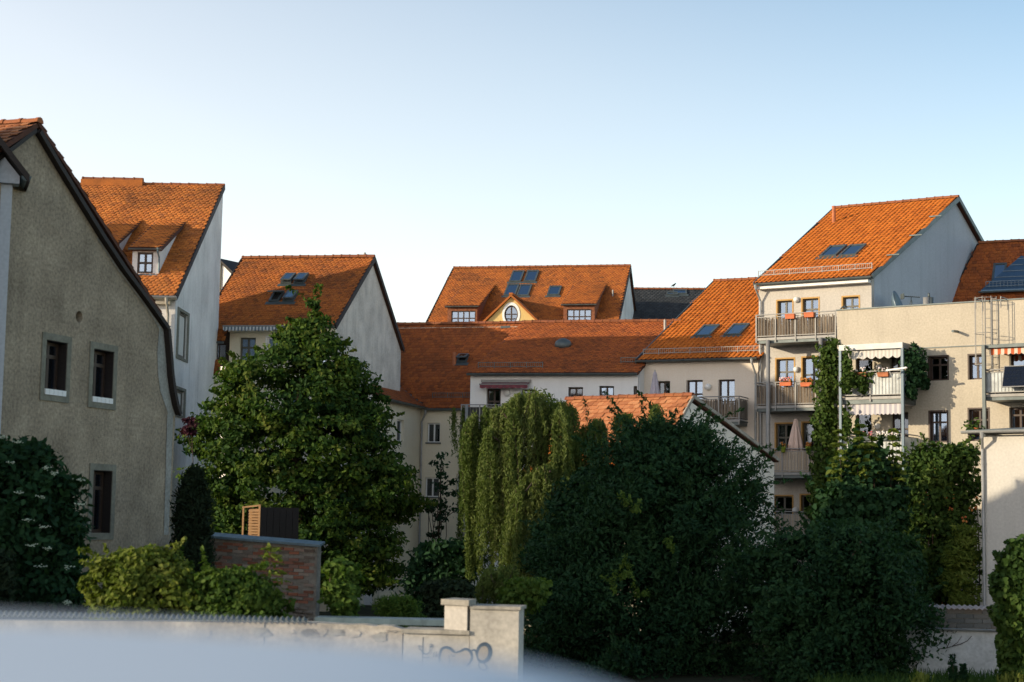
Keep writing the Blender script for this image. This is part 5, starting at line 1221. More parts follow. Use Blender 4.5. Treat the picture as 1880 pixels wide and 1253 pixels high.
for i in range(n_):
    u0_, u1_ = -0.15 + (b1[0] + 0.23) * i / n_, -0.15 + (b1[0] + 0.23) * (i + 1) / n_ - 0.008
    m = MB(); m.prism([(u0_, -0.07, bz(u0_) - 0.02), (u1_, -0.07, bz(u1_) - 0.02), (u1_, 0.42, bz(u1_) + 0.05), (u0_, 0.42, bz(u0_) + 0.05)], (0, 0, 0.055)); m.build('coping_slab', M['copper_green'], bwl)
# louvred timber screen behind it
TF = Fr(447, 50, 6)
ts = empty('timber_shed', 'dark timber shed with a sunlit slatted side standing behind the brick wall', 'shed', tuple(TF.o), -math.radians(6))
s0 = TF.hit(447, 932); s1 = TF.hit(477, 928); zb_ = 2.2; fz = s1[2]; s2 = TF.hit(536, 930)
woodl = simple('warm_timber', (0.42, 0.24, 0.11), 0.8, var=0.25, scale=4, stretch=(1, 1, 6))
m = MB(); m.box(s0[0] - 0.02, s0[0] + 0.03, -0.03, 0.03, 0, s0[2]); m.box(s1[0] - 0.03, s1[0] + 0.03, -0.03, 0.03, 0, fz); m.bar((s0[0] - 0.03, 0, s0[2]), (s1[0] + 0.03, 0, fz), 0.06, 0.05); m.build('frame', woodl, ts)
z = zb_
while z < fz - 0.12:
    m = MB(); m.add([(s0[0] + 0.17, -0.02, z), (s1[0] - 0.035, -0.02, z), (s1[0] - 0.035, 0.05, z + 0.075), (s0[0] + 0.17, 0.05, z + 0.075), (s0[0] + 0.17, -0.02, z + 0.015), (s1[0] - 0.035, -0.02, z + 0.015), (s1[0] - 0.035, 0.05, z + 0.09), (s0[0] + 0.17, 0.05, z + 0.09)], [(0, 1, 2, 3), (7, 6, 5, 4), (0, 4, 5, 1), (1, 5, 6, 2), (3, 2, 6, 7)]); m.build('slat', woodl, ts); z += 0.085
A_ = math.radians(40); Lp = (s2[0] - s1[0]) / math.cos(A_)
for i in range(6):
    x0 = Lp * i / 6; m = MB(); m.box(x0, x0 + Lp / 6 - 0.012, 0.0, 0.03, 0, fz - 0.06); o = m.build('plank', M['dark_wood'], ts, loc=(s1[0] + 0.035, 0, 0), rz=A_)
m = MB(); m.prism([(s0[0] + 0.12, 0.06, 0), (s1[0] - 0.02, 0.06, 0), (s1[0] + Lp * math.cos(A_) - 0.06, Lp * math.sin(A_) + 0.05, 0), (s0[0] + 0.5, Lp * math.sin(A_) + 0.3, 0)], (0, 0, fz - 0.1)); m.build('shed_body', M['dark_wood'], ts)

# block wall at the right with a gutter and a white-washed lower part
VF = Fr(1640, 41, 6)
vw = empty('block_wall', 'grey concrete block wall over a whitewashed base with a thin gutter at the lower right', 'wall', tuple(VF.o), -math.radians(6))
zt = VF.hit(1740, 1119)[2]; zg_ = VF.hit(1740, 1153)[2]; uR_ = 3.4
m = MB(); m.box(-0.6, uR_, 0.05, 0.45, zg_ - 0.05, zt); m.build('mortar_core', M['cap'], vw)
m = MB(); m.box(-0.9, uR_, -0.04, 0.46, 0, zg_ - 0.06); m.build('whitewashed_base', plaster('whitewash', (0.62, 0.62, 0.60), 0.7, 0.8, 0.35, 0.4, 0.4), vw)
M['block'] = tinted('concrete_blocks', [(0.11, 0.11, 0.10), (0.17, 0.165, 0.15), (0.15, 0.12, 0.09)], dirt=0.4, random_obj=True, bump=0.6)
bm2 = MB(); bm2.box(-0.205, 0.205, 0, 0.08, 0, 0.105); fb = None; row = 0; z = zg_ + 0.0
while z + 0.1 < zt:
    x = -0.4 + (0.21 if row % 2 else 0)
    while x < uR_ - 0.2:
        if fb is None: fb = bm2.build('block', M['block'], vw); o = fb
        else: o = fb.copy(); COL.objects.link(o); o.parent = vw
        o.location = (x, random.uniform(0.0, 0.015), z + 0.006); x += 0.422
    z += 0.117; row += 1
m = MB(); corr(m, -0.6, uR_, -0.05, zt + 0.03, 0.02, 0.135, 0.55); m.build('corrugated_top', simple('pale_corrugated_sheet', (0.45, 0.36, 0.31), 0.8), vw)
gutter(vw, (-0.2, -0.1, zg_ - 0.0), (1.15, -0.1, zg_ - 0.012), 'zinc', 0.05); gutter(vw, (1.13, -0.11, zg_ - 0.012), (uR_, -0.11, zg_ - 0.03), 'zinc', 0.05)

# ---------------------------------------------------------------- parked car in front of the camera (only its roof shows, far out of focus)
car = empty('parked_car', 'pale silver parked car, its out-of-focus roof filling the bottom left edge', 'car', (-1.55, 1.28, 2.45))
paintm, n_, l_, b_ = nodes('pale_car_paint'); b_.inputs['Base Color'].default_value = (0.59, 0.64, 0.68, 1); b_.inputs['Metallic'].default_value = 0.0; b_.inputs['Roughness'].default_value = 0.6; b_.inputs['Coat Weight'].default_value = 0.0
HR = 3.902 - 2.45
prof_c = [(-2.3, 0.45, 0.80), (-2.2, 0.4, 0.98), (-2.0, 0.36, 1.02), (-1.75, 0.34, HR - 0.15), (-1.45, 0.33, HR - 0.03), (-0.6, 0.33, HR), (0.6, 0.33, HR), (1.0, 0.33, HR - 0.001), (1.15, 0.33, HR - 0.005), (1.3, 0.33, HR - 0.012), (1.45, 0.33, HR - 0.022), (1.6, 0.33, HR - 0.042), (1.72, 0.33, HR - 0.085), (1.85, 0.33, HR - 0.17), (2.25, 0.33, 0.97), (2.5, 0.33, 0.93), (3.0, 0.36, 0.82), (3.15, 0.42, 0.62)]
m = MB(); vs = []; K_ = 14
for x, zb2, zt2 in prof_c:
    for k in range(K_ + 1):
        t = k / K_; a = (t - 0.5) * 2     # -1..1 across
        if zt2 > 1.05: # cabin
            if abs(a) < 0.6: y = a / 0.6 * 0.60; z = zt2 - 0.045 * (a / 0.6) ** 4 - 0.012 * (a / 0.6) ** 2
            elif abs(a) < 0.8: q = (abs(a) - 0.6) / 0.2; y = math.copysign(0.60 + 0.2 * q, a); z = (zt2 - 0.057) * (1 - q) + 0.92 * q
            else: q = (abs(a) - 0.8) / 0.2; y = math.copysign(0.80 + 0.07 * math.sin(q * 2.4), a); z = 0.92 * (1 - q) + zb2 * q
        else:
            if abs(a) < 0.8: y = a; z = zt2 - 0.06 * abs(a) ** 3
            else: q = (abs(a) - 0.8) / 0.2; y = math.copysign(0.80 + 0.07 * math.sin(q * 2.4), a); z = (zt2 - 0.031) * (1 - q) + zb2 * q
        vs.append((x, y, z))
w_ = K_ + 1; fs = [(i * w_ + k, i * w_ + k + 1, (i + 1) * w_ + k + 1, (i + 1) * w_ + k) for i in range(len(prof_c) - 1) for k in range(K_)]
fs += [tuple(range(w_)), tuple((len(prof_c) - 1) * w_ + k for k in reversed(range(w_)))]
m.add(vs, fs); body = m.build('body', paintm, car, True)
md_ = body.modifiers.new('s', 'SUBSURF'); md_.levels = 2; md_.render_levels = 2
m = MB(); m.box(-2.2, 3.05, -0.78, 0.78, 0.3, 0.42); m.build('underbody', M['soffit'], car)
tyre = simple('tyre_rubber', (0.02, 0.02, 0.02), 0.9)
for x in (-1.35, 2.2):
    for y in (-0.8, 0.8):
        wh = MB(); wh.lathe([(0.2, -0.1), (0.3, -0.1), (0.32, -0.06), (0.32, 0.06), (0.3, 0.1), (0.2, 0.1)], seg=24); wo = wh.build('wheel', tyre, car, True); wo.location = (x, y, 0.32); wo.rotation_euler = (math.pi / 2, 0, 0)
        r2 = MB(); r2.lathe([(0.02, -0.085), (0.19, -0.09), (0.21, -0.1), (0.21, 0.1), (0.19, 0.09), (0.02, 0.085)], seg=20); r2.build('rim', M['galv'], wo)
for y in (-0.55, 0.55):
    h = MB(); h.lathe([(0.13, 0), (0.12, 0.05), (0.06, 0.09), (0.01, 0.1)], seg=12); ho = h.build('headlight', M['lamp'], car, True); ho.location = (3.07, y, 0.66); ho.rotation_euler = (0, math.pi / 2, 0)
m = MB()
for s_ in (-1, 1):
    m.prism([(-1.35, s_ * 0.735, 1.28), (1.35, s_ * 0.735, 1.3), (1.95, s_ * 0.80, 0.98), (-1.55, s_ * 0.80, 0.98)], (0, s_ * 0.03, -0.005))
m.build('side_window', M['glass'], car)

# ---------------------------------------------------------------- things on the balconies and roofs
def flowerbox(name, label, fr, px, py, y, wpx, mat, blooms=None, group=None, h=0.17, n=40, foliage=True):
    q = fr.hit(px, py, y); wd = abs(fr.hit(px + wpx / 2, py, y)[0] - fr.hit(px - wpx / 2, py, y)[0])
    o = empty(name, label, 'flower box', tuple(fr.W(q[0], y, q[2])), -math.radians(fr.th), group)
    m = MB(); t = wd / 2
    m.add([(-t * .94, -.08, 0), (t * .94, -.08, 0), (t * .94, .08, 0), (-t * .94, .08, 0), (-t, -.1, h), (t, -.1, h), (t, .1, h), (-t, .1, h), (-t * .93, -.08, h), (t * .93, -.08, h), (t * .93, .08, h), (-t * .93, .08, h), (-t * .93, -.08, h - .04), (t * .93, -.08, h - .04), (t * .93, .08, h - .04), (-t * .93, .08, h - .04)],
          [(0, 3, 2, 1), (0, 1, 5, 4), (1, 2, 6, 5), (2, 3, 7, 6), (3, 0, 4, 7), (4, 5, 9, 8), (5, 6, 10, 9), (6, 7, 11, 10), (7, 4, 8, 11), (8, 9, 13, 12), (9, 10, 14, 13), (10, 11, 15, 14), (11, 8, 12, 15), (12, 13, 14, 15)])
    m.build('trough', mat, o)
    m = MB(); m.box(-t, t, -0.112, -0.102, h - 0.03, h); m.build('rim', mat, o)
    if blooms:
        c = np.stack([RNG.uniform(-t, t, n * 3), RNG.uniform(-.1, .1, n * 3), h + RNG.uniform(-0.02, 0.12, n * 3)], 1); leafcloud('leaves', c, 0.09, M['leaf_lit'], o, up=0.4)
        b = MB()
        for i in range(n):
            cx, cy, cz = random.uniform(-t, t), random.uniform(-.13, .1), h + random.uniform(0.03, 0.2); r = random.uniform(0.025, 0.05); tt = random.random()
            b.lathe([(0.01, -r), (r, -r * .3), (r, r * .3), (0.01, r * .8)], (cx, cy, cz), 6, tint=tt)
        b.build('blossoms', M[blooms], o, kind='stuff')
    return o
# leaf clouds ---------------------------------------------------------------------------------------------
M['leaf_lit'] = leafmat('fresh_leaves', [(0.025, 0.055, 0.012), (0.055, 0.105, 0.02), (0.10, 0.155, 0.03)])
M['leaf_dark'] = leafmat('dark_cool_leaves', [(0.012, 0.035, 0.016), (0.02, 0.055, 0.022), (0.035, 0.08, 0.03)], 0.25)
M['leaf_linden'] = leafmat('broad_tree_leaves', [(0.016, 0.042, 0.012), (0.04, 0.085, 0.017), (0.085, 0.135, 0.022), (0.14, 0.16, 0.035)], 0.3)
M['leaf_willow'] = leafmat('willow_leaves', [(0.05, 0.085, 0.02), (0.105, 0.145, 0.035), (0.16, 0.19, 0.06)], 0.3)
M['leaf_ivy'] = leafmat('ivy_leaves', [(0.018, 0.045, 0.012), (0.045, 0.085, 0.018), (0.085, 0.125, 0.026)], 0.25)
M['leaf_thuja'] = leafmat('thuja_sprays', [(0.012, 0.022, 0.012), (0.02, 0.034, 0.016)], 0.1, 0.8, 0.1)
M['leaf_purple'] = leafmat('purple_leaves', [(0.04, 0.012, 0.02), (0.07, 0.02, 0.03)], 0.2)
M['leaf_yellow'] = leafmat('yellow_green_leaves', [(0.07, 0.105, 0.018), (0.13, 0.17, 0.03), (0.20, 0.22, 0.05)], 0.35)
M['leaf_grass'] = leafmat('grass_blades', [(0.03, 0.07, 0.015), (0.07, 0.12, 0.03)], 0.3)
def unit(v): return v / (np.linalg.norm(v, axis=-1, keepdims=True) + 1e-9)
LEAFT = [(0, 1, 2, 5), (0, 5, 4, 3)]
def leafcloud(name, C, size, mat, parent, up=0.3, out=None, wid=0.5, tint=None, tvar=0.18, kind='stuff', droop=0.0, dirs=None, fold=0.18):
    """one leaf (6 vertices, folded along its midrib) at every point of C"""
    N = len(C); d = RNG.normal(0, 1, (N, 3)) if dirs is None else dirs + RNG.normal(0, 0.35, (N, 3))
    if out is not None: d = d + out * 0.45
    d[:, 2] -= droop; d = unit(d)
    nrm = RNG.normal(0, 0.75, (N, 3)); nrm[:, 2] += up * 1.6
    if out is not None: nrm += out * 1.7
    s = unit(np.cross(d, nrm)); n = unit(np.cross(s, d))
    L = size * RNG.uniform(0.65, 1.35, N)[:, None]; W_ = L * wid * 0.5
    b = C - d * L * 0.5
    V = np.stack([b, b + d * L * .35 + s * W_ + n * W_ * fold * 2, b + d * L * .72 + s * W_ * .75 + n * W_ * fold * 2, b + d * L * .35 - s * W_ + n * W_ * fold * 2, b + d * L * .72 - s * W_ * .75 + n * W_ * fold * 2, b + d * L], 1)
    t = (0.5 if tint is None else tint) + RNG.normal(0, tvar, N)
    return rep_mesh(name, V, [(0, 1, 2, 5), (5, 4, 3, 0)], np.clip(t, 0, 1), mat, parent, kind=kind)
def limb(m, p, q, r0, r1, bend=0.12, n=5):
    p = Vector(p); q = Vector(q); L = (q - p).length; off = Vector((random.uniform(-1, 1), random.uniform(-1, 1), random.uniform(-0.2, 0.6))) * bend * L
    pts = [p.lerp(q, i / n) + off * math.sin(math.pi * i / n) for i in range(n + 1)]
    m.tube(pts, [r0 + (r1 - r0) * i / n for i in range(n + 1)], 6); return pts
def profile_tree(name, label, cat, prof, D, mat, nclump, per, leaf, crad, up=0.3, trunk=None, tr=0.16, droop=0.15, depth=0.8, inner=0.25, tint=None, flat=0.6, wid=0.5, group=None, tipbias=0.0, parts=('crown', 'trunk'), sprays=0, stint=0.2, shell=0.35, bump=0.28, base=True, limbs=10, root_z=0.0):
    """a plant whose outline is given as (py, left px, right px) rows at distance D; round in plan"""
    rows = sorted(prof, key=lambda r: -r[0]); Z = []; X0 = []; X1 = []
    for py, a, b in rows:
        p = P(a, py, D); q = P(b, py, D); Z.append((p[2] + q[2]) / 2); X0.append(p[0]); X1.append(q[0])
    Z = np.array(Z); X0 = np.array(X0); X1 = np.array(X1)
    cx = float(np.mean((X0 + X1) / 2)); o = empty(name, label, cat, (cx, D, root_z), 0, group)
    zz = np.linspace(Z[0], Z[-1], 200); hw = np.interp(zz, Z, (X1 - X0) / 2); pdf = np.maximum(hw, 0.05); pdf /= pdf.sum()
    zc_ = RNG.choice(zz, nclump, p=pdf) + RNG.uniform(-1, 1, nclump) * (Z[-1] - Z[0]) / 200
    zc_ = np.minimum(zc_, Z[-1] - 0.62 * crad - RNG.uniform(0, 0.3, nclump) * crad)
    h = np.interp(zc_, Z, (X1 - X0) / 2); mx = np.interp(zc_, Z, (X1 + X0) / 2)
    ph = RNG.uniform(0, 2 * np.pi, nclump); rr = np.where(RNG.random(nclump) < inner, RNG.uniform(0, 0.7, nclump), 1 - shell * RNG.random(nclump) ** 1.5)
    lump = 1 + bump * (np.sin(ph * 3 + zc_ * 1.7) * 0.5 + np.sin(ph * 5 - zc_ * 2.9) * 0.5) * 0.5
    eff = np.maximum(h - crad * 0.55, 0.05) * rr * lump
    cc = np.stack([mx + np.cos(ph) * eff - cx, np.sin(ph) * eff * depth, zc_ - root_z], 1)
    cr = crad * RNG.uniform(0.6, 1.3, nclump) * np.clip(h / (crad * 1.5), 0.35, 1)
    k = RNG.integers(int(per * 0.6), int(per * 1.4), nclump); idx = np.repeat(np.arange(nclump), k); N = len(idx)
    off = unit(RNG.normal(0, 1, (N, 3))) * (RNG.random(N) ** 0.45)[:, None]; off[:, 2] *= flat
    pos = cc[idx] + off * cr[idx][:, None]
    outd = np.stack([np.cos(ph), np.sin(ph), np.full(nclump, 0.15)], 1)[idx] * 0.7 + off * 0.8
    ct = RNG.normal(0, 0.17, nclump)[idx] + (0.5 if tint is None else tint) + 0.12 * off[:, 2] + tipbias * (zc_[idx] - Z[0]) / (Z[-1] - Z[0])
    if sprays:
        sp, so, st = [], [], []
        for i in range(sprays):
            b = RNG.integers(0, nclump); out = np.array([math.cos(ph[b]), math.sin(ph[b]) * depth, RNG.uniform(0.4, 1.6)]); out /= np.linalg.norm(out); out = out + RNG.normal(0, 0.3, 3)
            L = crad * RNG.uniform(0.8, 1.9); n = int(L / leaf * 9); t = RNG.random(n)[:, None]
            bow = np.array([0, 0, -0.25]) * L * t ** 2
            sp.append(cc[b] + out * L * t + bow + RNG.normal(0, leaf * 0.33, (n, 3)) * (1.2 - 0.8 * t)); so.append(np.tile(out * 0.6, (n, 1))); st.append(np.full(n, (0.5 if tint is None else tint) + stint + RNG.normal(0, 0.12)))
        pos = np.concatenate([pos] + sp); outd = np.concatenate([outd] + so); ct = np.concatenate([ct] + st)
    leafcloud(parts[0], pos, leaf, mat, o, up, outd, wid, ct, 0.14, kind=None, droop=droop)
    if trunk is not None:
        m = MB(); x = P(trunk[0], trunk[1], D)[0] - cx; zt = np.interp(0.55, [0, 1], [Z[0], Z[-1]]) - root_z
        pts = limb(m, (x, 0, 0 if base else Z[0] - root_z), (float(np.interp(zt + root_z, Z, (X0 + X1) / 2)) - cx, 0, zt), tr, tr * 0.5, 0.03, 7)
        top = pts[-1]; limb(m, top, (float((X0[-1] + X1[-1]) / 2) - cx, 0, Z[-1] - 0.3 - root_z), tr * 0.5, 0.02, 0.03)
        pick = RNG.choice(nclump, min(limbs, nclump), replace=False)
        for i in pick:
            a = pts[random.randint(2, 7)]
            if cc[i][2] < a.z - 0.4: a = pts[2]
            limb(m, a, cc[i], tr * 0.3, 0.015, 0.1)
        m.build(parts[1], M['bark'], o, True)
    return o, cc

# ---------------------------------------------------------------- trees and bushes
# big broad-leaved tree in front of the loggia house
profile_tree('broadleaf_tree', 'big dark broad-leaved tree with a pointed top in front of the loggia house', 'tree',
    [(536, 572, 580), (575, 552, 600), (595, 538, 612), (620, 505, 622), (650, 448, 655), (690, 398, 690), (740, 372, 712), (790, 335, 735), (850, 330, 752), (900, 345, 768), (950, 360, 766), (1000, 390, 750), (1050, 420, 735), (1095, 470, 700)],
    57, M['leaf_linden'], 900, 85, 0.175, 0.58, up=0.5, trunk=(575, 1100), tr=0.2, droop=0.45, tint=0.42, flat=0.45, wid=0.55, bump=0.3, depth=0.62, inner=0.2, shell=0.3, sprays=130, stint=0.15)
# willow: strands
def strands(name, label, cat, heads, D, mat, leaf=0.14, dens=34, trunk=None, tint=0.5, spread=0.22, group=None, wid=0.26, cap=()):
    """heads: (px, py top, py bottom, half width px, count, depth offset, tint shift)"""
    x0 = P(sum(h[0] for h in heads) / len(heads), 900, D)[0]
    o = empty(name, label, cat, (x0, D, 0), 0, group); C_ = []; Dr = []; T = []
    m = MB()
    for px, pt_, pb, hw_, n, dy, tsh in heads:
        for i in range(n):
            if i % 9 == 0: gc = max(-0.95, min(0.95, random.gauss(0, 0.55))); lf = random.uniform(0.5, 1.12); yc = random.uniform(-1, 1) * hw_ / F * D * 0.9; ctn = random.gauss(0, 0.14)
            g_ = max(-1.05, min(1.05, gc + random.gauss(0, 0.085))); x_ = px + hw_ * g_; yy = D + dy * 0.6 + yc + random.gauss(0, 0.07)
            top = P(x_, pt_ + (abs(g_) ** 2) * hw_ * 0.55 + random.uniform(-4, 10), yy); end = P(x_ + random.uniform(-8, 8), pt_ + (pb - pt_) * lf + random.uniform(-30, 25), yy)
            L = max(0.4, top[2] - end[2]); k = int(L * dens); t = np.sort(RNG.random(k))
            sx = random.uniform(-spread, spread); sy = random.uniform(-spread, spread) * 1.2
            arch = np.sin(np.minimum(t * L / 0.9, 1) * np.pi / 2)
            c = np.stack([top[0] + sx * arch + (end[0] - top[0]) * t, np.full(k, yy) + sy * arch, top[2] + 0.1 * np.sin(np.pi * np.minimum(t * L / 0.8, 1)) - L * t], 1) + RNG.normal(0, 0.035, (k, 3))
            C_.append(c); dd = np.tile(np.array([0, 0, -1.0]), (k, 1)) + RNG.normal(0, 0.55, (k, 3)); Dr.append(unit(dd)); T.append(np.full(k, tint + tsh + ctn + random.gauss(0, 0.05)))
            if i % 5 == 0: m.tube([Vector(top) - Vector((x0, D, 0)), Vector((top[0] + sx, yy + sy, top[2] - L * 0.4)) - Vector((x0, D, 0)), Vector((end[0] + sx, yy + sy, end[2])) - Vector((x0, D, 0))], [0.012, 0.007, 0.003], 4)
    C_ = np.concatenate(C_) - np.array([x0, D, 0]); leafcloud('crown', C_, leaf, mat, o, 0.1, wid=wid, tint=np.concatenate(T), tvar=0.12, kind=None, dirs=np.concatenate(Dr))
    m.build('twigs', M['bark'], o)
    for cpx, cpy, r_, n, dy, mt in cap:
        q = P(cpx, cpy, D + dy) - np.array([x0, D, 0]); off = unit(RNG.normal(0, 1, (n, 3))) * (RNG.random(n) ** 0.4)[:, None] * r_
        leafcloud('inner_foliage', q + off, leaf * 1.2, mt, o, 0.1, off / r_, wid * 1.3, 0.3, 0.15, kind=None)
    if trunk:
        m = MB(); a = P(trunk[0], 1100, D); t = (a[0] - x0, 0, 0); p = limb(m, t, (P(trunk[0], trunk[1], D)[0] - x0, 0, P(trunk[0], trunk[1], D)[2] - 0.3), 0.22, 0.1, 0.04)
        for h in heads[:8]:
            q = P(h[0], h[1] + 12, D + h[5]); limb(m, p[-2], (q[0] - x0, h[5], q[2]), 0.07, 0.02, 0.1)
        m.build('trunk', M['bark'], o, True)
    return o
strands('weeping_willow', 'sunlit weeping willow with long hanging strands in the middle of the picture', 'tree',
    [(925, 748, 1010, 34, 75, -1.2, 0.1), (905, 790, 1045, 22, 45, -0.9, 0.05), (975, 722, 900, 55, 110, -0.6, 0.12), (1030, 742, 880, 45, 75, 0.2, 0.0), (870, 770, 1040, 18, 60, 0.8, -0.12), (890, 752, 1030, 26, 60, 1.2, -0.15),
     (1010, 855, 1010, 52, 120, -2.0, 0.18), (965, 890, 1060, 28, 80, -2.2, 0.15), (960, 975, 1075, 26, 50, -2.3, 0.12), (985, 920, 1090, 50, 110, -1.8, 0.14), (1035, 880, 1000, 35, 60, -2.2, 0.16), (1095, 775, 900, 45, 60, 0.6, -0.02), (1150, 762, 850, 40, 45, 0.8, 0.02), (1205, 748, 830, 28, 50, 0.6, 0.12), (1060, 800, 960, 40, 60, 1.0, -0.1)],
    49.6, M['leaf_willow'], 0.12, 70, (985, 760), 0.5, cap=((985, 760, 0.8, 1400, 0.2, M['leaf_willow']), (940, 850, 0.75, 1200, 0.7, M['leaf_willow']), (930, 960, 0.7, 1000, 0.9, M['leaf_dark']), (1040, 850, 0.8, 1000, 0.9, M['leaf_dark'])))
strands('hanging_creeper', 'thin hanging creeper below the metal balcony rail on the cream corner house', 'creeper', [(833, 752, 830, 7, 14, 0, 0.1), (852, 750, 1000, 6, 22, 0.1, -0.05), (848, 840, 960, 10, 16, 0.1, -0.1)], 71, M['leaf_willow'], 0.15, 26, None, 0.4, 0.08)
# big dark bush
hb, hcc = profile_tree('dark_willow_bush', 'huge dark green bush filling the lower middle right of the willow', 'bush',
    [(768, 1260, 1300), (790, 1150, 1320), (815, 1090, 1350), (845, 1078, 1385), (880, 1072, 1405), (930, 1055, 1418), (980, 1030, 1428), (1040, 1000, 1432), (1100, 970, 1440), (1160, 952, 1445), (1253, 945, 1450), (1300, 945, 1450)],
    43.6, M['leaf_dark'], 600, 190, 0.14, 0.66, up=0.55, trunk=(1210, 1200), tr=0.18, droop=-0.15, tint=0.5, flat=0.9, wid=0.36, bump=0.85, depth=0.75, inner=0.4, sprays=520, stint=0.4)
C_, O_ = [], []
for px, py in ((1150, 928), (1162, 940), (1125, 1075), (1140, 1062), (1158, 1050), (1168, 1092), (1235, 1010)):
    b = P(px, py, 40.9) - np.array(hb.location)
    for k in range(3):
        d = RNG.normal(0, 1, 3) + np.array([0, -0.8, 1.0]); d /= np.linalg.norm(d); t = RNG.random(26)[:, None] * 0.42
        C_.append(b + d * t + RNG.normal(0, 0.035, (26, 3))); O_.append(np.tile(d, (26, 1)))
leafcloud('painted_sunlit_leaves', np.concatenate(C_), 0.11, M['leaf_lit'], hb, 0.4, np.concatenate(O_), 0.4, 0.9, 0.15, 'stuff')  # pale leaf colour stands in for sunlit clusters on the shaded bush
profile_tree('lilac_bush', 'shaded bush between the willow and the small tiled house, behind the huge bush', 'bush', [(850, 1075, 1120), (890, 1040, 1130), (930, 1000, 1135), (960, 975, 1140), (1010, 960, 1130), (1080, 955, 1135), (1150, 955, 1135)], 45.5, M['leaf_dark'], 230, 100, 0.16, 0.5, up=0.5, trunk=(1050, 1150), tr=0.06, tint=0.45, depth=0.5, parts=('foliage', 'stem'))
profile_tree('green_bush', 'rounded dark green bush between the huge dark bush and the block wall', 'bush',
    [(958, 1490, 1600), (975, 1440, 1640), (1000, 1395, 1665), (1040, 1380, 1685), (1100, 1375, 1695), (1160, 1375, 1690), (1230, 1380, 1668), (1300, 1380, 1660)],
    40.2, M['leaf_dark'], 300, 150, 0.13, 0.52, up=0.55, trunk=(1560, 1200), tr=0.1, tint=0.5, flat=0.8, wid=0.45, depth=0.7, bump=0.9, sprays=320, stint=0.36)
profile_tree('maple_tree', 'dark leafy tree with upright shoots in front of the overgrown balconies', 'tree',
    [(800, 1572, 1584), (825, 1555, 1610), (850, 1532, 1640), (885, 1515, 1662), (930, 1505, 1672), (980, 1500, 1680), (1040, 1500, 1690), (1100, 1510, 1690), (1150, 1520, 1690)],
    48.5, M['leaf_dark'], 380, 75, 0.18, 0.46, up=0.6, trunk=(1590, 1150), tr=0.12, tint=0.55, flat=0.5, wid=0.7, bump=0.5, sprays=90, stint=0.25)
# upright shoots above it
def shoots(name, label, spots, D, mat, leaf=0.2, tint=0.6, cat='sapling', group=None, gap=0.2, wid=0.55, nper=5, spreadl=0.28, lab=None):
    for i, (px, pt_, pb) in enumerate(spots):
        p = P(px, pt_, D); b = P(px + random.uniform(-6, 6), pb, D); o = empty(name, lab[i] if lab else label, cat, (b[0], D, 0), 0, group)
        m = MB(); a = Vector((0, 0, 0 if not group else b[2] * 0)); a = Vector((0, 0, max(0.0, b[2] - 2.5))) if b[2] > 2.5 else Vector((0, 0, 0)); t = Vector((p[0] - b[0], 0, p[2])); pts = limb(m, (0, 0, 0), t, 0.03, 0.006, 0.02, 8); m.build('stem', M['bark'], o)
        C_ = []; Dr = []
        z = max(b[2], 0.3)
        while z < p[2]:
            f = (z / p[2]); base = np.array([t.x * f, 0, z]); R_ = spreadl * (1.15 - 0.75 * (z - b[2]) / max(0.3, p[2] - b[2]))
            for k in range(nper):
                an = random.uniform(0, 6.28); 
                for q in (0.35, 0.6, 0.85, 1.0):
                    C_.append(base + np.array([math.cos(an) * R_ * q, math.sin(an) * R_ * q, 0.05 * q - 0.08 * q * q + random.gauss(0, 0.02)])); Dr.append(np.array([math.cos(an + random.uniform(-.8, .8)), math.sin(an + random.uniform(-.8, .8)), -0.1]))
            z += gap
        leafcloud('leaves', np.array(C_), leaf, mat, o, 0.7, None, wid, tint, 0.2, 'stuff', 0, np.array(Dr))
shoots('slender_shoot', '', [(1540, 790, 880), (1580, 772, 870), (1600, 800, 880), (1640, 790, 880)], 48, M['leaf_yellow'], 0.2, 0.35, 'shoot', 'pale shoots growing up in front of the lower balcony',
       lab=['pale shoot just right of the ivy column, lowest balcony behind it', 'tallest pale shoot, rising in front of the dark balcony door', 'short pale shoot between the tallest one and the flower row', 'pale shoot rising under the white balcony flowers'])
# trumpet-vine like tree with orange fruit
apt, acc = profile_tree('orange_blossom_tree', 'loose leafy tree dotted with orange blossoms beside the white outbuilding', 'tree',
    [(812, 1690, 1790), (835, 1672, 1795), (865, 1655, 1797), (900, 1648, 1797), (950, 1650, 1797), (1000, 1655, 1797), (1050, 1662, 1797), (1110, 1670, 1797)],
    51, M['leaf_ivy'], 290, 62, 0.17, 0.48, up=0.3, trunk=(1735, 1100), tr=0.12, tint=0.5, flat=0.7, wid=0.5, bump=0.5, droop=0.5, sprays=80, stint=0.25)
m = MB()
for i in range(48):
    c = acc[random.randrange(len(acc))]; 
    if c[1] > 0.3 or c[2] < 3.2 and random.random() < 0.75: continue
    c = c + RNG.normal(0, 0.15, 3) + np.array([0, -0.35, 0])
    for k in range(random.randint(2, 5)):
        d = c + RNG.normal(0, 0.05, 3); r = random.uniform(0.022, 0.045); m.lathe([(0.01, -r), (r, -r * .2), (r * .8, r * .5), (0.01, r)], tuple(d), 6, tint=random.random())
m.build('blossoms', M['flower_orange'], apt, kind='stuff')
shoots('upright_spray', '', [(1690, 808, 900), (1715, 812, 900), (1762, 830, 900), (1785, 828, 900)], 51, M['leaf_ivy'], 0.2, 0.7, 'spray', 'arching sprays above the orange-blossom tree',
       lab=['leftmost leafy spray above the orange-blossom tree, beside the blue post', 'leafy spray under the second window of the flat-roofed house', 'short leafy spray left of the outbuilding gutter', 'leafy spray touching the outbuilding downpipe'])
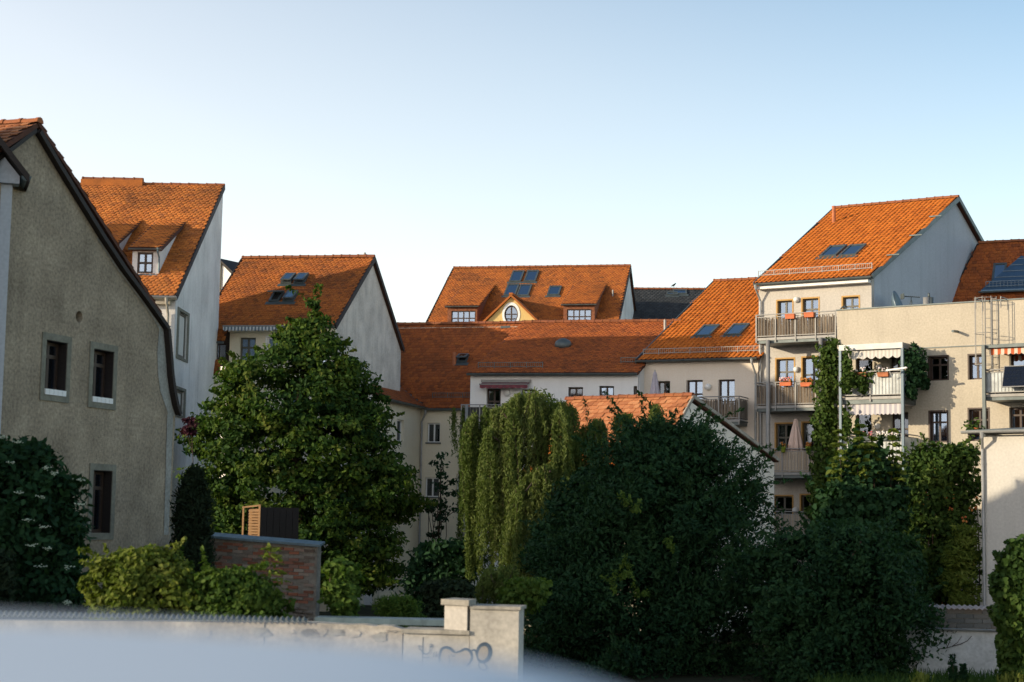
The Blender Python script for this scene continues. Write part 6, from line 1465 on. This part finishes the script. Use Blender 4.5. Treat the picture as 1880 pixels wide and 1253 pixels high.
profile_tree('creeper_bush', 'olive-green feathery bush at the foot of the outbuilding downpipe', 'bush', [(960, 1755, 1797), (1000, 1735, 1797), (1050, 1725, 1797), (1090, 1735, 1797), (1112, 1745, 1797)], 48.3, M['leaf_yellow'], 90, 45, 0.16, 0.3, tint=0.35, wid=0.3, depth=0.5, bump=0.3, parts=('foliage', 'stem'))
# ivy
def ivy(name, label, blobs, mat, leaf=0.15, cat='ivy', tint=0.5, ground=True):
    """blobs: (centre px, py, depth Y, half width px, half height px, half depth m, leaves)"""
    c0 = P(blobs[0][0], blobs[0][1], blobs[0][2]); o = empty(name, label, cat, (c0[0], c0[1], 0)); C_ = []; OD = []; T = []
    m = MB(); prev = Vector((0, 0, 0)) if ground else None
    for px, py, Y, hw_, hh, hd, n in blobs:
        c = P(px, py, Y) - np.array([c0[0], c0[1], 0]); s = np.array([hw_ / F * Y, hd, hh / F * Y])
        off = unit(RNG.normal(0, 1, (n, 3))) * (RNG.random(n) ** 0.3)[:, None]; off *= (1 + 0.25 * np.sin(off[:, 2:3] * 9 + off[:, 0:1] * 5))
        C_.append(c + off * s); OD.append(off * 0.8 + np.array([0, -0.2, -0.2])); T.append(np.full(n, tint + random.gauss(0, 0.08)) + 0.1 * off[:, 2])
        q = Vector(c); prev = prev or q + Vector((0, 0, 0.2)); m.tube([prev, prev.lerp(q, 0.5) + Vector((random.uniform(-.05, .05), 0, 0)), q], 0.02, 5); prev = q
    leafcloud('leaves', np.concatenate(C_), leaf, mat, o, 0.3, np.concatenate(OD), 0.75, np.concatenate(T), 0.15, kind=None, droop=0.5); m.build('stem', M['bark'], o)
    return o
yi = RF.W(RF.hit(1512, 700, -1.5)[0], -1.5)[1]
ivy('ivy_column', 'tall sunlit column of climbing ivy between the balconies and the overgrown terrace',
    [(1512, 940, yi, 30, 40, .6, 1300), (1512, 890, yi, 28, 50, .6, 1500), (1515, 830, yi, 27, 50, .6, 1500), (1518, 770, yi, 26, 50, .6, 1500), (1522, 710, yi, 27, 50, .6, 1500), (1526, 660, yi, 28, 35, .6, 1300), (1552, 632, yi, 16, 12, .4, 300), (1540, 640, yi, 24, 14, .4, 400),
     (1545, 690, yi + .2, 14, 50, .5, 500), (1545, 780, yi + .3, 16, 70, .5, 700), (1545, 870, yi + .3, 18, 60, .5, 700)], M['leaf_ivy'], 0.15, tint=0.72)
yb_ = FF.W(BX1, -BD)[1]
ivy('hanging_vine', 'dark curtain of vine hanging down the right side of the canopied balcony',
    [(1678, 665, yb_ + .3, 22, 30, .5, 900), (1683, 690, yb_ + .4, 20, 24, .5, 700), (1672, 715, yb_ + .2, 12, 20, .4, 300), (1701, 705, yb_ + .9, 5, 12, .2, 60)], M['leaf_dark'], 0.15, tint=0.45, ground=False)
yp = FF.W(BX0 + 1, -BD - .1)[1]
ivy('trailing_vine', 'leafy vine trailing over the upper balcony planters of the flat-roofed house',
    [(1582, 700, yp, 24, 13, .2, 260), (1562, 690, yp, 14, 12, .2, 160), (1600, 690, yp, 14, 8, .2, 120), (1585, 716, yp, 10, 9, .15, 70), (1652, 700, yp - .2, 6, 22, .15, 140), (1555, 705, yp, 14, 18, .2, 200), (1552, 668, yp + .5, 9, 26, .6, 420), (1551, 700, yp + .6, 9, 26, .6, 420), (1553, 780, yp + .6, 9, 40, .6, 420), (1614, 706, yp, 5, 14, .1, 60)], M['leaf_ivy'], 0.14, tint=0.6, ground=False)
ivy('ivy_wall_bush', 'thick ivy bush hanging over the wall at the bottom right corner',
    [(1868, 1060, 36, 40, 60, .7, 1700), (1856, 1120, 36, 32, 60, .7, 1600), (1872, 1180, 36, 30, 60, .7, 1500), (1862, 1235, 36, 22, 50, .6, 900), (1878, 1010, 36, 26, 22, .6, 500), (1832, 1075, 36, 12, 30, .3, 250), (1838, 1190, 36.6, 6, 50, .15, 160)], M['leaf_ivy'], 0.14, tint=0.42)
ivy('wall_creeper', 'ragged dark creeper under the thin gutter of the block wall', [(1690, 1168, 41, 32, 12, .1, 240), (1752, 1160, 40.9, 22, 6, .08, 120), (1790, 1162, 40.9, 18, 6, .08, 110), (1815, 1160, 40.9, 6, 6, .08, 40), (1678, 1205, 41, 30, 22, .15, 300), (1665, 1235, 41, 30, 22, .15, 300)], M['leaf_dark'], 0.13, tint=0.35)
# bare twig on the white wall
m = MB(); yw_ = 40.75
for pts in ([(1722, 1192), (1735, 1191), (1748, 1187), (1758, 1180), (1766, 1168)], [(1738, 1190), (1744, 1178), (1747, 1166)], [(1748, 1187), (1764, 1183), (1776, 1177), (1784, 1168)]):
    m.tube([Vector(P(a, b, yw_)) for a, b in pts], [0.012, 0.01, 0.008, 0.007, 0.005][:len(pts)], 5)
tag(m.build('bare_branch', M['bark'], None), 'thin bare forked branch across the whitewashed wall at the lower right', 'branch')
# column of thuja
profile_tree('thuja', 'tall narrow dark thuja between the grey house and the brick wall', 'thuja', [(852, 348, 362), (880, 332, 378), (920, 322, 386), (970, 318, 390), (1030, 320, 393), (1080, 320, 393), (1120, 322, 392)], 37, M['leaf_thuja'], 340, 55, 0.12, 0.26, up=-0.4, trunk=(356, 1120), tr=0.07, droop=-0.9, tint=0.5, flat=1.3, wid=0.35, bump=0.15, inner=0.1, limbs=4, parts=('foliage', 'trunk'))
# elder bush, left, in the shade
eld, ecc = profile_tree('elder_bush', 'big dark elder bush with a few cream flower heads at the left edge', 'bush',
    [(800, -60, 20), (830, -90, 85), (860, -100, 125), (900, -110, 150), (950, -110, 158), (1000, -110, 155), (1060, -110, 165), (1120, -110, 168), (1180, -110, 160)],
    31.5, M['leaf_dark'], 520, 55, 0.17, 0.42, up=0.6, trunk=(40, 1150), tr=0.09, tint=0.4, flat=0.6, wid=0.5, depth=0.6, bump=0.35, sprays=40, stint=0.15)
m = MB()
for px, py in ((30, 812), (85, 860), (100, 870), (147, 882), (35, 905), (72, 912), (147, 926), (50, 955), (82, 968), (60, 1002), (90, 1007), (126, 1042), (75, 1040), (120, 1105), (126, 1108), (20, 850), (5, 803)):
    c = P(px, py, 30.3) - np.array(eld.location)
    for k in range(16): d = c + np.array([random.gauss(0, .05), random.gauss(0, .04), random.gauss(0, .015)]); m.lathe([(0.004, -.008), (0.018, 0), (0.004, .01)], tuple(d), 5, tint=random.random())
m.build('flower_heads', M['elder_flower'], eld, kind='stuff')
profile_tree('low_green_bush', 'low mid-green conifer-like bush under the elder at the left edge', 'bush', [(1000, -60, 10), (1040, -80, 30), (1090, -90, 38), (1150, -90, 40)], 29.5, M['leaf_thuja'], 130, 40, 0.13, 0.3, tint=0.8, wid=0.3, depth=0.6, parts=('foliage', 'stem'))
# sunlit shrubs along the wall
profile_tree('sunlit_shrub', 'bright yellow-green shrub in the sun below the grey house', 'shrub',
    [(1000, 255, 300), (1015, 215, 312), (1035, 180, 345), (1060, 165, 368), (1090, 165, 385), (1125, 170, 390), (1160, 170, 390)], 27.5, M['leaf_yellow'], 300, 75, 0.10, 0.25, up=0.8, trunk=(270, 1150), tr=0.04, tint=0.5, flat=0.55, wid=0.6, depth=0.6, bump=0.5, sprays=70, stint=0.15, limbs=8, parts=('foliage', 'stem'))
profile_tree('leafy_shrub', 'green leafy shrub in front of the brick wall', 'shrub',
    [(1040, 395, 430), (1060, 370, 470), (1085, 358, 505), (1115, 355, 520), (1160, 355, 525)], 27.2, M['leaf_lit'], 230, 66, 0.10, 0.24, up=0.8, trunk=(440, 1150), tr=0.03, tint=0.75, flat=0.55, wid=0.55, depth=0.6, bump=0.5, sprays=60, stint=0.1, limbs=6, parts=('foliage', 'stem'))
shoots('sumac_sapling', '', [(497, 1003, 1080), (470, 1040, 1100)], 27.4, M['leaf_yellow'], 0.13, 0.55, 'sapling', 'feathery saplings in front of the brick wall', 0.13, 0.4, 6, 0.3,
       lab=['tall feathery sapling with tiered leaves in front of the brick wall', 'shorter feathery sapling just left of the tall tiered one'])
shoots('young_shoot', '', [(328, 1000, 1060), (352, 1035, 1090)], 27.8, M['leaf_lit'], 0.12, 0.7, 'shoot', 'single shoots above the sunlit shrub', 0.1, 0.5, 4, 0.12,
       lab=['single bright shoot standing up from the sunlit shrub, before the thuja', 'shorter shoot right of it at the foot of the thuja'])
profile_tree('young_maple', 'young two-stemmed sapling with bright leaves standing alone before the dark tree', 'sapling', [(1028, 600, 648), (1045, 597, 658), (1075, 592, 664), (1100, 595, 664), (1130, 598, 655)], 27.4, M['leaf_lit'], 80, 26, 0.105, 0.19, up=0.6, trunk=(628, 1140), tr=0.02, tint=0.75, wid=0.7, depth=0.8, bump=0.5, inner=0.4, limbs=6, parts=('leaves', 'stem'))
# thin tree against the cream wall, dark undergrowth, hedge
profile_tree('thin_tree', 'thin dark tree silhouetted against the cream wall of the corner house', 'tree', [(828, 800, 822), (850, 782, 835), (880, 775, 842), (920, 772, 848), (950, 775, 838), (985, 778, 810)], 62, M['leaf_dark'], 40, 22, 0.15, 0.3, trunk=(787, 1000), tr=0.06, tint=0.2, depth=0.6, bump=0.8, inner=0.5, limbs=14, flat=0.5)
profile_tree('purple_shrub', 'dark purple-leaved shrub peeping out behind the grey house eave', 'shrub', [(764, 340, 362), (772, 330, 372), (800, 330, 372)], 52, M['leaf_purple'], 16, 24, 0.12, 0.2, tint=0.3, parts=('foliage', 'stem'), trunk=(350, 850), tr=0.025, limbs=1)
profile_tree('dark_undergrowth', 'dark undergrowth at the foot of the cream corner house', 'bush', [(985, 830, 870), (1005, 760, 880), (1040, 742, 885), (1090, 738, 885), (1150, 735, 885)], 52, M['leaf_dark'], 150, 45, 0.2, 0.45, tint=0.4, depth=0.5, parts=('foliage', 'stem'))
profile_tree('clipped_hedge', 'dark clipped hedge behind the pier of the graffiti wall', 'hedge', [(1062, 790, 868), (1075, 778, 872), (1110, 775, 872), (1160, 775, 872)], 36, M['leaf_thuja'], 200, 45, 0.12, 0.25, tint=0.6, depth=0.7, bump=0.05, parts=('foliage', 'stem'))
profile_tree('meadow_clump', 'sunlit clump of herbs and grass behind the thin shed roof', 'plant', [(1088, 700, 735), (1102, 690, 765), (1120, 685, 778), (1150, 685, 778)], 33, M['leaf_lit'], 110, 36, 0.1, 0.2, up=-0.3, droop=-0.8, tint=0.7, wid=0.22, depth=0.6, bump=0.4, parts=('foliage', 'stem'))
strands('small_willow_bush', 'low sunlit olive bush right behind the pier of the graffiti wall', 'bush', [(900, 1048, 1110, 28, 70, 0, 0.15), (885, 1062, 1110, 16, 30, 0, 0.1), (930, 1040, 1105, 18, 40, 0.3, 0.1)], 38, M['leaf_willow'], 0.1, 60, None, 0.45, 0.15, cap=((905, 1085, 0.4, 500, 0.2, M['leaf_willow']),))
profile_tree('bright_leaf_bush', 'small bright-leaved bush between the olive bush and the huge dark bush', 'bush', [(1058, 965, 1000), (1075, 930, 1008), (1095, 915, 1005), (1120, 915, 990)], 37, M['leaf_lit'], 60, 34, 0.14, 0.25, up=0.6, tint=0.75, wid=0.65, depth=0.6, parts=('foliage', 'stem'))
strands('sunlit_overhang', 'narrow strip of dry sunlit strands below the willow', 'creeper', [(965, 1010, 1085, 20, 40, 0, 0.2), (985, 1040, 1080, 10, 16, 0, 0.1)], 46, M['leaf_willow'], 0.12, 40, None, 0.55, 0.12)
# lower edge, right: weeds and grass in front of the white wall
for (px, pt_, pb), lb in zip(((1749, 1196, 1250), (1768, 1213, 1252)), ('tall dark spire-shaped weed against the whitewashed wall', 'shorter dark spire-shaped weed right of the tall one')):
    profile_tree('spire_weed', lb, 'weed', [(pt_, px - 3, px + 3), (pt_ + 15, px - 6, px + 6), (pb - 12, px - 10, px + 10), (pb + 10, px - 10, px + 10)], 38, M['leaf_dark'], 60, 18, 0.1, 0.12, tint=0.3, droop=-0.5, wid=0.25, bump=0.1, group='spire weeds at the whitewashed wall', parts=('leaves', 'stem'), trunk=(px, pb + 30), tr=0.012, limbs=2)
n = 9000; x = RNG.uniform(7, 13.5, n); y = RNG.uniform(34, 40.4, n); c = np.stack([x, y, RNG.uniform(0.05, 0.32, n)], 1)
g = leafcloud('grass', c, 0.34, M['leaf_grass'], None, 0, None, 0.08, 0.45, 0.2, 'stuff', 0, np.tile([0, 0, 1.0], (n, 1)))
for (px, py), lb in zip(((1692, 1240), (1845, 1245), (1872, 1240)), ('pale seeding grass tuft at the foot of the whitewashed wall', 'buff dry grass tuft at the bottom edge near the ivy', 'pale tuft of weeds under the corner ivy')):
    b = P(px, py, 35.5); o = empty('grass_tuft', lb, 'plant', (b[0], b[1], 0), 0, 'pale dry tufts along the bottom right edge')
    nn_ = 260; c = np.stack([RNG.normal(0, .1, nn_), RNG.normal(0, .1, nn_), RNG.uniform(0.1, b[2] + .05, nn_)], 1); leafcloud('blades', c, 0.16, M['leaf_yellow'], o, 0, None, 0.2, 0.8, 0.15, 'stuff', 0, np.tile([0, 0, 1.0], (nn_, 1)))

# ---------------------------------------------------------------- balcony things
flowerbox('flower_box', 'empty orange flower box on the top balcony rail, the left one', RF, 1451, 586, -1.45, 17, M['terracotta'], None, 'orange boxes on the balcony rails', 0.2)
flowerbox('flower_box', 'empty orange flower box on the top balcony rail, the right one', RF, 1486, 583, -1.45, 18, M['terracotta'], None, 'orange boxes on the balcony rails', 0.2)
flowerbox('flower_box', 'orange box of pink, white and dark red blossoms on the second balcony rail', RF, 1443, 709, -1.45, 21, M['terracotta'], 'flower_red', 'orange boxes on the balcony rails', 0.16)
flowerbox('flower_box', 'orange box of white and orange blossoms next to the ivy on the second balcony', RF, 1481, 710, -1.45, 21, M['terracotta'], 'flower_orange', 'orange boxes on the balcony rails', 0.16)
for px, lb in ((1581, 'brown planter half hidden by the trailing vine on the canopied balcony'), (1622, 'brown planter of pale herbs at the right of the canopied balcony')):
    flowerbox('planter_box', lb, FF, px, 692, -BD - 0.06, 20, M['brick_red'], 'flower_white', 'planters on the canopied balcony', 0.16, 14)
for px, lb, mt in ((1590, 'trough of coral blossoms on the lowest overgrown balcony', 'flower_red'), (1622, 'trough of white blossoms on the lowest overgrown balcony', 'flower_white'), (1638, 'small trough of cream blossoms beside the blue post', 'flower_white')):
    flowerbox('flower_trough', lb, FF, px, 809, -BD - 0.06, 24, M['dark_zinc'], mt, 'flower troughs on the lowest overgrown balcony', 0.14, 34)
for px, lb in ((1438, 'lime pot of orange flowers left of the pink parasol'), (1484, 'lime pot of orange flowers right of the pink parasol, by the ivy')):
    q = RF.hit(px, 831, -1.45); o = empty('flower_pot', lb, 'flower pot', tuple(RF.W(*q)), 0, 'lime pots on the third balcony')
    m = MB(); m.lathe([(0.08, 0), (0.11, 0.2), (0.12, 0.2), (0.12, 0.23), (0.1, 0.23)], seg=14); m.build('pot', M['lime_pot'], o, True)
    m = MB()
    for i in range(26): d = (random.gauss(0, .06), random.gauss(0, .05), .25 + abs(random.gauss(0, .07))); m.lathe([(0.01, -.03), (.04, 0), (0.01, .03)], d, 6, tint=random.random())
    m.build('blossoms', M['flower_orange'], o, kind='stuff')
def parasol(label, base, H_, r, mat, L):
    o = empty('parasol', label, 'parasol', tuple(base), random.random())
    m = MB(); m.tube([(0, 0, 0), (0, 0, H_)], 0.022, 8); m.tube([(0, 0, 0), (0, 0, 0.08)], 0.22, 12); m.build('pole', M['galv'], o, True)
    m = MB(); z0 = H_ - L; m.lathe([(r * 0.45, z0 - 0.12), (r * 0.5, z0 - 0.05), (r, z0 + 0.03), (r * 0.9, z0 + L * .2), (r * .62, z0 + L * .55), (r * .42, z0 + L * .75), (r * .3, z0 + L * .86), (r * .34, z0 + L * .88), (r * .18, z0 + L * .97), (0.012, z0 + L)], seg=48, fold=0.2, nf=8); m.build('canopy', mat, o, True)
    m = MB(); m.tube([(0, 0, H_), (0, 0, H_ + .06)], 0.02, 8); m.build('finial', M['galv'], o); return o
q = RF.hit(1461, 868, -1.0); t = RF.hit(1461, 769, -1.0); parasol('closed pale pink parasol on the third balcony of the tall apartment house', RF.W(q[0], -1.0, ZF2), t[2] - ZF2, 0.30, M['cloth_pink'], 1.35)
q = OF.hit(1202, 760, -1.6); t = OF.hit(1202, 682, -1.6); b_ = OF.W(q[0], -1.6, 0)
parasol('closed lilac-grey parasol rising behind the small tiled house', OF.W(q[0], -1.6, t[2] - 2.4), 2.4, 0.24, M['cloth_lilac'], 1.5)
m = MB(); m.box(-1.2, 1.2, -0.9, 1.55, -0.2, -0.01); te = m.build('terrace', M['cap'], O); te.location = (q[0], -1.6, t[2] - 2.4)
for x in (-1.0, 1.0):
    m = MB(); m.tube([(x, -0.8, -(t[2] - 2.4)), (x, -0.8, -0.2)], 0.06, 8); m.build('terrace_post', M['galv'], te)
# solar panels on the right balcony
q0 = FF.hit(1841, 712, -1.6); q1 = FF.hit(1849, 676, -1.35)
for i, lb in enumerate(('tilted dark solar panel hung on the right balcony, the nearer to the glass infill', 'tilted dark solar panel hung on the right balcony, cut by the picture edge')):
    o = empty('solar_collector', lb, 'solar panel', tuple(FF.W(q0[0] + i * 1.02, -1.42, q0[2])), -math.radians(35), 'solar panels on the right balcony')
    rot = Matrix.Rotation(math.radians(-22), 4, 'X')
    m = MB(); 
    m.box(0, 1.0, -0.02, 0.02, 0, 0.03); m.box(0, 1.0, -0.02, 0.02, 0.85, 0.88); m.box(0, 0.025, -0.02, 0.02, 0.03, 0.85); m.box(0.975, 1.0, -0.02, 0.02, 0.03, 0.85); f = m.build('frame', M['galv'], o); f.matrix_local = Matrix.Translation((0, -0.3, 0)) @ rot
    cellm = simple('solar_cell', (0.008, 0.011, 0.02), 0.15, 0.2, 0.1, 3) if i == 0 else cellm
    c0 = None
    for a in range(6):
        for b in range(5):
            if c0 is None: m = MB(); m.box(0, 0.148, -0.008, 0.004, 0, 0.156); c0 = m.build('cell', cellm, o); c = c0
            else: c = c0.copy(); COL.objects.link(c); c.parent = o
            c.matrix_local = Matrix.Translation((0, -0.3, 0)) @ rot @ Matrix.Translation((0.032 + a * 0.157, 0, 0.034 + b * 0.163))
    m = MB(); m.box(0.025, 0.975, 0.005, 0.012, 0.03, 0.85); bk = m.build('backsheet', M['dark_zinc'], o); bk.matrix_local = Matrix.Translation((0, -0.3, 0)) @ rot
    m = MB(); m.tube([(0.1, -0.28, 0.02), (0.1, 0.1, 0.1)], 0.015, 6); m.tube([(0.9, -0.28, 0.02), (0.9, 0.1, 0.1)], 0.015, 6); m.build('bracket', M['galv'], o)
# clothes-rail like white bar on the canopied balcony
q = FF.hit(1646, 678, -BD - 0.5); m = MB(); m.bar((-0.42, 0, -0.04), (0.42, 0, 0.04), 0.1, 0.06); m.bar((-0.3, 0, -0.05), (-0.3, 0.35, -0.3), 0.03, 0.03)
ob = m.build('awning_arm', M['lamp'], None); ob.location = tuple(FF.W(*q)); ob.rotation_euler = (0, 0, -math.radians(35)); tag(ob, 'short white bar sticking out past the blue post of the canopied balcony', 'bar')
# rooftop: dish, yagi aerial, flue
zr_ = ztop
q = FF.hit(1640, 556, 2.2); o = empty('satellite_dish', 'grey satellite dish lying low behind the parapet, seen edge-on', 'satellite dish', tuple(FF.W(q[0], 2.2, ztop - 0.38)), 0.6)
m = MB(); m.lathe([(0.02, 0.0), (0.3, 0.05), (0.55, 0.16), (0.7, 0.28), (0.69, 0.29), (0.54, 0.175), (0.29, 0.065), (0.02, 0.015)], seg=20); d = m.build('reflector', M['steel_blue'], o, True); d.location = (0, 0, 0.62); d.rotation_euler = (1.25, 0, 0.5)
m = MB(); m.tube([(0, 0.1, 0), (0, 0.1, 0.75)], 0.03, 6); m.tube([(0, 0, 0.5), (0.3, -0.55, 0.75)], 0.015, 5); m.build('mast', M['dark_zinc'], o)
q = FF.hit(1673, 556, 2.0); q2 = FF.hit(1673, 545, 2.0); o = empty('tv_aerial', 'small dark television aerial on a thin mast above the flat roof parapet', 'aerial', tuple(FF.W(q[0], 2.0, ztop - 0.38)), 0.2)
hh = q2[2] - (ztop - 0.38); m = MB(); m.tube([(0, 0, 0), (0, 0, hh)], 0.018, 6); m.tube([(0, 0, hh - .1), (-0.12, 0, hh - .45)], 0.01, 5); m.tube([(0, 0, hh - .1), (0.12, 0, hh - .45)], 0.01, 5); m.build('mast', M['dark_zinc'], o)
m = MB(); m.bar((-0.38, 0, hh), (0.38, 0, hh - 0.02), 0.03, 0.03)
for i in range(9): x = -0.36 + i * 0.09; m.bar((x, -0.18 + i * .008, hh), (x, 0.18 - i * .008, hh), 0.012, 0.012)
m.box(-0.4, -0.37, -0.15, 0.15, hh - .12, hh + .1); m.build('boom', M['dark_zinc'], o)
q = FF.hit(1701, 556, 1.8); q2 = FF.hit(1701, 551, 1.8); o = empty('roof_flue', 'short fat metal flue with a cap behind the parapet', 'flue', tuple(FF.W(q[0], 1.8, ztop - 0.38)), 0)
hh = q2[2] - (ztop - 0.38) + .1; m = MB(); m.tube([(0, 0, 0), (0, 0, hh)], 0.14, 12); m.build('casing', M['galv'], o, True); m = MB(); m.tube([(0.17, 0, 0), (0.17, 0, hh)], 0.12, 12); m.tube([(0.1, 0, hh), (0.1, 0, hh + .18)], 0.05, 8); m.build('cowl', M['dark_zinc'], o, True)
q = FF.hit(1548, 570, 0.1); m = MB(); m.prism([(-.14, 0, 0), (-.02, 0, .14), (.05, 0, .16), (.16, 0, .04), (.1, 0, .03), (.03, 0, .1), (-.08, 0, 0)], (0, .12, 0)); ob = m.build('parapet_bracket', M['dark_zinc'], None); ob.location = tuple(FF.W(q[0], 0.1, ztop + 0.052)); tag(ob, 'little dark bracket on the left end of the flat roof parapet', 'bracket')
# pigeon on the slate ridge
q = SF.hit(1237, 529, yr if False else 0); rr_ = SF.hroof(1237, 532, 0, SF.hit(1200, 600, 0)[2], 0.75)
o = empty('bird', 'small dark bird perched on the ridge of the slate roof', 'bird', tuple(SF.W(rr_[0], rr_[1], zrS + 0.12)), 0.3)
m = MB(); m.tube([(-.20, 0, .10), (-.12, 0, .12), (-.03, 0, .17), (.06, 0, .22), (.10, 0, .28), (.13, 0, .30), (.17, 0, .29)], [.012, .035, .065, .055, .035, .032, .006], 8); m.tube([(0, .02, -.02), (0, .02, .12)], .008, 5); m.tube([(.02, -.02, -.02), (.02, -.02, .12)], .008, 5); m.build('body', M['soffit'], o, True)
# young plant on the outbuilding roof edge
b = UF.W(-0.3, 0.2, zg + 0.12); o = empty('roof_plant', 'little reddish-green plant on the left end of the outbuilding gutter', 'plant', tuple(b), 0)
b2 = P(1787, 776, b[1]); o.location = (b2[0], b[1], zg + 0.1); nn_ = 70; c = np.stack([RNG.normal(0, .13, nn_), RNG.normal(0, .1, nn_), np.abs(RNG.normal(.14, .1, nn_))], 1); leafcloud('leaves', c, 0.13, M['leaf_ivy'], o, .4, None, .6, .6, .25, 'stuff')
m = MB(); m.lathe([(0.05, 0), (0.07, .1), (0.06, .1)], (0.07, -.05, 0), 10); m.build('pot', M['terracotta'], o)
